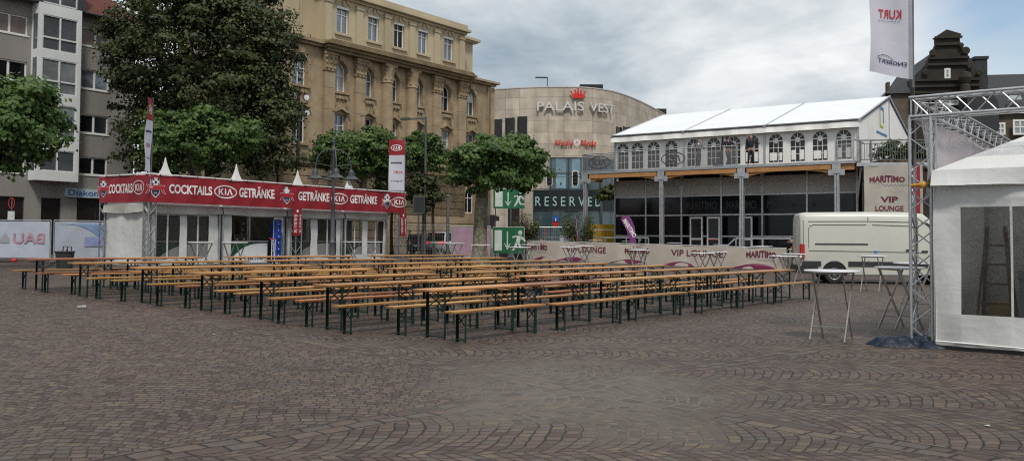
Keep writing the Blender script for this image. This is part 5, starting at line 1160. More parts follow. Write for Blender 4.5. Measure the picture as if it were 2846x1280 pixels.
# bushes, railing and hanging sign at the end of the balcony
def side_deck():
    a = vloc(15.5, -1.6); t = thing('balcony_railing', 'grey steel bar railing on the deck beside the marquee gable', 'railing', (a.x, a.y, 0), VA+R(28)); W_ = 4.4
    z0, z1 = FZ-.05, FZ+1.15; m = MB(); m.box(0,W_,-.03,.03,z1-.06,z1); m.box(0,W_,-.02,.02,z0+.12,z0+.16); m.box(0,W_,-.02,.02,z1-.22,z1-.18)
    for x in (.02, .55, W_-.03): m.box(x-.035,x+.035,-.035,.035,z0-.1,z1)
    x = .1
    while x < W_: m.box(x-.012,x+.012,-.012,.012,z0+.16,z1-.2); x += .13
    m.build('bars', 'zinc', t); d = MB(); d.box(-.2,W_,-.1,3.2,z0-.2,z0-.01); d.build('deck', 'galvanised', t)
    for x in (.3, W_-.2): MB().box(x-.06,x+.06,.1,.22,.0,z0-.2).build('support_post', 'zinc', t)
    MB().bar((.05,0,z0-.2),(-.25,-.3,z0-2.2), .07).build('strut', 'zinc', t)
    p = a + Vector((math.cos(VA+R(28))*.15, math.sin(VA+R(28))*.15, 0)) + Vector((0,-.12,0)); b = thing('hanging_banner', 'beige hanging banner lettered VIP LOUNGE below the steel railing', 'banner', (p.x, p.y, 0), VA+R(28)); w = 2.95; zb, zt = 2.85, 5.52
    wf = ripple(w, .035)
    MB().grid(lambda u, v: wf(w*u, 0, zb+(zt-zb)*v), 12, 12).build('cloth', 'canvas_beige_shaded', b, smooth=True); m = MB(); wp = lambda x, y, z: tuple(q+r_ for q, r_ in zip(wf(x,0,z),(0,y,0)))
    text(m, 'MARITIMO', .28, 2.05, 4.62, 4.86, -.02, .035, warp=lambda x, y, z: wp(x, y, z+.12*math.sin(math.pi*(x-.28)/1.77)*(z-4.62)/.24)); text(m, 'VIP', .82, 1.72, 3.55, 3.86, -.02, .03, warp=wp); text(m, 'LOUNGE', .55, 1.98, 3.10, 3.38, -.02, .02, warp=wp)
    for k in range(7): disc(m, .32+k*.1, 4.56, .02, .02, -.02, 8, wp)
    m.build('lettering', 'print_plum', b); m = MB(); pts = [(.95+1.2*i/24, 4.47+.05*math.sin(i*1.7)) for i in range(25)]
    for (a1,b1),(a2,b2) in zip(pts, pts[1:]): flat(m, [(a1,b1-.014),(a2,b2-.014),(a2,b2+.014),(a1,b1+.014)], -.02, wp)
    m.build('script_line', 'print_grey', b)
side_deck()
# ================================================================== trees
def crown(blobs, n, size, mt, parent, seed, droop=.0, clump=.55):
    """leaf-sized faces gathered on boughs that sit on and around the crown's volume"""
    rn = random.Random(seed); vs, fs = [], []; tot = sum(b[3]*b[4] + b[3]*b[5] for b in blobs)
    for cx, cy, cz, rx, ry, rz in blobs:
        nn = int(n*(rx*ry + rx*rz)/tot); nb = max(5, int(7*(rx*ry + rx*rz)/clump**2*.32)); bo = []
        for _ in range(nb):
            a = Vector((rn.gauss(0,1), rn.gauss(0,1), rn.gauss(.12,1))).normalized(); k = rn.choice((.55,.8,.95,1.0,1.06)) * rn.uniform(.86,1.08)
            bo.append((Vector((cx+a.x*rx*k, cy+a.y*ry*k, cz+a.z*rz*k)), a, clump*rn.uniform(.55,1.25)))
        for q_ in range(nn):
            c, a, s = rn.choice(bo)
            if q_ % 5 == 0: a = Vector((rn.gauss(0,1), rn.gauss(0,1), rn.gauss(0,1))).normalized(); k = rn.uniform(.55,.98); c = Vector((cx+a.x*rx*k, cy+a.y*ry*k, cz+a.z*rz*k)); s = .3
            d = Vector((rn.gauss(0,1), rn.gauss(0,1), rn.gauss(0,.7))).normalized()
            if d.z < -.1 and rn.random() < .7: d.z = -d.z
            r_ = s*rn.random()**.45; p = c + Vector((d.x*r_, d.y*r_, d.z*r_*.62)) - Vector((0,0,droop*rn.random()*r_))
            if rn.random() < .07: p = p + d*s*rn.uniform(.2,.6)
            k = size*rn.uniform(.55,1.25); nrm = (d*.9 + a*.35 + Vector((rn.uniform(-.7,.7), rn.uniform(-.7,.7), rn.uniform(-.2,.9)))).normalized()
            u = nrm.cross(Vector((rn.uniform(-1,1), rn.uniform(-1,1), rn.uniform(-1,1)))).normalized(); w = nrm.cross(u); o = len(vs)
            vs += [p-u*k*.5, p-u*k*.05+w*k*.42, p+u*k*.5+nrm*k*-.12, p-u*k*.05-w*k*.42]; fs.append((o,o+1,o+2,o+3))
    m = MB(); m.v = [tuple(v) for v in vs]; m.f = fs; m.mi = [0]*len(fs); return m.build('crown', mt, parent, fixn=False)
def tree(name, label, p, h0, blobs, n, size, mt, tr, bark, seed, limbs=7, group=None, droop=0., clump=.55, root=1.6, cat='tree'):
    t = thing(name, label, cat, p, 0, group); rn = random.Random(seed+50); m = MB(); b0 = blobs[0]
    pts, rs = [], []; N = 9
    for i in range(N):
        u = i/(N-1); pts.append((math.sin(u*3+seed)*.06, math.cos(u*2.3+seed)*.05, h0*u - .05)); rs.append(tr*(1 + (root-1)*max(0, 1-u*4)**2)*(1-.22*u))
    m.tube(pts, rs, 14)
    for i in range(limbs):
        bl = blobs[i % len(blobs)]; a = 2*math.pi*(i+rn.random()*.6)/limbs; e = Vector((bl[0]+math.cos(a)*bl[3]*.8, bl[1]+math.sin(a)*bl[4]*.8, bl[2]+rn.uniform(-.4,.55)*bl[5])); s = Vector((0,0,h0*.93 if rn.random() < .7 else h0*.8)); mid = s.lerp(e,.5) + Vector((0,0,-.15*bl[5])); 
        m.tube([s, s.lerp(mid,.5)+Vector((0,0,.05)), mid, mid.lerp(e,.5)+Vector((0,0,.1)), e], [tr*.5,tr*.4,tr*.3,tr*.18,tr*.06], 7)
        for q in (.45,.7):
            f = s.lerp(e,q) + Vector((0,0,-.1)); g_ = f + Vector((rn.uniform(-1,1)*bl[3]*.5, rn.uniform(-1,1)*bl[4]*.5, rn.uniform(.1,.6)*bl[5])); m.tube([f, f.lerp(g_,.5), g_], [tr*.16,tr*.1,tr*.03], 5)
    m.build('trunk', bark, t, smooth=True); crown(blobs, n, size, mt, t, seed, droop, clump); return t
def base(px, Y): return gx(px, Y)
G_ = 'pollarded plane trees round the square'
def plane_tree(label, px, Y, x0, x1, y0, y1, n, seed, trunk=.24, depth=2.2, h0=None, shape=None):
    """crown between picture columns x0..x1 and rows y0..y1, at depth Y"""
    p = base(px, Y); a = at(x0, y1, Y) - p; b = at(x1, y0, Y) - p; cx, cz = (a.x+b.x)/2, (a.z+b.z)/2; rx, rz = (b.x-a.x)/2*.9, (b.z-a.z)/2*.86
    bl = [(cx, 0, cz-.05*rz, rx, depth, rz*.92)]
    rn = random.Random(seed)
    for k in range(5): bl.append((cx+rx*(-.72+.36*k)*.92, rn.uniform(-.7,.7), cz+rz*(.30+rn.uniform(-.25,.2)) - rz*.35*abs(k-2)/2, rx*.40, depth*.6, rz*.58))
    tree('plane_tree', label, p, h0 or max(2.2, a.z+.7), bl, int(n*1.25), .195, 'leaf_plane', trunk, 'bark', seed, 9, G_)
plane_tree('plane tree at the picture edge before the grey apartment house', -42, 33, -130, 172, 185, 505, 17000, 1, depth=2.4)
plane_tree('broad plane tree behind the red stand, under the dark giant tree', 548, 46, 372, 735, 278, 492, 22000, 2, depth=2.8)
plane_tree('plane tree between the lamp post and the second sponsor flag', 1010, 54, 862, 1150, 343, 512, 17000, 3, depth=2.6)
plane_tree('slim plane tree beside the street light, before the columns', 1176, 58, 1105, 1240, 352, 500, 8000, 6, trunk=.16, depth=1.6)
plane_tree('plane tree with thick mottled trunk before the shopping centre', 1337, 41, 1236, 1524, 362, 548, 19000, 4, trunk=.36, depth=2.3)
def giant():
    p = base(590, 50); Y = 50
    def B(px, py, r, rz=None, dy=0): q = at(px, py, Y) - p; return (q.x, dy, q.z, r, r, rz or r)
    bl = [B(560,150,4.0,4.6), B(470,60,3.0,3.2,.5), B(660,60,2.8,3.4,.3), B(420,190,2.0,2.4,-.6), B(600,300,3.8,2.6), B(730,330,2.4,2.6,-.5), B(560,-60,3.6,3.4), B(750,430,1.7,1.6,-.6), B(690,200,2.6,2.6,.4), B(350,172,1.1,.9,-.8), B(385,260,1.5,1.5,-.3), B(400,400,1.5,1.3,-.2), B(350,60,1.4,1.6,.3), B(775,130,1.3,1.6,.2), B(440,330,2.0,1.8,.5), B(790,300,1.1,1.2,-.6), B(470,440,2.0,1.6,.6)]
    tree('broadleaf_tree', 'giant dark tree towering between the apartment house and the sandstone office', p, 8.0, bl, 100000, .20, 'leaf_dark', .5, 'bark_dark', 9, 14, droop=.3, clump=.85)
giant()
def small_tree(px, Y, x0, x1, y0, y1, n, seed, label):
    p = base(px, Y); a = at(x0, y1, Y)-p; b = at(x1, y0, Y)-p; tree('street_tree', label, p, max(1.5,a.z+.5), [((a.x+b.x)/2,0,(a.z+b.z)/2,(b.x-a.x)/2,1.4,(b.z-a.z)/2)], n, .25, 'leaf_dark', .11, 'bark_dark', seed, 6, 'thin young trees at the office front')
small_tree(1205, 56, 1128, 1232, 480, 585, 1500, 21, 'thin young tree at the office front beside the grey cabinet')
small_tree(1090, 58, 1040, 1130, 470, 560, 1300, 22, 'thin young tree at the office front behind the stand')
def bush(label, px, Y, x0, x1, y0, y1, n, seed):
    p = base(px, Y); a = at(x0,y1,Y)-p; b = at(x1,y0,Y)-p; t = thing('bamboo_plant', label, 'plant', p, 0, 'potted bamboo plants beside the lounge'); rn = random.Random(seed); m = MB(); st = []
    for k in range(16):
        e = Vector((a.x+(b.x-a.x)*rn.random(), rn.uniform(-.5,.5), b.z*rn.uniform(.7,1))); s = Vector((e.x*.25, e.y*.3, 0)); mid = s.lerp(e,.55)+Vector((0,0,.15)); m.tube([s, mid, e], [.014,.011,.004], 4); st.append((s,mid,e))
    m.build('stems', 'leaf_bamboo', t); vs, fs = [], []
    for k in range(n):
        s, mid, e = rn.choice(st); u = rn.uniform(.25,1); q = (s.lerp(mid,u*2) if u < .5 else mid.lerp(e,u*2-1)) + Vector((rn.gauss(0,.13), rn.gauss(0,.13), rn.gauss(0,.1))); d = Vector((rn.uniform(-1,1), rn.uniform(-1,1), rn.uniform(-.9,.5))).normalized(); w = d.cross(Vector((rn.uniform(-1,1),rn.uniform(-1,1),1))).normalized(); L_ = rn.uniform(.14,.26); o = len(vs)
        vs += [q, q+d*L_*.45+w*.022, q+d*L_, q+d*L_*.45-w*.022]; fs.append((o,o+1,o+2,o+3))
    m = MB(); m.v = [tuple(v) for v in vs]; m.f = fs; m.mi = [0]*len(fs); m.build('foliage', 'leaf_bamboo', t, fixn=False)
    MB().lathe([(.26,0),(.33,.5),(.33,.55),(.29,.55)], n=16).build('pot', 'plastic_dark', t, smooth=True)
bush('tall bamboo plant beside the green exit banner', 1460, 52, 1428, 1498, 590, 700, 2600, 31); bush('tall bamboo plant beside the slim purple flag', 1612, 53, 1556, 1650, 590, 700, 3000, 32)
def hedge():
    p = vloc(17.6, 1.2, FZ-.2); t = thing('hedge', 'dense green shrubs behind the bar railing at the marquee gable', 'hedge', p); crown([(-.9,0,.75,1.3,.7,.8),(1.0,.2,.8,1.5,.7,.85),(2.4,.4,.7,1.2,.7,.7)], 4500, .2, 'leaf_hedge', t, 44, clump=.35); MB().box(-2,3.4,-.4,.6,-.0,.35).build('planter', 'decking', t)
hedge()
p_ = base(1716, 62); t_ = thing('street_tree', 'dark leaves of a tree showing under the balcony corner', 'tree', p_, 0); crown([(-.55,0,4.55,.95,.7,.62)], 1800, .2, 'leaf_dark', t_, 47, clump=.4); MB().tube([(0,0,0),(.1,0,2),(0,0,3.6)], [.09,.07,.04], 8).build('trunk', 'bark_dark', t_, smooth=True)

# ================================================================== street furniture
def street_lamp():
    p = gx(924, 38); t = thing('street_lamp', 'old-fashioned lamp post with four bell lanterns before the drinks stand', 'lamp', p, R(20)); H = 5.55 - p.z + .22
    MB().lathe([(.17,0),(.17,.35),(.13,.45),(.13,1.0),(.15,1.05),(.10,1.15),(.085,2.6),(.10,2.65),(.10,2.75),(.065,2.85),(.055,H-.5),(.09,H-.45),(.09,H-.38),(.05,H-.33),(.05,H-.1),(.085,H-.05),(.05,H),(.07,H+.06),(.01,H+.15)], n=14).build('post', 'street_grey', t, smooth=True)
    for k in range(4):
        a = math.pi/2*k; c, s = math.cos(a), math.sin(a); rad = .78; m = MB(); pts = [(c*.05,s*.05,H-.42)] + [(c*rad*(math.sin(i/10*math.pi/2)), s*rad*math.sin(i/10*math.pi/2), H-.42-.0+ (-.0) - .85*(1-math.cos(i/10*math.pi/2)) + .12*math.sin(i/10*math.pi)) for i in range(1, 11)]
        m.tube(pts, .022, 7); m.tube([(c*.05,s*.05,H-1.12),(c*rad*.93,s*rad*.93,H-1.02)], .014, 6); ar = m.build('arm', 'street_grey', t, smooth=True)
        z = H-1.27; sh = MB(); sh.lathe([(.02,.0),(.10,-.03),(.135,-.12),(.135,-.24),(.17,-.27),(.17,-.29),(.37,-.42),(.375,-.44),(.34,-.42),(.12,-.30)], (c*rad,s*rad,z+.02), 18); lt = sh.build('lamp_shade', 'lamp_green', t, smooth=True)
        MB().lathe([(.14,-.33),(.17,-.43),(.16,-.58),(.10,-.68),(.02,-.70)], (c*rad,s*rad,z+.02), 12).build('globe', 'lamp_glass', lt, smooth=True)
street_lamp()
def flood_mast():
    p = gx(824, 53); t = thing('floodlight_mast', 'grey mast with four floodlights in front of the sandstone facade', 'lamp', p, R(30)); H = at(824, 262, 53).z - p.z
    MB().tube([(0,0,0),(0,0,H)], [.13,.09], 10).build('mast', 'street_grey', t, smooth=True); MB().bar((-.55,0,H-.55),(.55,0,H-.55), .08).build('cross_arm', 'street_grey', t)
    for x, z in ((-.42,H-.1),(.42,H-.2),(-.4,H-.85),(.45,H-1.15)):
        l = MB(); l.lathe([(.06,.3),(.14,.12),(.2,-.12),(.2,-.16)], (x,-.1,z), 12, 'y'); o = l.build('floodlight', 'street_grey', t, smooth=True); MB().lathe([(.17,-.14),(.17,-.165)], (x,-.1,z), 12, 'y').build('lens', 'floodlight_glass', o)
flood_mast()
def arm_light():
    p = gx(1180, 56); t = thing('street_light', 'modern street light with long flat arm before the office columns', 'lamp', p); H = at(1180, 325, 56).z - p.z
    MB().tube([(0,0,0),(0,0,H*.5),(0,0,H)], [.11,.09,.07], 10).build('mast', 'street_grey', t, smooth=True); MB().bar((.04,0,H-.08),(-1.1,0,H-.14), .1, .12).build('arm', 'street_grey', t)
    m = MB(); m.loft([[(-x,-w,H-.16+a),(-x,w,H-.16+a),(-x,w,H-.10+b),(-x,-w,H-.10+b)] for x, w, a, b in ((1.0,.12,-.02,.04),(1.3,.2,-.06,.06),(1.65,.14,-.06,.0))]); m.build('lamp_head', 'lamp_green', t)
arm_light()
def simple_pole(name, label, cat, px, Y, ztop_py, r=.07, mt='street_grey'):
    p = gx(px, Y); t = thing(name, label, cat, p); H = at(px, ztop_py, Y).z - p.z; MB().tube([(0,0,0),(0,0,H)], [r, r*.8], 10).build('pole', mt, t, smooth=True); return t, H, p
t_, H, p_ = simple_pole('steel_pole', 'plain grey steel pole standing before the arched office door', 'pole', 1244, 55, 545, .11, 'zinc'); MB().lathe([(.13,H),(.13,H+.05),(.02,H+.12)], n=10).build('cap', 'zinc', t_)
def cabinet():
    p = gx(1163, 50); t = thing('sign_box', 'dark grey flat box sign on a thin post beside the stand', 'sign', p, R(12)); z0, z1 = at(1163,592,50).z-p.z, at(1163,545,50).z-p.z
    m = MB(); m.box(-.33,.33,0,.2,z0,z1); o = m.build('box', 'street_grey', t); MB().box(-.29,.29,-.01,0,z0+.06,z1-.06).build('face', 'screen_dark', o); MB().tube([(0,.1,0),(0,.1,z0)], .05, 8).build('post', 'street_grey', t)
cabinet()
def signal_red():
    p = gx(1356, 58); t = thing('traffic_light', 'traffic light on a pole showing red beside the plane trunk', 'traffic light', p); H = at(1356,548,58).z-p.z; MB().tube([(0,0,0),(0,0,H)], .075, 8).build('pole', 'zinc', t, smooth=True)
    z = at(1351,605,58).z-p.z; m = MB(); m.box(-.32,-.06,-.16,.1,z-1.0,z+.24); hd = m.build('housing', 'black', t)
    for k, mt in enumerate(('lit_red','lens_dark','lens_dark')): MB().lathe([(.11,-.165),(.09,-.185),(.01,-.19)], (-.19,0,z-.36*k+.05), 12, 'y').build('lens', mt, hd); 
    m = MB()
    for k in range(3): m.lathe([(.13,-.17),(.13,-.3)], (-.19,0,z-.36*k+.07), 10, 'y')
    m.box(.12,.45,-.2,.2,z-.75,z+.2); m.lathe([(.12,.45),(.12,.62)], (0,0,z+.05), 10, 'x'); m.box(.35,.75,-.15,.15,z-.2,z+.1); m.build('side_signals', 'black', hd)
signal_red()
def hanging_signals():
    for i, (px, lb) in enumerate(((1527,'white-rimmed traffic light hung on the wire, at the tree side'),(1599,'white-rimmed traffic light hung on the wire, beside the balcony corner'))):
        q = at(px, 495, 64); t = thing('traffic_light', lb, 'traffic light', q, 0, 'traffic lights on the overhead wire'); m = MB(); pts = rounded(-.23,.23,-.56,.56,.12); m.prism(pts, .02, .05); m.build('backboard', 'print_white', t)
        MB().prism(rounded(-.185,.185,-.50,.50,.1), .0, .015).build('black_face', 'black', t); h = MB(); h.box(-.14,.14,-.14,.0,-.46,.46); hh = h.build('housing', 'black', t); m = MB()
        for k in (-.3,0,.3): m.lathe([(.12,-.15),(.12,-.30)], (-.02,0,k), 10, 'y')
        m.build('visors', 'lens_dark', hh)
    a, b = at(1420,496,64), at(1672,492,64); t = thing('overhead_wire', 'thin cable carrying the two hanging traffic lights', 'cable', a); MB().tube([(0,.03,.05),(b.x-a.x,.03,b.z-a.z+.05)], .025, 5).build('cable', 'dark_metal', t)
    MB().tube([(b.x-a.x,.03,-a.z),(b.x-a.x,.03,b.z-a.z+.3)], .07, 8).build('wire_post', 'zinc', t); MB().tube([(0,.03,-a.z+.2),(0,.03,.35)], .06, 8).build('wire_post', 'zinc', t)
hanging_signals()
def info_sign():
    p = gx(1544, 62); t = thing('road_sign', 'blue information sign over a round red sign on a thin post', 'sign', p); Z = lambda py: at(1544,py,62).z-p.z
    MB().tube([(0,0,0),(0,0,Z(600))], .035, 6).build('post', 'zinc', t); MB().box(-.22,.22,-.06,-.03,Z(617),Z(600)).build('blue_plate', 'sign_blue', t); m = MB(); text(m, 'i', -.04, .04, Z(615), Z(606), -.065, .03); m.build('lettering', 'print_white', t); MB().lathe([(.23,-.06),(.23,-.03)], (0,0,Z(621)), 16, 'y').build('round_plate', 'sign_red', t)
info_sign()
t_, H, p_ = simple_pole('sign_post', 'small notice post with a red ringed sign by the grey house', 'sign', 30, 43.5, 550, .03, 'zinc')
m_ = MB(); ring(m_, 0, H-.25, .16, .28, .035, -.04); m_.build('round_plate', 'sign_red', t_); MB().box(-.17,.17,-.045,-.02,H-1.1,H-.66).build('plate', 'sign_white', t_); MB().box(-.12,.12,-.045,-.02,H-1.6,H-1.2).build('plate', 'print_white', t_)

# ================================================================== fences
def fence_panel(label, pa, pb, h, covered=None, group='construction fence panels', prints=None, mesh=True, name='fence_panel'):
    d = pb-pa; Ln = math.hypot(d.x, d.y); A = math.atan2(d.y, d.x); dz = d.z
    t = thing(name, label, 'fence', pa, A, group); m = MB(); m.tube([(0,0,.1),(0,0,h)], .022, 6); m.tube([(Ln,0,.1+dz),(Ln,0,h+dz)], .022, 6); m.tube([(0,0,h),(Ln,0,h+dz)], .022, 6); m.tube([(0,0,.15),(Ln,0,.15+dz)], .022, 6); m.build('frame', 'galvanised', t, smooth=True)
    w = MB(); x = .12
    while x < Ln: w.bar((x,0,.15+dz*x/Ln),(x,0,h+dz*x/Ln), .007); x += .12
    z = .35
    while z < h: w.bar((0,.006,z),(Ln,.006,z+dz), .007); z += .25
    w.build('wire_mesh', 'galvanised', t)
    f = MB(); f.box(-.35,.35,-.12,.12,0,.12); f.build('foot', 'granite', t)
    if covered:
        wf = ripple(Ln, .012); MB().grid(lambda u, v: (wf(.03+(Ln-.06)*u,-.035,0)[0], wf(.03+(Ln-.06)*u,-.04,v*2)[1], .2+(h-.26)*v+dz*u), 20, 8).build('print_cover', covered, t, smooth=True)
        for nm, mt, fn in prints or []: q = MB(); fn(q, Ln, h); q.build(nm, mt, t)
    return t
FA, FB, FC = gx(-95, 41.5), gx(141, 41), gx(300, 42.6); FB2 = gx(149, 41)
def bau(q, Ln, h): x1 = Ln-.28; text(q, 'BAU', x1-1.6, x1, .88, 1.38, -.075, .02, True); 
def bau2(q, Ln, h): x1 = Ln-.28; flat(q, [(x1-2.25,.9),(x1-1.8,.9),(x1-1.8,1.12),(x1-2.02,1.36),(x1-2.25,1.12)], -.075)
fence_panel('fence panel with faded white print lettered BAU in mirror writing', FA, FB, 1.98, 'fence_print', prints=[('lettering','print_faded',bau),('house_print','print_grey',bau2)])
def blue(q, Ln, h): n = 16; flat(q, [(Ln*.08,h-.15),(Ln*.98,h-.15),(Ln*.98,.8)] + [(Ln*.88-Ln*.65*i/n, .9+.9*math.sin(math.pi/2*(i/n)**.7)) for i in range(n+1)], -.075)
def blue2(q, Ln, h): flat(q, [(Ln*.55,.75),(Ln*.97,.75),(Ln*.97,1.2),(Ln*.55,1.2)], -.078)
fence_panel('fence panel with faded blue print beside the red stand', FB2, FC, 1.98, 'fence_print', prints=[('blue_print','fence_blue',blue),('logo_print','logo_faded',blue2)])
fence_panel('bare wire fence panel between the stand and the silver car', gx(1098,53), gx(1254,51), 2.0)
def pk(q, Ln, h): text(q, '.com', Ln*.42, Ln*.9, .55, .8, -.07, .01, True); text(q, 'def', Ln*.62, Ln*.9, .95, 1.3, -.07, .01, True) if False else flat(q, [(Ln*.66,.95),(Ln*.72,.95),(Ln*.86,1.3),(Ln*.8,1.3)], -.07)
fence_panel('fence panel with washed-out pink print behind the plane trunk', gx(1256,51), gx(1364,50.4), 1.95, 'pink_print', prints=[('faded_lettering','print_pinkish',pk)])
def runner(q, x, z, s):
    """running figure of an escape sign"""
    disc(q, x+.16*s, z+.86*s, .10*s, .11*s, -.08)
    F_ = lambda pts: flat(q, [(x+a*s, z+b*s) for a, b in pts], -.08)
    F_([(.02,.74),(.22,.70),(.14,.36),(-.06,.38)]); F_([(.05,.74),(.0,.66),(-.22,.60),(-.24,.68)]); F_([(.2,.72),(.36,.6),(.44,.46),(.38,.42),(.28,.54),(.17,.6)])
    F_([(-.06,.42),(.06,.38),(-.02,.18),(-.16,.0),(-.24,.04),(-.14,.22)]); F_([(.0,.40),(.14,.38),(.22,.20),(.44,.20),(.44,.12),(.16,.12)])
def escape(q, w, h, z0):
    flat(q, [(w*.06,z0+h*.1),(w*.30,z0+h*.1),(w*.30,z0+h*.9),(w*.06,z0+h*.9)], -.08)
    flat(q, [(w*.455,z0+h*.85),(w*.495,z0+h*.85),(w*.495,z0+h*.22),(w*.455,z0+h*.22)], -.08); flat(q, [(w*.36,z0+h*.42),(w*.475,z0+h*.12),(w*.59,z0+h*.42),(w*.475,z0+h*.27)], -.08); runner(q, w*.78, z0+h*.1, h*.82)
def exit_signs():
    a, b = gx(1370, 49.6), gx(1456, 49); t = thing('exit_banner', 'large green emergency exit banner low on the fence beside the tree', 'sign', a, math.atan2(b.y-a.y, b.x-a.x), 'green emergency exit signs'); w = (b-a).length; z0, z1 = at(1370,703,49.6).z-a.z, at(1370,632,49.6).z-a.z
    wf = ripple(w, .012); MB().grid(lambda u, v: wf(w*u, 0, z0+(z1-z0)*v), 10, 8).build('cloth', 'exit_green', t, smooth=True); m = MB(); escape(m, w, z1-z0, z0); m.v = [(x, y+.05, z) for x, y, z in m.v]; m.build('pictogram', 'sign_white', t)
    m = MB(); m.tube([(0,.04,z1+.02),(w*1.0,.04,z1+.02)], .025, 6)
    for x in (0, w): m.tube([(x,.04,0),(x,.04,z1+.02)], .025, 6)
    m.build('frame', 'galvanised', t)
    a = at(1371, 579, 50); t = thing('exit_sign', 'green emergency exit sign hung high beside the plane crown', 'sign', a, R(-4), 'green emergency exit signs'); w = 1.80; h = 1.10; MB().box(0,w,-.02,.02,0,h).build('panel', 'exit_green', t); m = MB(); escape(m, w, h, 0); m.v = [(x, y+.05, z) for x, y, z in m.v]; m.build('pictogram', 'sign_white', t)
    m = MB(); m.tube([(1.65,.1,-a.z+.2),(1.65,.1,h+.6)], .03, 6); m.tube([(.12,.1,-a.z+.2),(.12,.1,h+.3)], .03, 6); m.build('post', 'dark_metal', t)
exit_signs()
fence_panel('bare wire fence panel behind the bamboo plants', gx(1462,57), gx(1660,57), 2.0)
def trailer():
    p = gx(1385, 54); t = thing('box_trailer', 'dark low trailer standing behind the green exit banner', 'trailer', p, R(-3)); MB().box(-.3,2.2,0,1.8,.55,.75).build('chassis', 'black', t); MB().box(-.35,1.9,.0,1.8,.76,1.9).build('body', 'plastic_dark', t)
    for x in (.35,1.25): MB().lathe([(.20,-.1),(.30,-.09),(.30,.09),(.2,.1)], (x,.0,.30), 16, 'y').build('wheel', 'rubber', t, smooth=True)
trailer()
def digger():
    p = gx(1502, 66); t = thing('roadworks_machine', 'small orange roadworks machine behind the fence', 'machine', p); m = MB(); m.box(-.8,.0,0,1.0,.4,1.0); m.loft([[(.0,0,.3),(.0,1.0,.3),(.0,1,1.25),(.0,0,1.25)],[(.8,0,.3),(.8,1,.3),(.8,1,.7),(.8,0,.7)]]); m.box(-.9,-.75,0,.1,.4,1.7); m.build('body', 'orange', t); m = MB()
    for x in (-.5,.45): m.lathe([(.2,-.1),(.3,-.08),(.3,.1),(.2,.12)], (x,-.0,.3), 14, 'y')
    m.build('wheels', 'rubber', t); MB().tube([(.35,.3,1.0),(.35,.3,2.1)], .04, 8).build('beacon_post', 'sign_red', t)
    p = gx(1672, 60); t = thing('site_container', 'yellow site container with a pale stripe under the balcony corner', 'container', p); z0, z1 = at(1672,642,60).z-p.z, at(1672,623,60).z-p.z
    m = MB(); m.box(-1.1,1.3,0,2.2,.2,z1); m.build('body', 'yellow', t); MB().box(-.6,1.1,-.01,0,z0+.05,z0+.13).build('stripe', 'print_white', t); MB().box(-.9,-.6,-.012,0,.3,z0).build('door', 'dark_metal', t)
    p = gx(1598, 61); t = thing('site_barrier', 'yellow plastic barrier standing behind the bamboo', 'barrier', p); m = MB()
    for x in (-.2,.0,.2): m.box(x-.06,x+.06,0,.08,.0,1.5)
    for z in (.5,1.0,1.4): m.box(-.3,.3,.01,.07,z,z+.12)
    m.build('body', 'yellow', t)
    p = gx(1575, 63); t = thing('covered_sheet', 'white mesh-covered sheet behind the fence by the bamboo', 'sheet', p); MB().box(-.5,.55,0,.05,.1,1.45).build('sheet', 'fence_print', t)
digger()
def beach_flag(label, px, Y, turn):
    p = gx(px, Y); t = thing('beach_flag', label, 'flag', p, turn, 'purple teardrop flags of the lounge'); k = Y/F; zb = at(px, 682, Y).z - p.z
    out = [((a-1764)*k, (682-b)*k + zb) for a, b in ((1725,608),(1732,600),(1745,599),(1756,611),(1763,632),(1766,655),(1765,682),(1754,682),(1749,660),(1740,637),(1731,619))]
    MB().prism(out, -.012, .012).build('cloth', 'flag_purple', t); m = MB(); text(m, 'MARITIMO', 0, 1.15, -.13, .13, -.018, .03)
    a = R(-58); ca, sa = math.cos(a), math.sin(a); x0, z0 = (1735-1764)*k, (682-610)*k + zb; m.v = [(x0+x*ca-z*sa, y, z0+x*sa+z*ca) for x, y, z in m.v]; m.build('lettering', 'print_white', t)
    MB().tube([(0,0,0),(.02,0,zb),(.05,0,zb+.6),(-.03,0,zb+1.1),(-.2,0,zb+1.5),(-.4,0,zb+1.7)], .016, 6).build('pole', 'zinc', t); MB().box(-.3,.3,-.2,.2,0,.04).build('foot', 'dark_metal', t)
beach_flag('purple teardrop flag seen broad before the dark lounge glass', 1764, 49.6, R(-4)); beach_flag('purple teardrop flag seen edge-on beside the bamboo', 1604, 50.5, R(78))

# ================================================================== vehicles
def wheel(parent, x, y, r=.345, w=.24, rim='rim_metal', side=-1):
    t = MB(); t.lathe([(r*.62,-w/2),(r*.93,-w/2),(r,-w/2+.03),(r,w/2-.03),(r*.93,w/2),(r*.62,w/2)], (x,y,r), 28, 'y'); o = t.build('wheel', 'rubber', parent, smooth=True); yy = y+side*w/2
    m = MB(); m.lathe([(r*.64,-.0),(r*.60,-.02),(r*.42,.03),(r*.2,.02),(r*.17,-.01),(.01,-.01)] if side < 0 else [(r*.64,0),(r*.60,.02),(r*.42,-.03),(r*.2,-.02),(r*.17,.01),(.01,.01)], (x,yy,r), 20, 'y'); m.build('rim', rim, o, smooth=True)
    h = MB()
    for k in range(10): a = 2*math.pi*k/10; h.lathe([(r*.055,0),(r*.05,side*.006)], (x+math.cos(a)*r*.5, yy+side*.008, r+math.sin(a)*r*.5), 8, 'y')
    h.build('rim_holes', 'black', o); return o
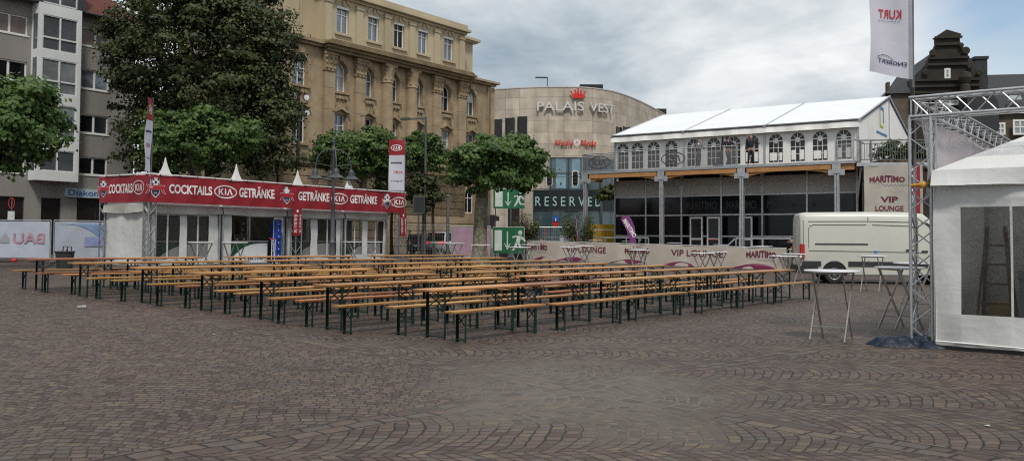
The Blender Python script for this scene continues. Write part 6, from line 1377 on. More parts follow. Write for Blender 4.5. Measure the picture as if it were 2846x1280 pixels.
def van():
    p = gx(2224, 31.6); t = thing('van', 'white high-roof panel van parked beside the lounge banner', 'van', p, R(-10)); L = 5.9; Wd = 1.98
    # local x: rear to front, the near side is y = 0
    def sec(x, zt, zb, inset=0., belt=1.25, rr=.16):
        tum = .11*max(0,(zt-belt)/1.35); pts = []
        half = [(0+inset,zb),(0+inset-.0,.62),(inset-.012,.95),(inset,belt),(inset+tum*.55,zt-.45),(inset+tum,zt-rr),(inset+tum+rr*.35,zt-rr*.35),(inset+tum+rr,zt-.01),(inset+tum+.5,zt)]
        pts = [(x,y,z) for y, z in half] + [(x,Wd-y,z) for y, z in half[::-1]]; return pts
    secs = [sec(.0,2.42,.42,.10), sec(.03,2.50,.36,.05), sec(.10,2.56,.34,.02), sec(.25,2.58,.34,0), sec(2.2,2.60,.34), sec(3.9,2.58,.34), sec(4.25,2.53,.34,.01), sec(4.6,2.25,.34,.02), sec(5.05,1.55,.34,.03,1.2,.1), sec(5.15,1.32,.34,.04,1.1,.1), sec(5.6,1.14,.34,.08,1.0,.1), sec(5.84,.98,.38,.16,.9,.1), sec(5.9,.85,.42,.22,.8,.08)]
    b = MB(); b.loft(secs); b.build('body', 'van_paint', t, smooth=True)
    for x in (1.18, 4.85):
        m = MB(); m.prism([(x+math.cos(math.pi*k/16)*.44, .345+math.sin(math.pi*k/16)*.46) for k in range(17)] + [(x-.44,.3),(x+.44,.3)], -.006, .3); m.build('wheel_arch', 'black', t)
        m = MB()
        for k in range(16):
            a0, a1 = math.pi*k/16, math.pi*(k+1)/16; m.add([(x+math.cos(a)*r_, yy, .36+math.sin(a)*r_*1.04) for yy in (-.03,.01) for a, r_ in ((a0,.44),(a0,.52),(a1,.52),(a1,.44))], [(0,1,2,3),(4,5,6,7),(0,1,5,4),(1,2,6,5),(2,3,7,6),(3,0,4,7)])
        m.build('arch_flare', 'van_paint', t)
        wheel(t, x, .115); wheel(t, x, Wd-.115, side=1)
    m = MB(); m.box(.06,.72,-.026,.0,.62,.80); m.box(1.66,4.36,-.026,.0,.62,.80); m.build('side_moulding', 'plastic_dark', t); m = MB(); m.loft([[(x,-.02+i,z) for z in (.36,.62)]+[(x,.2,z) for z in (.62,.36)] for x, i in ((-.08,.12),(-.06,.03),(.2,.0),(.62,.0))]); m.box(-.10,.0,.1,Wd-.1,.36,.64); m.build('rear_bumper', 'plastic_dark', t)
    m = MB(); m.loft([[(x,-.018+i,z),(x,.03+i,z),(x,.03+i,z2),(x,-.018+i,z2)] for x, i, z, z2 in ((-.012,.09,.98,1.36),(.02,.03,.90,1.42),(.10,.0,.86,1.42),(.155,-.0,.90,1.40))]); tl = m.build('tail_light', 'tail_red', t); MB().box(-.02,.10,-.024,-.004,.92,1.02).build('reversing_lens', 'print_white', tl)
    m = MB(); m.box(-.02,.02,Wd-.12,Wd-.03,.9,1.4); m.build('tail_light', 'tail_red', t)
    m = MB()
    def line(pts, w=.011, y=-.022):
        for (x0_,z0_), (x1_,z1_) in zip(pts, pts[1:]):
            f = lambda z: y + .11*.55*max(0,(z-1.25)/.9) if z < 2.15 else y+.06+.05*(z-2.15)/.3
            m.bar((x0_,f(z0_)+.012,z0_),(x1_,f(z1_)+.012,z1_), w, .02, up=(0,1,0))
    line([(.30,1.28),(.30,1.98),(.36,2.08),(.48,2.12),(2.30,2.12)]); line([(.30,1.18),(2.34,1.16),(4.2,1.14)], .014); line([(2.36,.66),(2.36,2.40)], .02); line([(4.02,.66),(4.02,1.6),(4.05,2.3)], .02); line([(2.5,2.12),(3.85,2.08),(3.9,1.98)],.012); line([(.3,2.24),(2.36,2.25),(3.95,2.22)], .012)
    line([(.12,.84),(.12,2.3)], .012); m.build('door_seams', 'seam', t)
    m = MB(); m.box(.52,2.34,-.012,.02,1.40,1.45); m.build('sliding_rail', 'seam', t); m = MB(); m.box(3.62,3.92,-.035,.0,1.19,1.25); m.box(4.15,4.35,-.035,.0,1.15,1.21); m.build('door_handle', 'plastic_dark', t)
    m = MB(); m.add([(4.12,.022,1.42),(4.98,.045,1.40),(4.66,.075,1.95),(4.36,.085,2.2),(4.14,.08,2.2)], [(0,1,2,3,4)]); m.build('cab_window', 'glass_dark', t)
    m = MB(); m.grid(lambda u, v: (5.085-.47*v, .18+.04*v+(Wd-.36-.08*v)*u, 1.56+.70*v), 4, 3); m.build('windscreen', 'glass', t); m = MB(); m.box(4.86,5.0,-.2,-.03,1.42,1.78); m.build('mirror', 'plastic_dark', t)
    m = MB(); m.box(5.86,5.96,.15,Wd-.15,.4,.75); m.build('front_bumper', 'plastic_dark', t); 
    for y in (.12,Wd-.4): MB().box(5.70,5.86,y,y+.28,.85,1.05).build('headlight', 'floodlight_glass', t)
van()
def car(label, px, Y, ang, paint, lit, suv=True, wide=1.85):
    p = gx(px, Y); t = thing('parked_car', label, 'car', p, ang, 'cars waiting behind the fence'); L = 4.4; W2 = wide/2; ht = 1.66 if suv else 1.5
    # local x forward, rear at 0
    def s(x, pts): return [(x,y,z) for y, z in pts] + [(x,-y,z) for y, z in pts[::-1]]
    def low(x, w, zb, zt, sh=.0): return s(x, [(w*.86,zb),(w,zb+.18),(w*1.0,(zb+zt)/2),(w*.97,zt-.08),(w*.90,zt)])
    b = MB(); b.loft([low(0,W2*.86,.42,.95), low(.05,W2*.95,.32,1.02), low(.3,W2,.27,1.05), low(2.0,W2,.25,1.02), low(3.3,W2,.25,.98), low(4.1,W2*.93,.27,.86), low(4.4,W2*.75,.35,.7)]); b.build('body', paint, t, smooth=True)
    c = MB(); g2 = lambda x, w, zt: s(x, [(W2*.88,1.0),(w+.05,1.0+(zt-1.0)*.55),(w,zt-.06),(w*.88,zt)])
    c.loft([g2(.12,W2*.80,1.05), g2(.42,W2*.74,ht-.1), g2(.7,W2*.72,ht-.02), g2(1.9,W2*.72,ht), g2(2.4,W2*.71,ht-.05), g2(3.15,W2*.82,1.03)]); gh = c.build('cabin_glass', 'glass_dark', t, smooth=True)
    r = MB(); r.loft([s(x, [(w,z-.03),(w*.95,z+.025)]) for x, w, z in ((.34,W2*.72,ht-.06),(.7,W2*.73,ht),(1.9,W2*.73,ht+.02),(2.4,W2*.7,ht-.03))]); r.build('roof', paint, gh)
    f = MB()
    for sg in (-1,1):
        f.bar((.14,sg*W2*.86,1.02),(.44,sg*W2*.75,ht-.08), .10); f.bar((1.45,sg*W2*.90,1.02),(1.5,sg*W2*.76,ht-.02), .08); f.bar((3.1,sg*W2*.86,1.02),(2.4,sg*W2*.73,ht-.05), .07); f.bar((.4,sg*W2*.755,ht-.03),(2.4,sg*W2*.735,ht-.03), .07)
    f.build('pillars', paint, gh)
    m = MB(); m.box(-.05,.05,-W2*.5,W2*.5,ht-.10,ht-.05); m.build('rear_spoiler', paint, t)
    for sg in (-1,1):
        m = MB(); m.loft([[(x,sg*y0_,z0_),(x,sg*y1_,z0_),(x,sg*y1_,z1_),(x,sg*y0_,z1_)] for x, y0_, y1_, z0_, z1_ in ((-.03,W2*.45,W2*.85,.86,.98),(.0,W2*.42,W2*.93,.84,1.02),(.3,W2*.86,W2*1.0,.88,1.0))]); m.build('tail_light', 'tail_lit' if lit else 'tail_red', t)
    m = MB(); m.box(-.045,-.01,-.26,.26,.62,.74); m.build('number_plate', 'print_white', t); m = MB(); m.box(-.05,.2,-W2*.9,W2*.9,.36,.56); m.build('rear_bumper', 'plastic_dark', t)
    if lit: MB().box(.30,.36,-.14,.14,ht-.12,ht-.07).build('brake_light', 'tail_lit', t)
    for x in (.85,3.5):
        for sg in (-1,1): wheel(t, x, sg*(W2-.12), .34, .22, side=sg)
car('silver off-road car with lit red tail lights behind the wire fence', 1205, 58.5, R(62), 'car_silver', True); car('black car standing beside the silver car behind the fence', 1158, 62, R(70), 'car_dark', False, False, 1.75)

# ================================================================== truss gate, flag, sail and tent at the picture edge
TA = R(-38); TP0 = Vector((6.19, 13.05, 0)); 
def tloc(x, y, z=0.): return Vector((TP0.x + math.cos(TA)*x - math.sin(TA)*y, TP0.y + math.sin(TA)*x + math.cos(TA)*y, z))
def gate():
    t = thing('truss_gate', 'aluminium truss gate of one upright and two beams beside the white tent', 'truss', TP0, TA); S = .29
    def part(name, p, q, up, bay=.30):
        root = bpy.data.objects.new(name, None); 
        m = truss(t, p, q, S, .025, .0105, bay, up=up, split=False, n=10, lattice=name); return m
    part('upright', (0,0,.03), (0,0,3.42), (0,1,0), .29); part('front_beam', (-.15,0,3.58), (4.6,0,3.58), (0,0,1)); part('side_beam', (0,.16,3.58), (0,12.5,3.58), (0,0,1))
    MB().box(-.24,.24,-.24,.24,0,.03).build('base_plate', 'galvanised', t)
    m = MB(); m.tube([(-.15,-.15,2.40),(.15,-.16,2.42)], .02, 6); m.tube([(-.16,-.15,2.4),(-.16,.15,2.42)], .02, 6); m.tube([(.15,-.16,2.42),(.36,-.02,2.45)], .018, 6); m.lathe([(.03,-.05),(.06,0),(.03,.05)], (.05,-.18,2.40), 8, 'x'); m.build('ratchet_strap', 'strap_yellow', t, smooth=True)
    m = MB(); 
    for z in (2.78,2.92,3.05,3.3,3.5): m.tube([(-.18,-.15,z),(-.18,.1,z+.01),(-.1,-.17,z)], .006, 5)
    m.tube([(-.16,.0,2.7),(-.14,.02,3.9)], .03, 8); m.build('cable_ties', 'black', t)
    # cloths hung from the gate
    k = thing('sail_cloth', 'thin pale lilac cloth sagging below the side beam of the gate', 'cloth', TP0, TA)
    def f(u, v):
        y = -.0+5.2*u; ztop = 3.42; zb = 3.42 - (1.22*(1-u)**.8 + .03) + .05*math.sin(u*9); return (.02+.05*math.sin(u*7+v*4), y, zb+(ztop-zb)*v)
    MB().grid(f, 26, 8).build('cloth', 'cloth_lilac', k, smooth=True)
    k = thing('grey_banner', 'narrow pale grey banner tied to the back of the truss upright', 'banner', TP0, TA); MB().grid(lambda u, v: (-.15-.10*u+.01*math.sin(v*9), .16+.28*u, 1.55+1.0*v), 4, 8).build('cloth', 'cloth_white', k, smooth=True)
    k = thing('white_board', 'white sheet leaning inside the foot of the truss upright', 'board', tloc(.02,.32), TA); MB().add([(-.05,0,.12),(.16,.05,.1),(.18,.05,.75),(.08,.05,.8)], [(0,1,2,3)]).build('sheet', 'print_white', k)
gate()
def kurt_flag():
    p = tloc(-.14,.02); t = thing('sponsor_flag', 'tall white flag with mirrored red and dark lettering on the gate upright', 'flag', (p.x,p.y,0), R(-6)); w = .60; zt = 6.2; zb = 4.02
    def wf(x, z): v = (zt-z)/(zt-zb); return (x*(1+.06*v)-.0 - .05*v*v*(1-(x+w)/w)*0, .05*math.sin(z*3.1+x*5)*abs(x)/w + .03*math.sin(x*9+z), z - .10*(x/w)*v*.8 + .09*(-x/w)*v*.6)
    MB().grid(lambda u, v: wf(-w*(1-u), zb+(zt-zb)*v), 12, 26).build('cloth', 'cloth_white', t, smooth=True)
    MB().tube([(.02,.02,2.7),(.02,.02,4.5),(.03,.02,6.6)], .020, 8).build('pole', 'zinc', t, smooth=True)
    MB().grid(lambda u, v: (wf(-.05*(1-u),zb+(zt-zb)*v)[0], wf(-.05*(1-u),zb+(zt-zb)*v)[1]-.006, wf(-.05*(1-u),zb+(zt-zb)*v)[2]), 2, 20).build('pole_sleeve', 'print_grey', t)
    wp = lambda x, y, z: tuple(a+b for a, b in zip(wf(x,z),(0,y,0)))
    m = MB(); text(m, 'KURT', -.46, -.15, 4.93, 5.075, -.014, .02, True, wp); m.build('red_lettering', 'print_red', t); m = MB(); text(m, 'ENGBERT', -.49, -.08, 4.20, 4.265, -.014, .02, True, wp)
    pts = [(-.5+.24*i/12, 4.28+.05*math.sin(math.pi*i/12)) for i in range(13)]
    for (a1,b1),(a2,b2) in zip(pts, pts[1:]): flat(m, [(a1,b1-.005),(a2,b2-.005),(a2,b2+.005),(a1,b1+.005)], -.014, wp)
    for q in range(7): flat(m, [(-.47+q*.045,4.885),(-.44+q*.045,4.885),(-.44+q*.045,4.893),(-.47+q*.045,4.893)], -.014, wp)
    m.build('dark_lettering', 'print_navy', t)
kurt_flag()
def edge_tent():
    o = tloc(.20,-.30); t = thing('pavilion_tent', 'large white pavilion tent with clear windows at the picture edge', 'tent', (o.x,o.y,0), TA); w = 4.0; d = 4.0; he = 2.60; hp = 4.1
    m = MB(); peak_roof(m, w, d, he, hp); m.build('roof', 'tent_white', t, smooth=True)
    v = MB(); valance(v, (0,-.03), (w,-.03), 2.37, he, .01, (0,-1)); valance(v, (0,d), (0,0), 2.37, he, .02, (-1,0)); v.tube([(0,-.12,2.372),(w,-.12,2.372)], .008, 5); v.build('valance', 'tent_wall_grey', t, smooth=True)
    fw = MB(); wavy_wall(fw, .0, w, .06, he-.02, [(.36,.985,.52,2.06),(1.015,1.64,.52,2.06),(2.3,2.95,.52,2.06)], .02, .016, ph=2.1); fw.build('front_wall', 'tent_wall_grey', t, smooth=True)
    for a, b in ((.36,.985),(1.015,1.64),(2.3,2.95)): k = MB(); k.quad((a,.04,.52),(b,.04,.52),(b,.04,2.06),(a,.04,2.06)); k.build('window', 'pvc_clear', t)
    s = MB(); wavy_wall(s, .0, d, .06, he-.02, [(.6,1.6,.52,2.06)], .02, .006, axis='y'); s.build('side_wall', 'tent_wall', t, smooth=True)
    b = MB(); b.quad((0,d,.06),(w,d,.06),(w,d,he),(0,d,he)); b.build('back_wall', 'tent_wall', t)
    h = MB(); h.tube([(.02,.0,.12),(1.3,-.005,.10),(w,.0,.12)], .012, 6); h.build('ground_hem', 'tent_wall', t)
    for x, y in ((.05,.08),(w-.05,.08),(.05,d-.08),(w-.05,d-.08)): MB().bar((x,y,0),(x,y,he), .06).build('post', 'aluminium', t)
    MB().box(.0,w,.05,d,.0,.05).build('floor_plate', 'plastic_dark', t)
    def inside(x, y, z=.05): return Vector((o.x+math.cos(TA)*x-math.sin(TA)*y, o.y+math.sin(TA)*x+math.cos(TA)*y, z))
    l = thing('step_ladder', 'wooden step ladder standing inside the white tent', 'ladder', inside(.62,.95), TA); r = MB()
    for s in (-.2,.2): r.bar((s*1.3,0,0),(s*.6,.28,1.75), .05, .03); r.bar((s*1.3,.62,0),(s*.6,.28,1.75), .05, .03)
    r.build('rails', 'plain_wood', l); r = MB()
    for k in range(1,6): u = k/6; r.box(-.25*(1-.5*u),.25*(1-.5*u),.28*u-.04,.28*u+.04,1.75*u-.015,1.75*u+.015)
    r.build('rungs', 'plain_wood', l)
    c = thing('bar_counter', 'grey bar counter with green and white front inside the white tent', 'counter', inside(1.05,.85), TA); MB().box(0,2.0,0,.6,0,.98).build('body', 'counter_green', c); MB().box(-.08,2.05,-.06,.66,.98,1.10).build('worktop', 'counter_grey', c); m = MB(); n = 14; flat(m, [(0,.0),(1.95,.0)]+[(1.95-1.95*i/n, .85*math.cos(math.pi/2*(i/n)**.8)) for i in range(n+1)][:-1]+[(0,.06)], -.006); m.build('printed_swoosh', 'counter_white', c); MB().box(-.08,.02,-.02,.62,0,.98).build('end_panel', 'counter_grey', c)
    c = thing('cool_box', 'teal box stacked inside the white tent', 'box', inside(.95,2.0), TA); MB().box(0,.6,0,.5,0,.95).build('body', 'teal', c); MB().box(-.02,.62,-.02,.52,.95,1.02).build('lid', 'plastic_dark', c)
    c = thing('cardboard_carton', 'yellow printed carton on the floor of the white tent', 'box', inside(.45,1.6), TA); MB().box(0,.35,0,.35,0,.55).build('body', 'carton', c); MB().box(0,.17,0,.35,.555,.56).build('flap', 'carton', c); MB().box(.18,.35,0,.35,.555,.56).build('flap', 'carton', c)
    c = thing('drinks_fridge', 'grey upright fridge at the back of the white tent', 'fridge', inside(1.35,3.0), TA); MB().box(0,.7,0,.6,0,1.75).build('body', 'counter_grey', c); MB().box(.06,.64,-.02,0,.2,1.65).build('door', 'paper', c)
edge_tent()
def tarp():
    o = tloc(-.05,-.22); t = thing('blue_tarp', 'crumpled dark blue plastic sheet around the foot of the truss upright', 'tarp', (o.x,o.y,0), TA+R(12)); rn = random.Random(8)
    def lump(cx, cy, rx, ry, h, seed):
        m = MB(); r2 = random.Random(seed); ph = [r2.uniform(0,6.3) for _ in range(6)]
        def f(u, v):
            a = 2*math.pi*u; r_ = v; e = 1+.16*math.sin(3*a+ph[0])+.10*math.sin(5*a+ph[1])
            x = cx+math.cos(a)*rx*r_*e; y = cy+math.sin(a)*ry*r_*e; z = h*(1-r_**2.2)*(1+.3*math.sin(x*17+ph[2])*math.sin(y*21+ph[3])) + .018*abs(math.sin(x*31+y*13+ph[4])) ; return (x,y,max(.004,z if v < 1 else .004))
        m.grid(f, 44, 12); return m
    a = lump(-.30,-.02,.40,.22,.13,1); b = lump(.22,.06,.30,.2,.10,2); c = lump(.0,.1,.24,.2,.16,3)
    for q in (b, c): a.add(q.v, q.f)
    a.build('sheet', 'tarp_blue', t, smooth=True)
tarp()
def block(px, Y, label):
    p = gx(px, Y); t = tag(MB().box(-.2,.2,-.2,.2,0,.0).build('granite_block', 'granite'), label, 'block') if False else None
    m = MB(); m.loft([[(x*k,y*k,z) for x, y in ((-.2,-.2),(.2,-.2),(.2,.2),(-.2,.2))] for k, z in ((1,0),(1,.13),(.93,.16))]); o = m.build('concrete_block', 'granite'); tag(o, label, 'block', None, p)
block(2942, 7.75, 'low grey concrete block on the cobbles by the tent')

# ================================================================== dark gabled house at the back
def gabled():
    fr = (25.5, 78.0, R(-10)); zr5 = lambda x, y: fp(fr, 2146+x/2.319, y/2.319)
    t = thing('gabled_house', 'dark old stone house with scrolled gable and slate roof', 'building', (fr[0], fr[1], 0), fr[2]); V = zr5
    left = [(905,640),(905,600),(930,560),(925,515),(985,470),(1000,430),(1008,385),(1030,340),(1048,310),(1062,280),(1060,245),(1048,240),(1125,190),(1220,218),(1210,240),(1212,290),(1240,310),(1262,350),(1262,410),(1290,440),(1330,455),(1338,490),(1335,560),(1350,600),(1350,640)]
    pts = [V(*q) for q in left]; zb = 0
    pts = [(pts[0][0], zb)] + pts + [(pts[-1][0], zb)]
    m = MB(); m.prism(pts, 0, .8); m.build('gable', 'old_stone', t)
    m = MB()
    for y_, a, b in ((600,900,1355),(560,905,1345),(520,920,1340),(420,1000,1262),(378,1004,1265),(290,1050,1215),(640,900,1355),(245,1046,1222)): (x0,z),(x1,_) = V(a,y_), V(b,y_); m.box(x0,x1,-.22,.0,z-.10,z+.10)
    for a, b, r_ in ((1030,345,18),(1243,330,20),(1270,428,16),(1330,470,18),(985,470,16),(1214,295,12)): c = V(a,b); m.lathe([(r_/58,-.25),(r_/70,-.32),(.05,-.32)], (c[0],0,c[1]), 14, 'y'); 
    for a, b in ((1218,530),): c = V(a,b); m.lathe([(.02,-.6),(.4,-.45),(.55,0),(.4,.45),(.02,.6)], (c[0],-1.0,c[1]+.2), 12); m.lathe([(.5,-1.6),(.4,-.7),(.3,-.4)], (c[0],-1.0,c[1]+.2), 10)
    m.build('gable_mouldings', 'old_stone', t)
    a, b = V(1110,510), V(1148,440); window(t, a[0], b[0], a[1], b[1], -.06, trans=(.5,), mull=(), fw=.16, glass='glass_pale')
    x0 = V(905,0)[0]; x1 = V(1350,0)[0]; xl = V(722,0)[0]; xr = x1+26; zel = V(725,600)[1]; zrl = V(835,520)[1]; zer = V(1340,560)[1]; zrid = V(1260,315)[1]; 
    # cross roof behind the gable
    m = MB(); zg = V(1260,315)[1]; xm = (x0+x1)/2
    prof = [V(905,640),V(905,505),V(1005,405),V(1070,312),V(1200,312),V(1262,322),V(1415,490),V(1415,640)]; m.prism(prof, .85, 14); m.build('gable_roof', 'tile_dark', t)
    m = MB(); ze = V(725,600)[1]; m.add([(xl,.2,ze),(x0+2,.2,ze),(x0+2,3,ze+2.1),(xl+3.0,3,ze+2.1),(xl,13,ze)], [(0,1,2,3),(0,3,4)]); ze2 = V(1420,640)[1]-1.2
    zq = (V(1500,482)[1]-1.58)*1.10+1.58; m.add([(x1-.5,.0,ze2),(xr,.0,ze2),(xr,8,zq),(x1-.5,8,zq)], [(0,1,2,3)]); rf = m.build('main_roof', 'tile_dark', t)
    m = MB(); m.quad((xl+.4,.5,0),(x0,.5,0),(x0,.5,ze),(xl+.4,.5,ze)); m.quad((x1,.4,0),(xr,.4,0),(xr,.4,ze2),(x1,.4,ze2)); m.quad((xl+.4,.5,0),(xl+.4,12,0),(xl+.4,12,ze),(xl+.4,.5,ze)); m.build('wall', 'old_stone_light', t)
    for q0, q1, ya, yb, ym in ((1388,1468,335,520,3.0),): a, b = V(q0,yb), V(q1,ya); c = MB(); c.box(a[0],b[0],ym,ym+2.2,a[1]-4,b[1]); c.box(a[0]-.1,b[0]+.1,ym-.1,ym+2.3,b[1],b[1]+.25); c.build('chimney', 'tile_dark', rf)
    a, b = V(782,545), V(800,500); c = MB(); c.box(a[0],b[0],2.2,2.9,a[1]-1,b[1]); c.build('chimney', 'old_stone_light', rf)
    for q0, q1, ya, yb in ((1075,1145,1080,1000),(1228,1310,1030,985)): a, b = V(q0,ya), V(q1,yb); window(t, a[0], b[0], a[1]-.6, b[1], -.12, trans=(.5,), mull=(.33,.66), fw=.15, mw=.1, glass='glass_pale')
    for q0, q1, ya, yb in ((1530,1620,640,600),): a, b = V(q0,ya), V(q1,yb); m = MB(); m.add([(a[0],.3,a[1]),(b[0],.3,a[1]),(b[0]+.2,1.2,b[1]),(a[0]+.4,1.2,b[1])], [(0,1,2,3)]); m.build('skylight', 'glass_pale', rf)
    for q0, q1, ya, yb in ((1090,1200,680,620),(1550,1640,870,770),(1440,1500,870,790)): a, b = V(q0,ya), V(q1,yb); window(t, a[0], b[0], a[1], b[1], -.12, trans=(.5,), mull=(.5,), fw=.15, mw=.1, glass='glass_pale')
    d = MB(); c = V(1320,700); n = 12; d.prism([(c[0]-1.6,c[1]-2)] + [(c[0]-1.6*math.cos(math.pi*k/n), c[1]+1.6*math.sin(math.pi*k/n)) for k in range(n+1)] + [(c[0]+1.6,c[1]-2)], -.5, .3); d.build('dormer', 'tile_dark', rf)
gabled()
def red_panel():
    a = at(2543, 630, 38); p = gx(2543, 38); t = thing('advertising_board', 'tall red advertising board behind the truss upright', 'sign', p); m = MB(); z0, z1 = at(2543,640,38).z-p.z, at(2543,455,38).z-p.z; m.box(-.15,.25,0,.08,z0,z1); m.build('board', 'banner_red', t); m = MB()
    for k in range(6): z = z1-.3-k*.3; m.box(-.12,.1,-.006,-.002,z,z+.1)
    m.build('white_print', 'print_white', t); MB().box(.0,.08,0,.08,0,z0).build('post', 'zinc', t)
red_panel()
# ================================================================== people
def skin_mesh(chains, sub=1):
    """chains: list of [(pos, radius), ...]; first point of a later chain may name an existing vertex index by int"""
    vs, es, rs = [], [], []
    for ch in chains:
        prev = None
        for it in ch:
            if isinstance(it, int): prev = it; continue
            vs.append(it[0]); rs.append(it[1]); i = len(vs)-1
            if prev is not None: es.append((prev, i))
            prev = i
    me = bpy.data.meshes.new('body'); me.from_pydata(vs, es, []); o = bpy.data.objects.new('body', me); COL.objects.link(o)
    md = o.modifiers.new('skin', 'SKIN'); md.use_smooth_shade = True
    for i, r in enumerate(rs):
        q = r if isinstance(r, tuple) else (r, r); me.skin_vertices[0].data[i].radius = q
    me.skin_vertices[0].data[0].use_root = True
    if sub: s = o.modifiers.new('sub', 'SUBSURF'); s.levels = s.render_levels = sub
    dg = bpy.context.evaluated_depsgraph_get(); dg.update(); m2 = bpy.data.meshes.new_from_object(o.evaluated_get(dg)); bpy.data.objects.remove(o); bpy.data.meshes.remove(me)
    for p in m2.polygons: p.use_smooth = True
    return m2
def link(name, me, mt, parent):
    me.name = name; me.materials.clear(); me.materials.append(MATS[mt]); o = bpy.data.objects.new(name, me); COL.objects.link(o); o.parent = parent; return o
V3 = Vector
def person(label, loc, rz, J, top, legs, shoe='shoe', hair='hair_dark', cap=None, skin='skin', sc_=1., collar=None, band=None):
    """J: joints in metres, front is -y. keys: pel chest neck head, and for L/R: sho elb wri hip kne ank"""
    t = thing('person', label, 'person', loc, rz); t.scale = (sc_,)*3; P = {k: V3(v) for k, v in J.items()}
    up = (P['head']-P['neck']).normalized(); fwd = V3(J.get('look', (0,-1,0))).normalized()
    body = [[(P['pel'],.13),(P['pel'].lerp(P['chest'],.5),.125),(P['chest'],.135),(P['neck'],.058),(P['neck']+up*.07,.055),(P['head']-up*.02+fwd*.015,.088),(P['head']+up*.06,.092),(P['head']+up*.115-fwd*.01,.06)]]
    n = 8; idx = n
    nose = [5,(P['head']+fwd*.108-up*.0,.014)]; body.append(nose); idx += 1
    chin = [5,(P['head']+fwd*.075-up*.085,.035)]; body.append(chin); idx += 1
    side = fwd.cross(up).normalized()
    for s in (-1,1): body.append([6,(P['head']+side*s*.09+up*.01-fwd*.01,.018)]); idx += 1
    for s in 'LR':
        sh, el, wr = P['sho'+s], P['elb'+s], P['wri'+s]; d = (wr-el).normalized(); hd = V3(J.get('hand'+s, d)).normalized()
        body.append([2,(sh,.058),(sh.lerp(el,.5),.047),(el,.040),(el.lerp(wr,.4),.038),(wr,.026),(wr+hd*.045,(.036,.020)),(wr+hd*.085,(.038,.016))]); b0 = idx; idx += 7
        pl = b0+6; lat = hd.cross(V3((0,1,.2))).normalized(); c = hd.cross(lat)
        for k, ln in enumerate((.070,.082,.076,.060)):
            o = wr+hd*.085+lat*(-.027+.018*k); body.append([pl,(o+hd*.01,.0085),(o+hd*ln*.55+c*.012,.0080),(o+hd*ln+c*.034,.0068)]); idx += 3
        o = wr+hd*.035-lat*.034; body.append([b0+5,(o,.010),(o-lat*.022+hd*.03+c*.01,.0095),(o-lat*.03+hd*.055+c*.02,.008)]); idx += 3
    for s in 'LR':
        h, k, a = P['hip'+s], P['kne'+s], P['ank'+s]; toe = V3(J.get('toe'+s, (0,-1,0))).normalized()
        body.append([0,(h,.088),(h.lerp(k,.5),.072),(k,.055),(k.lerp(a,.35),.055),(a+V3((0,0,.03)),.036),(a+toe*.10-V3((0,0,.04)),.036),(a+toe*.17-V3((0,0,.05)),.028)]); idx += 7
    link('body', skin_mesh(body), skin, t)
    tp = [[(P['pel']+V3((0,0,-.02)),(.168,.135)),(P['pel'].lerp(P['chest'],.5),(.162,.138)),(P['chest'],(.165,.148)),(P['chest'].lerp(P['neck'],.62),(.11,.10)),(P['neck']-up*.0,.068)]]
    for s in 'LR': sh, el, wr = P['sho'+s], P['elb'+s], P['wri'+s]; tp.append([2,(sh,.080),(sh.lerp(el,.5),.066),(el,.056),(el.lerp(wr,.5),.050),(el.lerp(wr,.93),.040)])
    link('top', skin_mesh(tp), top, t)
    lg = [[(P['pel']+V3((0,0,.03)),(.158,.128)),(P['pel']-V3((0,0,.06)),(.155,.125))]]
    for s in 'LR': h, k, a = P['hip'+s], P['kne'+s], P['ank'+s]; lg.append([1,(h-V3((0,0,.05)),.100),(h.lerp(k,.5),.088),(k,.070),(k.lerp(a,.5),.064),(a+V3((0,0,.02)),.055)])
    link('trousers', skin_mesh(lg), legs, t)
    for s in 'LR':
        a = P['ank'+s]; toe = V3(J.get('toe'+s, (0,-1,0))).normalized(); link('shoe', skin_mesh([[(a-toe*.05-V3((0,0,.035)),.042),(a+toe*.06-V3((0,0,.04)),.044),(a+toe*.15-V3((0,0,.048)),.038),(a+toe*.20-V3((0,0,.052)),.028)]]), shoe, t)
    hp = P['head']
    link('hair', skin_mesh([[(hp-fwd*.055-up*.02,.07),(hp-fwd*.05+up*.05,.085),(hp+up*.10-fwd*.01,.083),(hp+up*.10+fwd*.05,.05)]] if not cap else [[(hp-fwd*.06-up*.03,.06),(hp-fwd*.05+up*.04,.075)]]), hair, t)
    if cap: 
        m = MB(); m.lathe([(.104,.055),(.108,.09),(.098,.14),(.06,.175),(.01,.185)], n=16); q = up.to_track_quat('Z','Y').to_matrix(); m.v = [tuple(q @ V3(v) + hp) for v in m.v]
        m.add([tuple(hp+fwd*a+side*b+up*c) for a, b, c in ((.08,-.08,.075),(.19,-.06,.062),(.215,0,.06),(.19,.06,.062),(.08,.08,.075),(.08,.08,.09),(.19,.06,.075),(.215,0,.073),(.19,-.06,.075),(.08,-.08,.09))], [(0,1,2,3,4),(5,6,7,8,9),(0,9,8,1),(1,8,7,2),(2,7,6,3),(3,6,5,4)]); m.build('cap', cap, t, smooth=True)
    e = MB()
    for s in (-1,1): c = hp+fwd*.088+side*s*.034+up*.012; e.lathe([(.004,-.009),(.011,0),(.004,.009)], tuple(c), 8)
    e.build('eyes', 'black', t)
    if collar: f = P['chest'].lerp(P['neck'],.8)+V3((0,-.105,.0)); m = MB(); m.add([tuple(f+V3(v)) for v in ((-.05,.0,.05),(.05,0,.05),(.0,-.03,-.10))], [(0,1,2)]); m.build('shirt_front', collar, t)
    if band: m = MB(); c = P['pel'].lerp(P['chest'],.62); m.lathe([(.158,-.06),(.176,-.05),(.176,.06),(.158,.07)], tuple(c), 16); m.v = [(c.x+(x-c.x)*1.0, c.y+(y-c.y)*.86, z) for x, y, z in m.v]; m.build('chest_band', band, t, smooth=True)
    return t
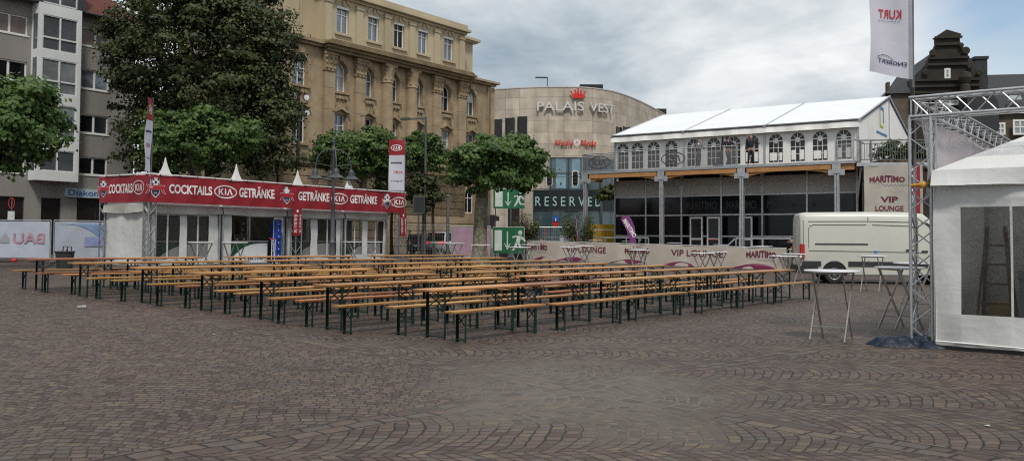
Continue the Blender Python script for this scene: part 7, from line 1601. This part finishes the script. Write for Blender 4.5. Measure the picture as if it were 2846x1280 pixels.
STAND = dict(pel=(0,0,.95), chest=(0,-.01,1.30), neck=(0,0,1.49), head=(0,-.03,1.62), shoL=(.19,0,1.42), shoR=(-.19,0,1.42), hipL=(.09,0,.93), hipR=(-.09,0,.93), kneL=(.10,-.02,.50), kneR=(-.10,-.02,.50), ankL=(.11,.01,.09), ankR=(-.11,.01,.09))
def pose(**k): d = dict(STAND); d.update(k); return d
def on_balcony(px, y): lx = fp(VF, px, 440, y)[0]; return vloc(lx, y, FZ)
person('person in a grey jacket over a white shirt, leaning one hand on the balcony rail', on_balcony(1942, -1.72), R(-6),
    pose(pel=(0,.05,.93), chest=(-.03,-.06,1.27), neck=(-.02,-.08,1.46), head=(0,-.12,1.58), shoL=(.17,-.04,1.38), shoR=(-.21,-.06,1.38), elbR=(-.36,-.14,1.22), wriR=(-.24,-.40,1.20), handR=(.3,-.8,-.3), elbL=(.29,-.10,1.14), wriL=(.20,-.34,1.18), handL=(-.3,-.8,-.1), hipL=(.08,.05,.91), hipR=(-.10,.05,.91), kneL=(.06,.0,.48), ankL=(.04,.04,.09), look=(.6,-.7,-.15)), 'jacket_grey', 'trousers_dark', collar='shirt_white')
person('person in a dark cap and brown sweater with crossed legs, elbows on the rail', on_balcony(2024, -1.74), R(-8),
    pose(pel=(.02,.06,.94), chest=(.0,-.02,1.29), neck=(-.02,-.04,1.48), head=(-.05,-.07,1.60), shoL=(.18,-.02,1.41), shoR=(-.20,-.03,1.41), elbR=(-.36,-.10,1.18), wriR=(-.40,-.38,1.17), handR=(-.1,-.9,-.2), elbL=(.38,-.10,1.22), wriL=(.48,-.38,1.18), handL=(.4,-.8,-.2), kneL=(.02,-.04,.50), kneR=(.0,.02,.50), ankL=(-.10,-.05,.09), ankR=(.12,.06,.09), look=(-.8,-.55,-.05)), 'navy', 'trousers_dark', cap='navy', band='sweater')
person('person in dark navy clothes standing in the gap of the balcony rail, arm bent', on_balcony(2087, -1.75), R(-10),
    pose(head=(0,-.05,1.61), elbR=(-.25,.02,1.14), wriR=(-.30,-.06,.89), elbL=(.44,-.10,1.24), wriL=(.42,-.34,1.20), handL=(-.5,-.7,.1), kneL=(.12,-.02,.50), kneR=(-.12,-.02,.50), ankL=(.14,.0,.09), ankR=(-.15,.0,.09), look=(.1,-1,-.25)), 'navy', 'navy', hair='hair_fair')
p_ = gx(2208, 43); person('person in black clothes bending behind the van with an arm at the head', p_, R(-35),
    pose(pel=(.0,.12,.86), chest=(-.02,-.08,1.16), neck=(-.03,-.16,1.33), head=(-.03,-.22,1.44), shoL=(.17,-.10,1.27), shoR=(-.20,-.12,1.28), elbR=(-.44,-.16,1.26), wriR=(-.24,-.22,1.40), handR=(.8,-.1,.3), elbL=(.24,-.26,1.02), wriL=(.16,-.46,.92), hipL=(.09,.12,.84), hipR=(-.09,.12,.84), kneL=(.10,-.06,.48), kneR=(-.10,.0,.47), ankL=(.11,.04,.09), ankR=(-.11,.10,.09), look=(-.2,-.8,-.5)), 'navy', 'navy', sc_=1.04)
p_ = gx(1139, 58); person('person in dark clothes walking behind the wire fence past the black car', p_, R(-70),
    pose(elbL=(.24,.10,1.14), wriL=(.22,.02,.90), elbR=(-.24,-.06,1.14), wriR=(-.22,-.22,.94), kneL=(.10,-.14,.50), ankL=(.10,-.22,.12), kneR=(-.10,.04,.50), ankR=(-.10,.26,.14)), 'navy', 'trousers_dark')

# ================================================================== loose things on the square
def barrier():
    p = gx(2186, 42); t = thing('crowd_barrier', 'grey steel crowd barrier at the van end of the lounge banner', 'barrier', p, R(-20)); m = MB(); w = 1.3; m.tube([(0,0,.05),(0,0,1.0),(.1,0,1.1),(w-.1,0,1.1),(w,0,1.0),(w,0,.05)], .02, 6); m.tube([(0,0,.2),(w,0,.2)], .018, 6)
    for k in range(1,9): x = w*k/9; m.tube([(x,0,.2),(x,0,1.1)], .010, 5)
    for x in (.1,w-.1): m.box(x-.02,x+.02,-.3,.3,0,.04)
    m.build('frame', 'galvanised', t, smooth=True)
barrier()
def bin_():
    p = gx(181, 33); t = thing('rubbish_bin', 'black plastic bin on the cobbles behind the end bench', 'bin', p); MB().lathe([(.27,0),(.33,.62),(.36,.64),(.36,.68),(.31,.68),(.29,.5)], n=16).build('bucket', 'plastic_dark', t, smooth=True); m = MB()
    for x in (.05,.2): m.tube([(x-.1,-.1,.62),(x-.05,-.1,.86),(x+.08,-.1,.86),(x+.12,-.1,.6)], .02, 6)
    m.build('handle', 'plastic_dark', t)
bin_()
def pipes():
    a, b = gx(-20, 39.4), gx(262, 39.2); t = thing('ground_cable', 'dark cable lying along the foot of the printed fence', 'cable', a); pts = [((b.x-a.x)*i/16, .12*math.sin(i*1.3), g(a.x+(b.x-a.x)*i/16, 39.3)-a.z+.05) for i in range(17)]; MB().tube(pts, .03, 6).build('cable', 'black', t, smooth=True); MB().lathe([(.09,-.1),(.1,0),(.09,.1)], (1.0,0,.12), 10, 'x').build('plug', 'sign_red', t)
pipes()
def litter():
    rn = random.Random(12); p = gx(231, 17.2); t = thing('plastic_cup', 'crushed clear plastic cup lying before the end table', 'cup', p, R(20)); MB().lathe([(.026,-.08),(.030,-.07),(.038,.08),(.036,.08),(.028,-.07)], (0,0,.037), 12, 'x').build('cup', 'cup_clear', t, smooth=True)
    spots = [(95,838,'pale paper scrap before the last table row by the fence'),(600,930,'small pale scrap on open cobbles before the bench legs'),(665,915,'tiny white scrap near the leg of a middle table'),(2212,917,'dark and white crumpled scrap beside the lone high table'),(1546,921,'white scrap beside a bench leg in the front row'),(2234,1012,'small white scrap on cobbles before the blue tarp'),(2003,872,'white scrap behind the front benches on open cobbles'),(1990,886,'grey scrap between benches and lone high table'),(2738,1180,'flattened pale paper on cobbles by the concrete block'),(2311,837,'small grey box on the cobbles behind the lone high table')]
    for px, py, lb in spots:
        H = H0 + math.tan(ROLL)*(px-CX); Y = CAMH*F/(py-H); p = gx(px, Y); m = MB(); k = rn.uniform(.014,.03) if 'box' not in lb else .06
        pts = [(math.cos(2*math.pi*i/7)*k*rn.uniform(.6,1.2), math.sin(2*math.pi*i/7)*k*rn.uniform(.6,1.2), .006+rn.random()*k*.5) for i in range(7)]; m.add(pts+[(0,0,k*.6)], [(i,(i+1)%7,7) for i in range(7)])
        o = m.build('paper_scrap', 'paper' if 'grey' not in lb and 'dark' not in lb else 'granite'); tag(o, lb, 'litter', 'scraps of litter on the square', p)
litter()
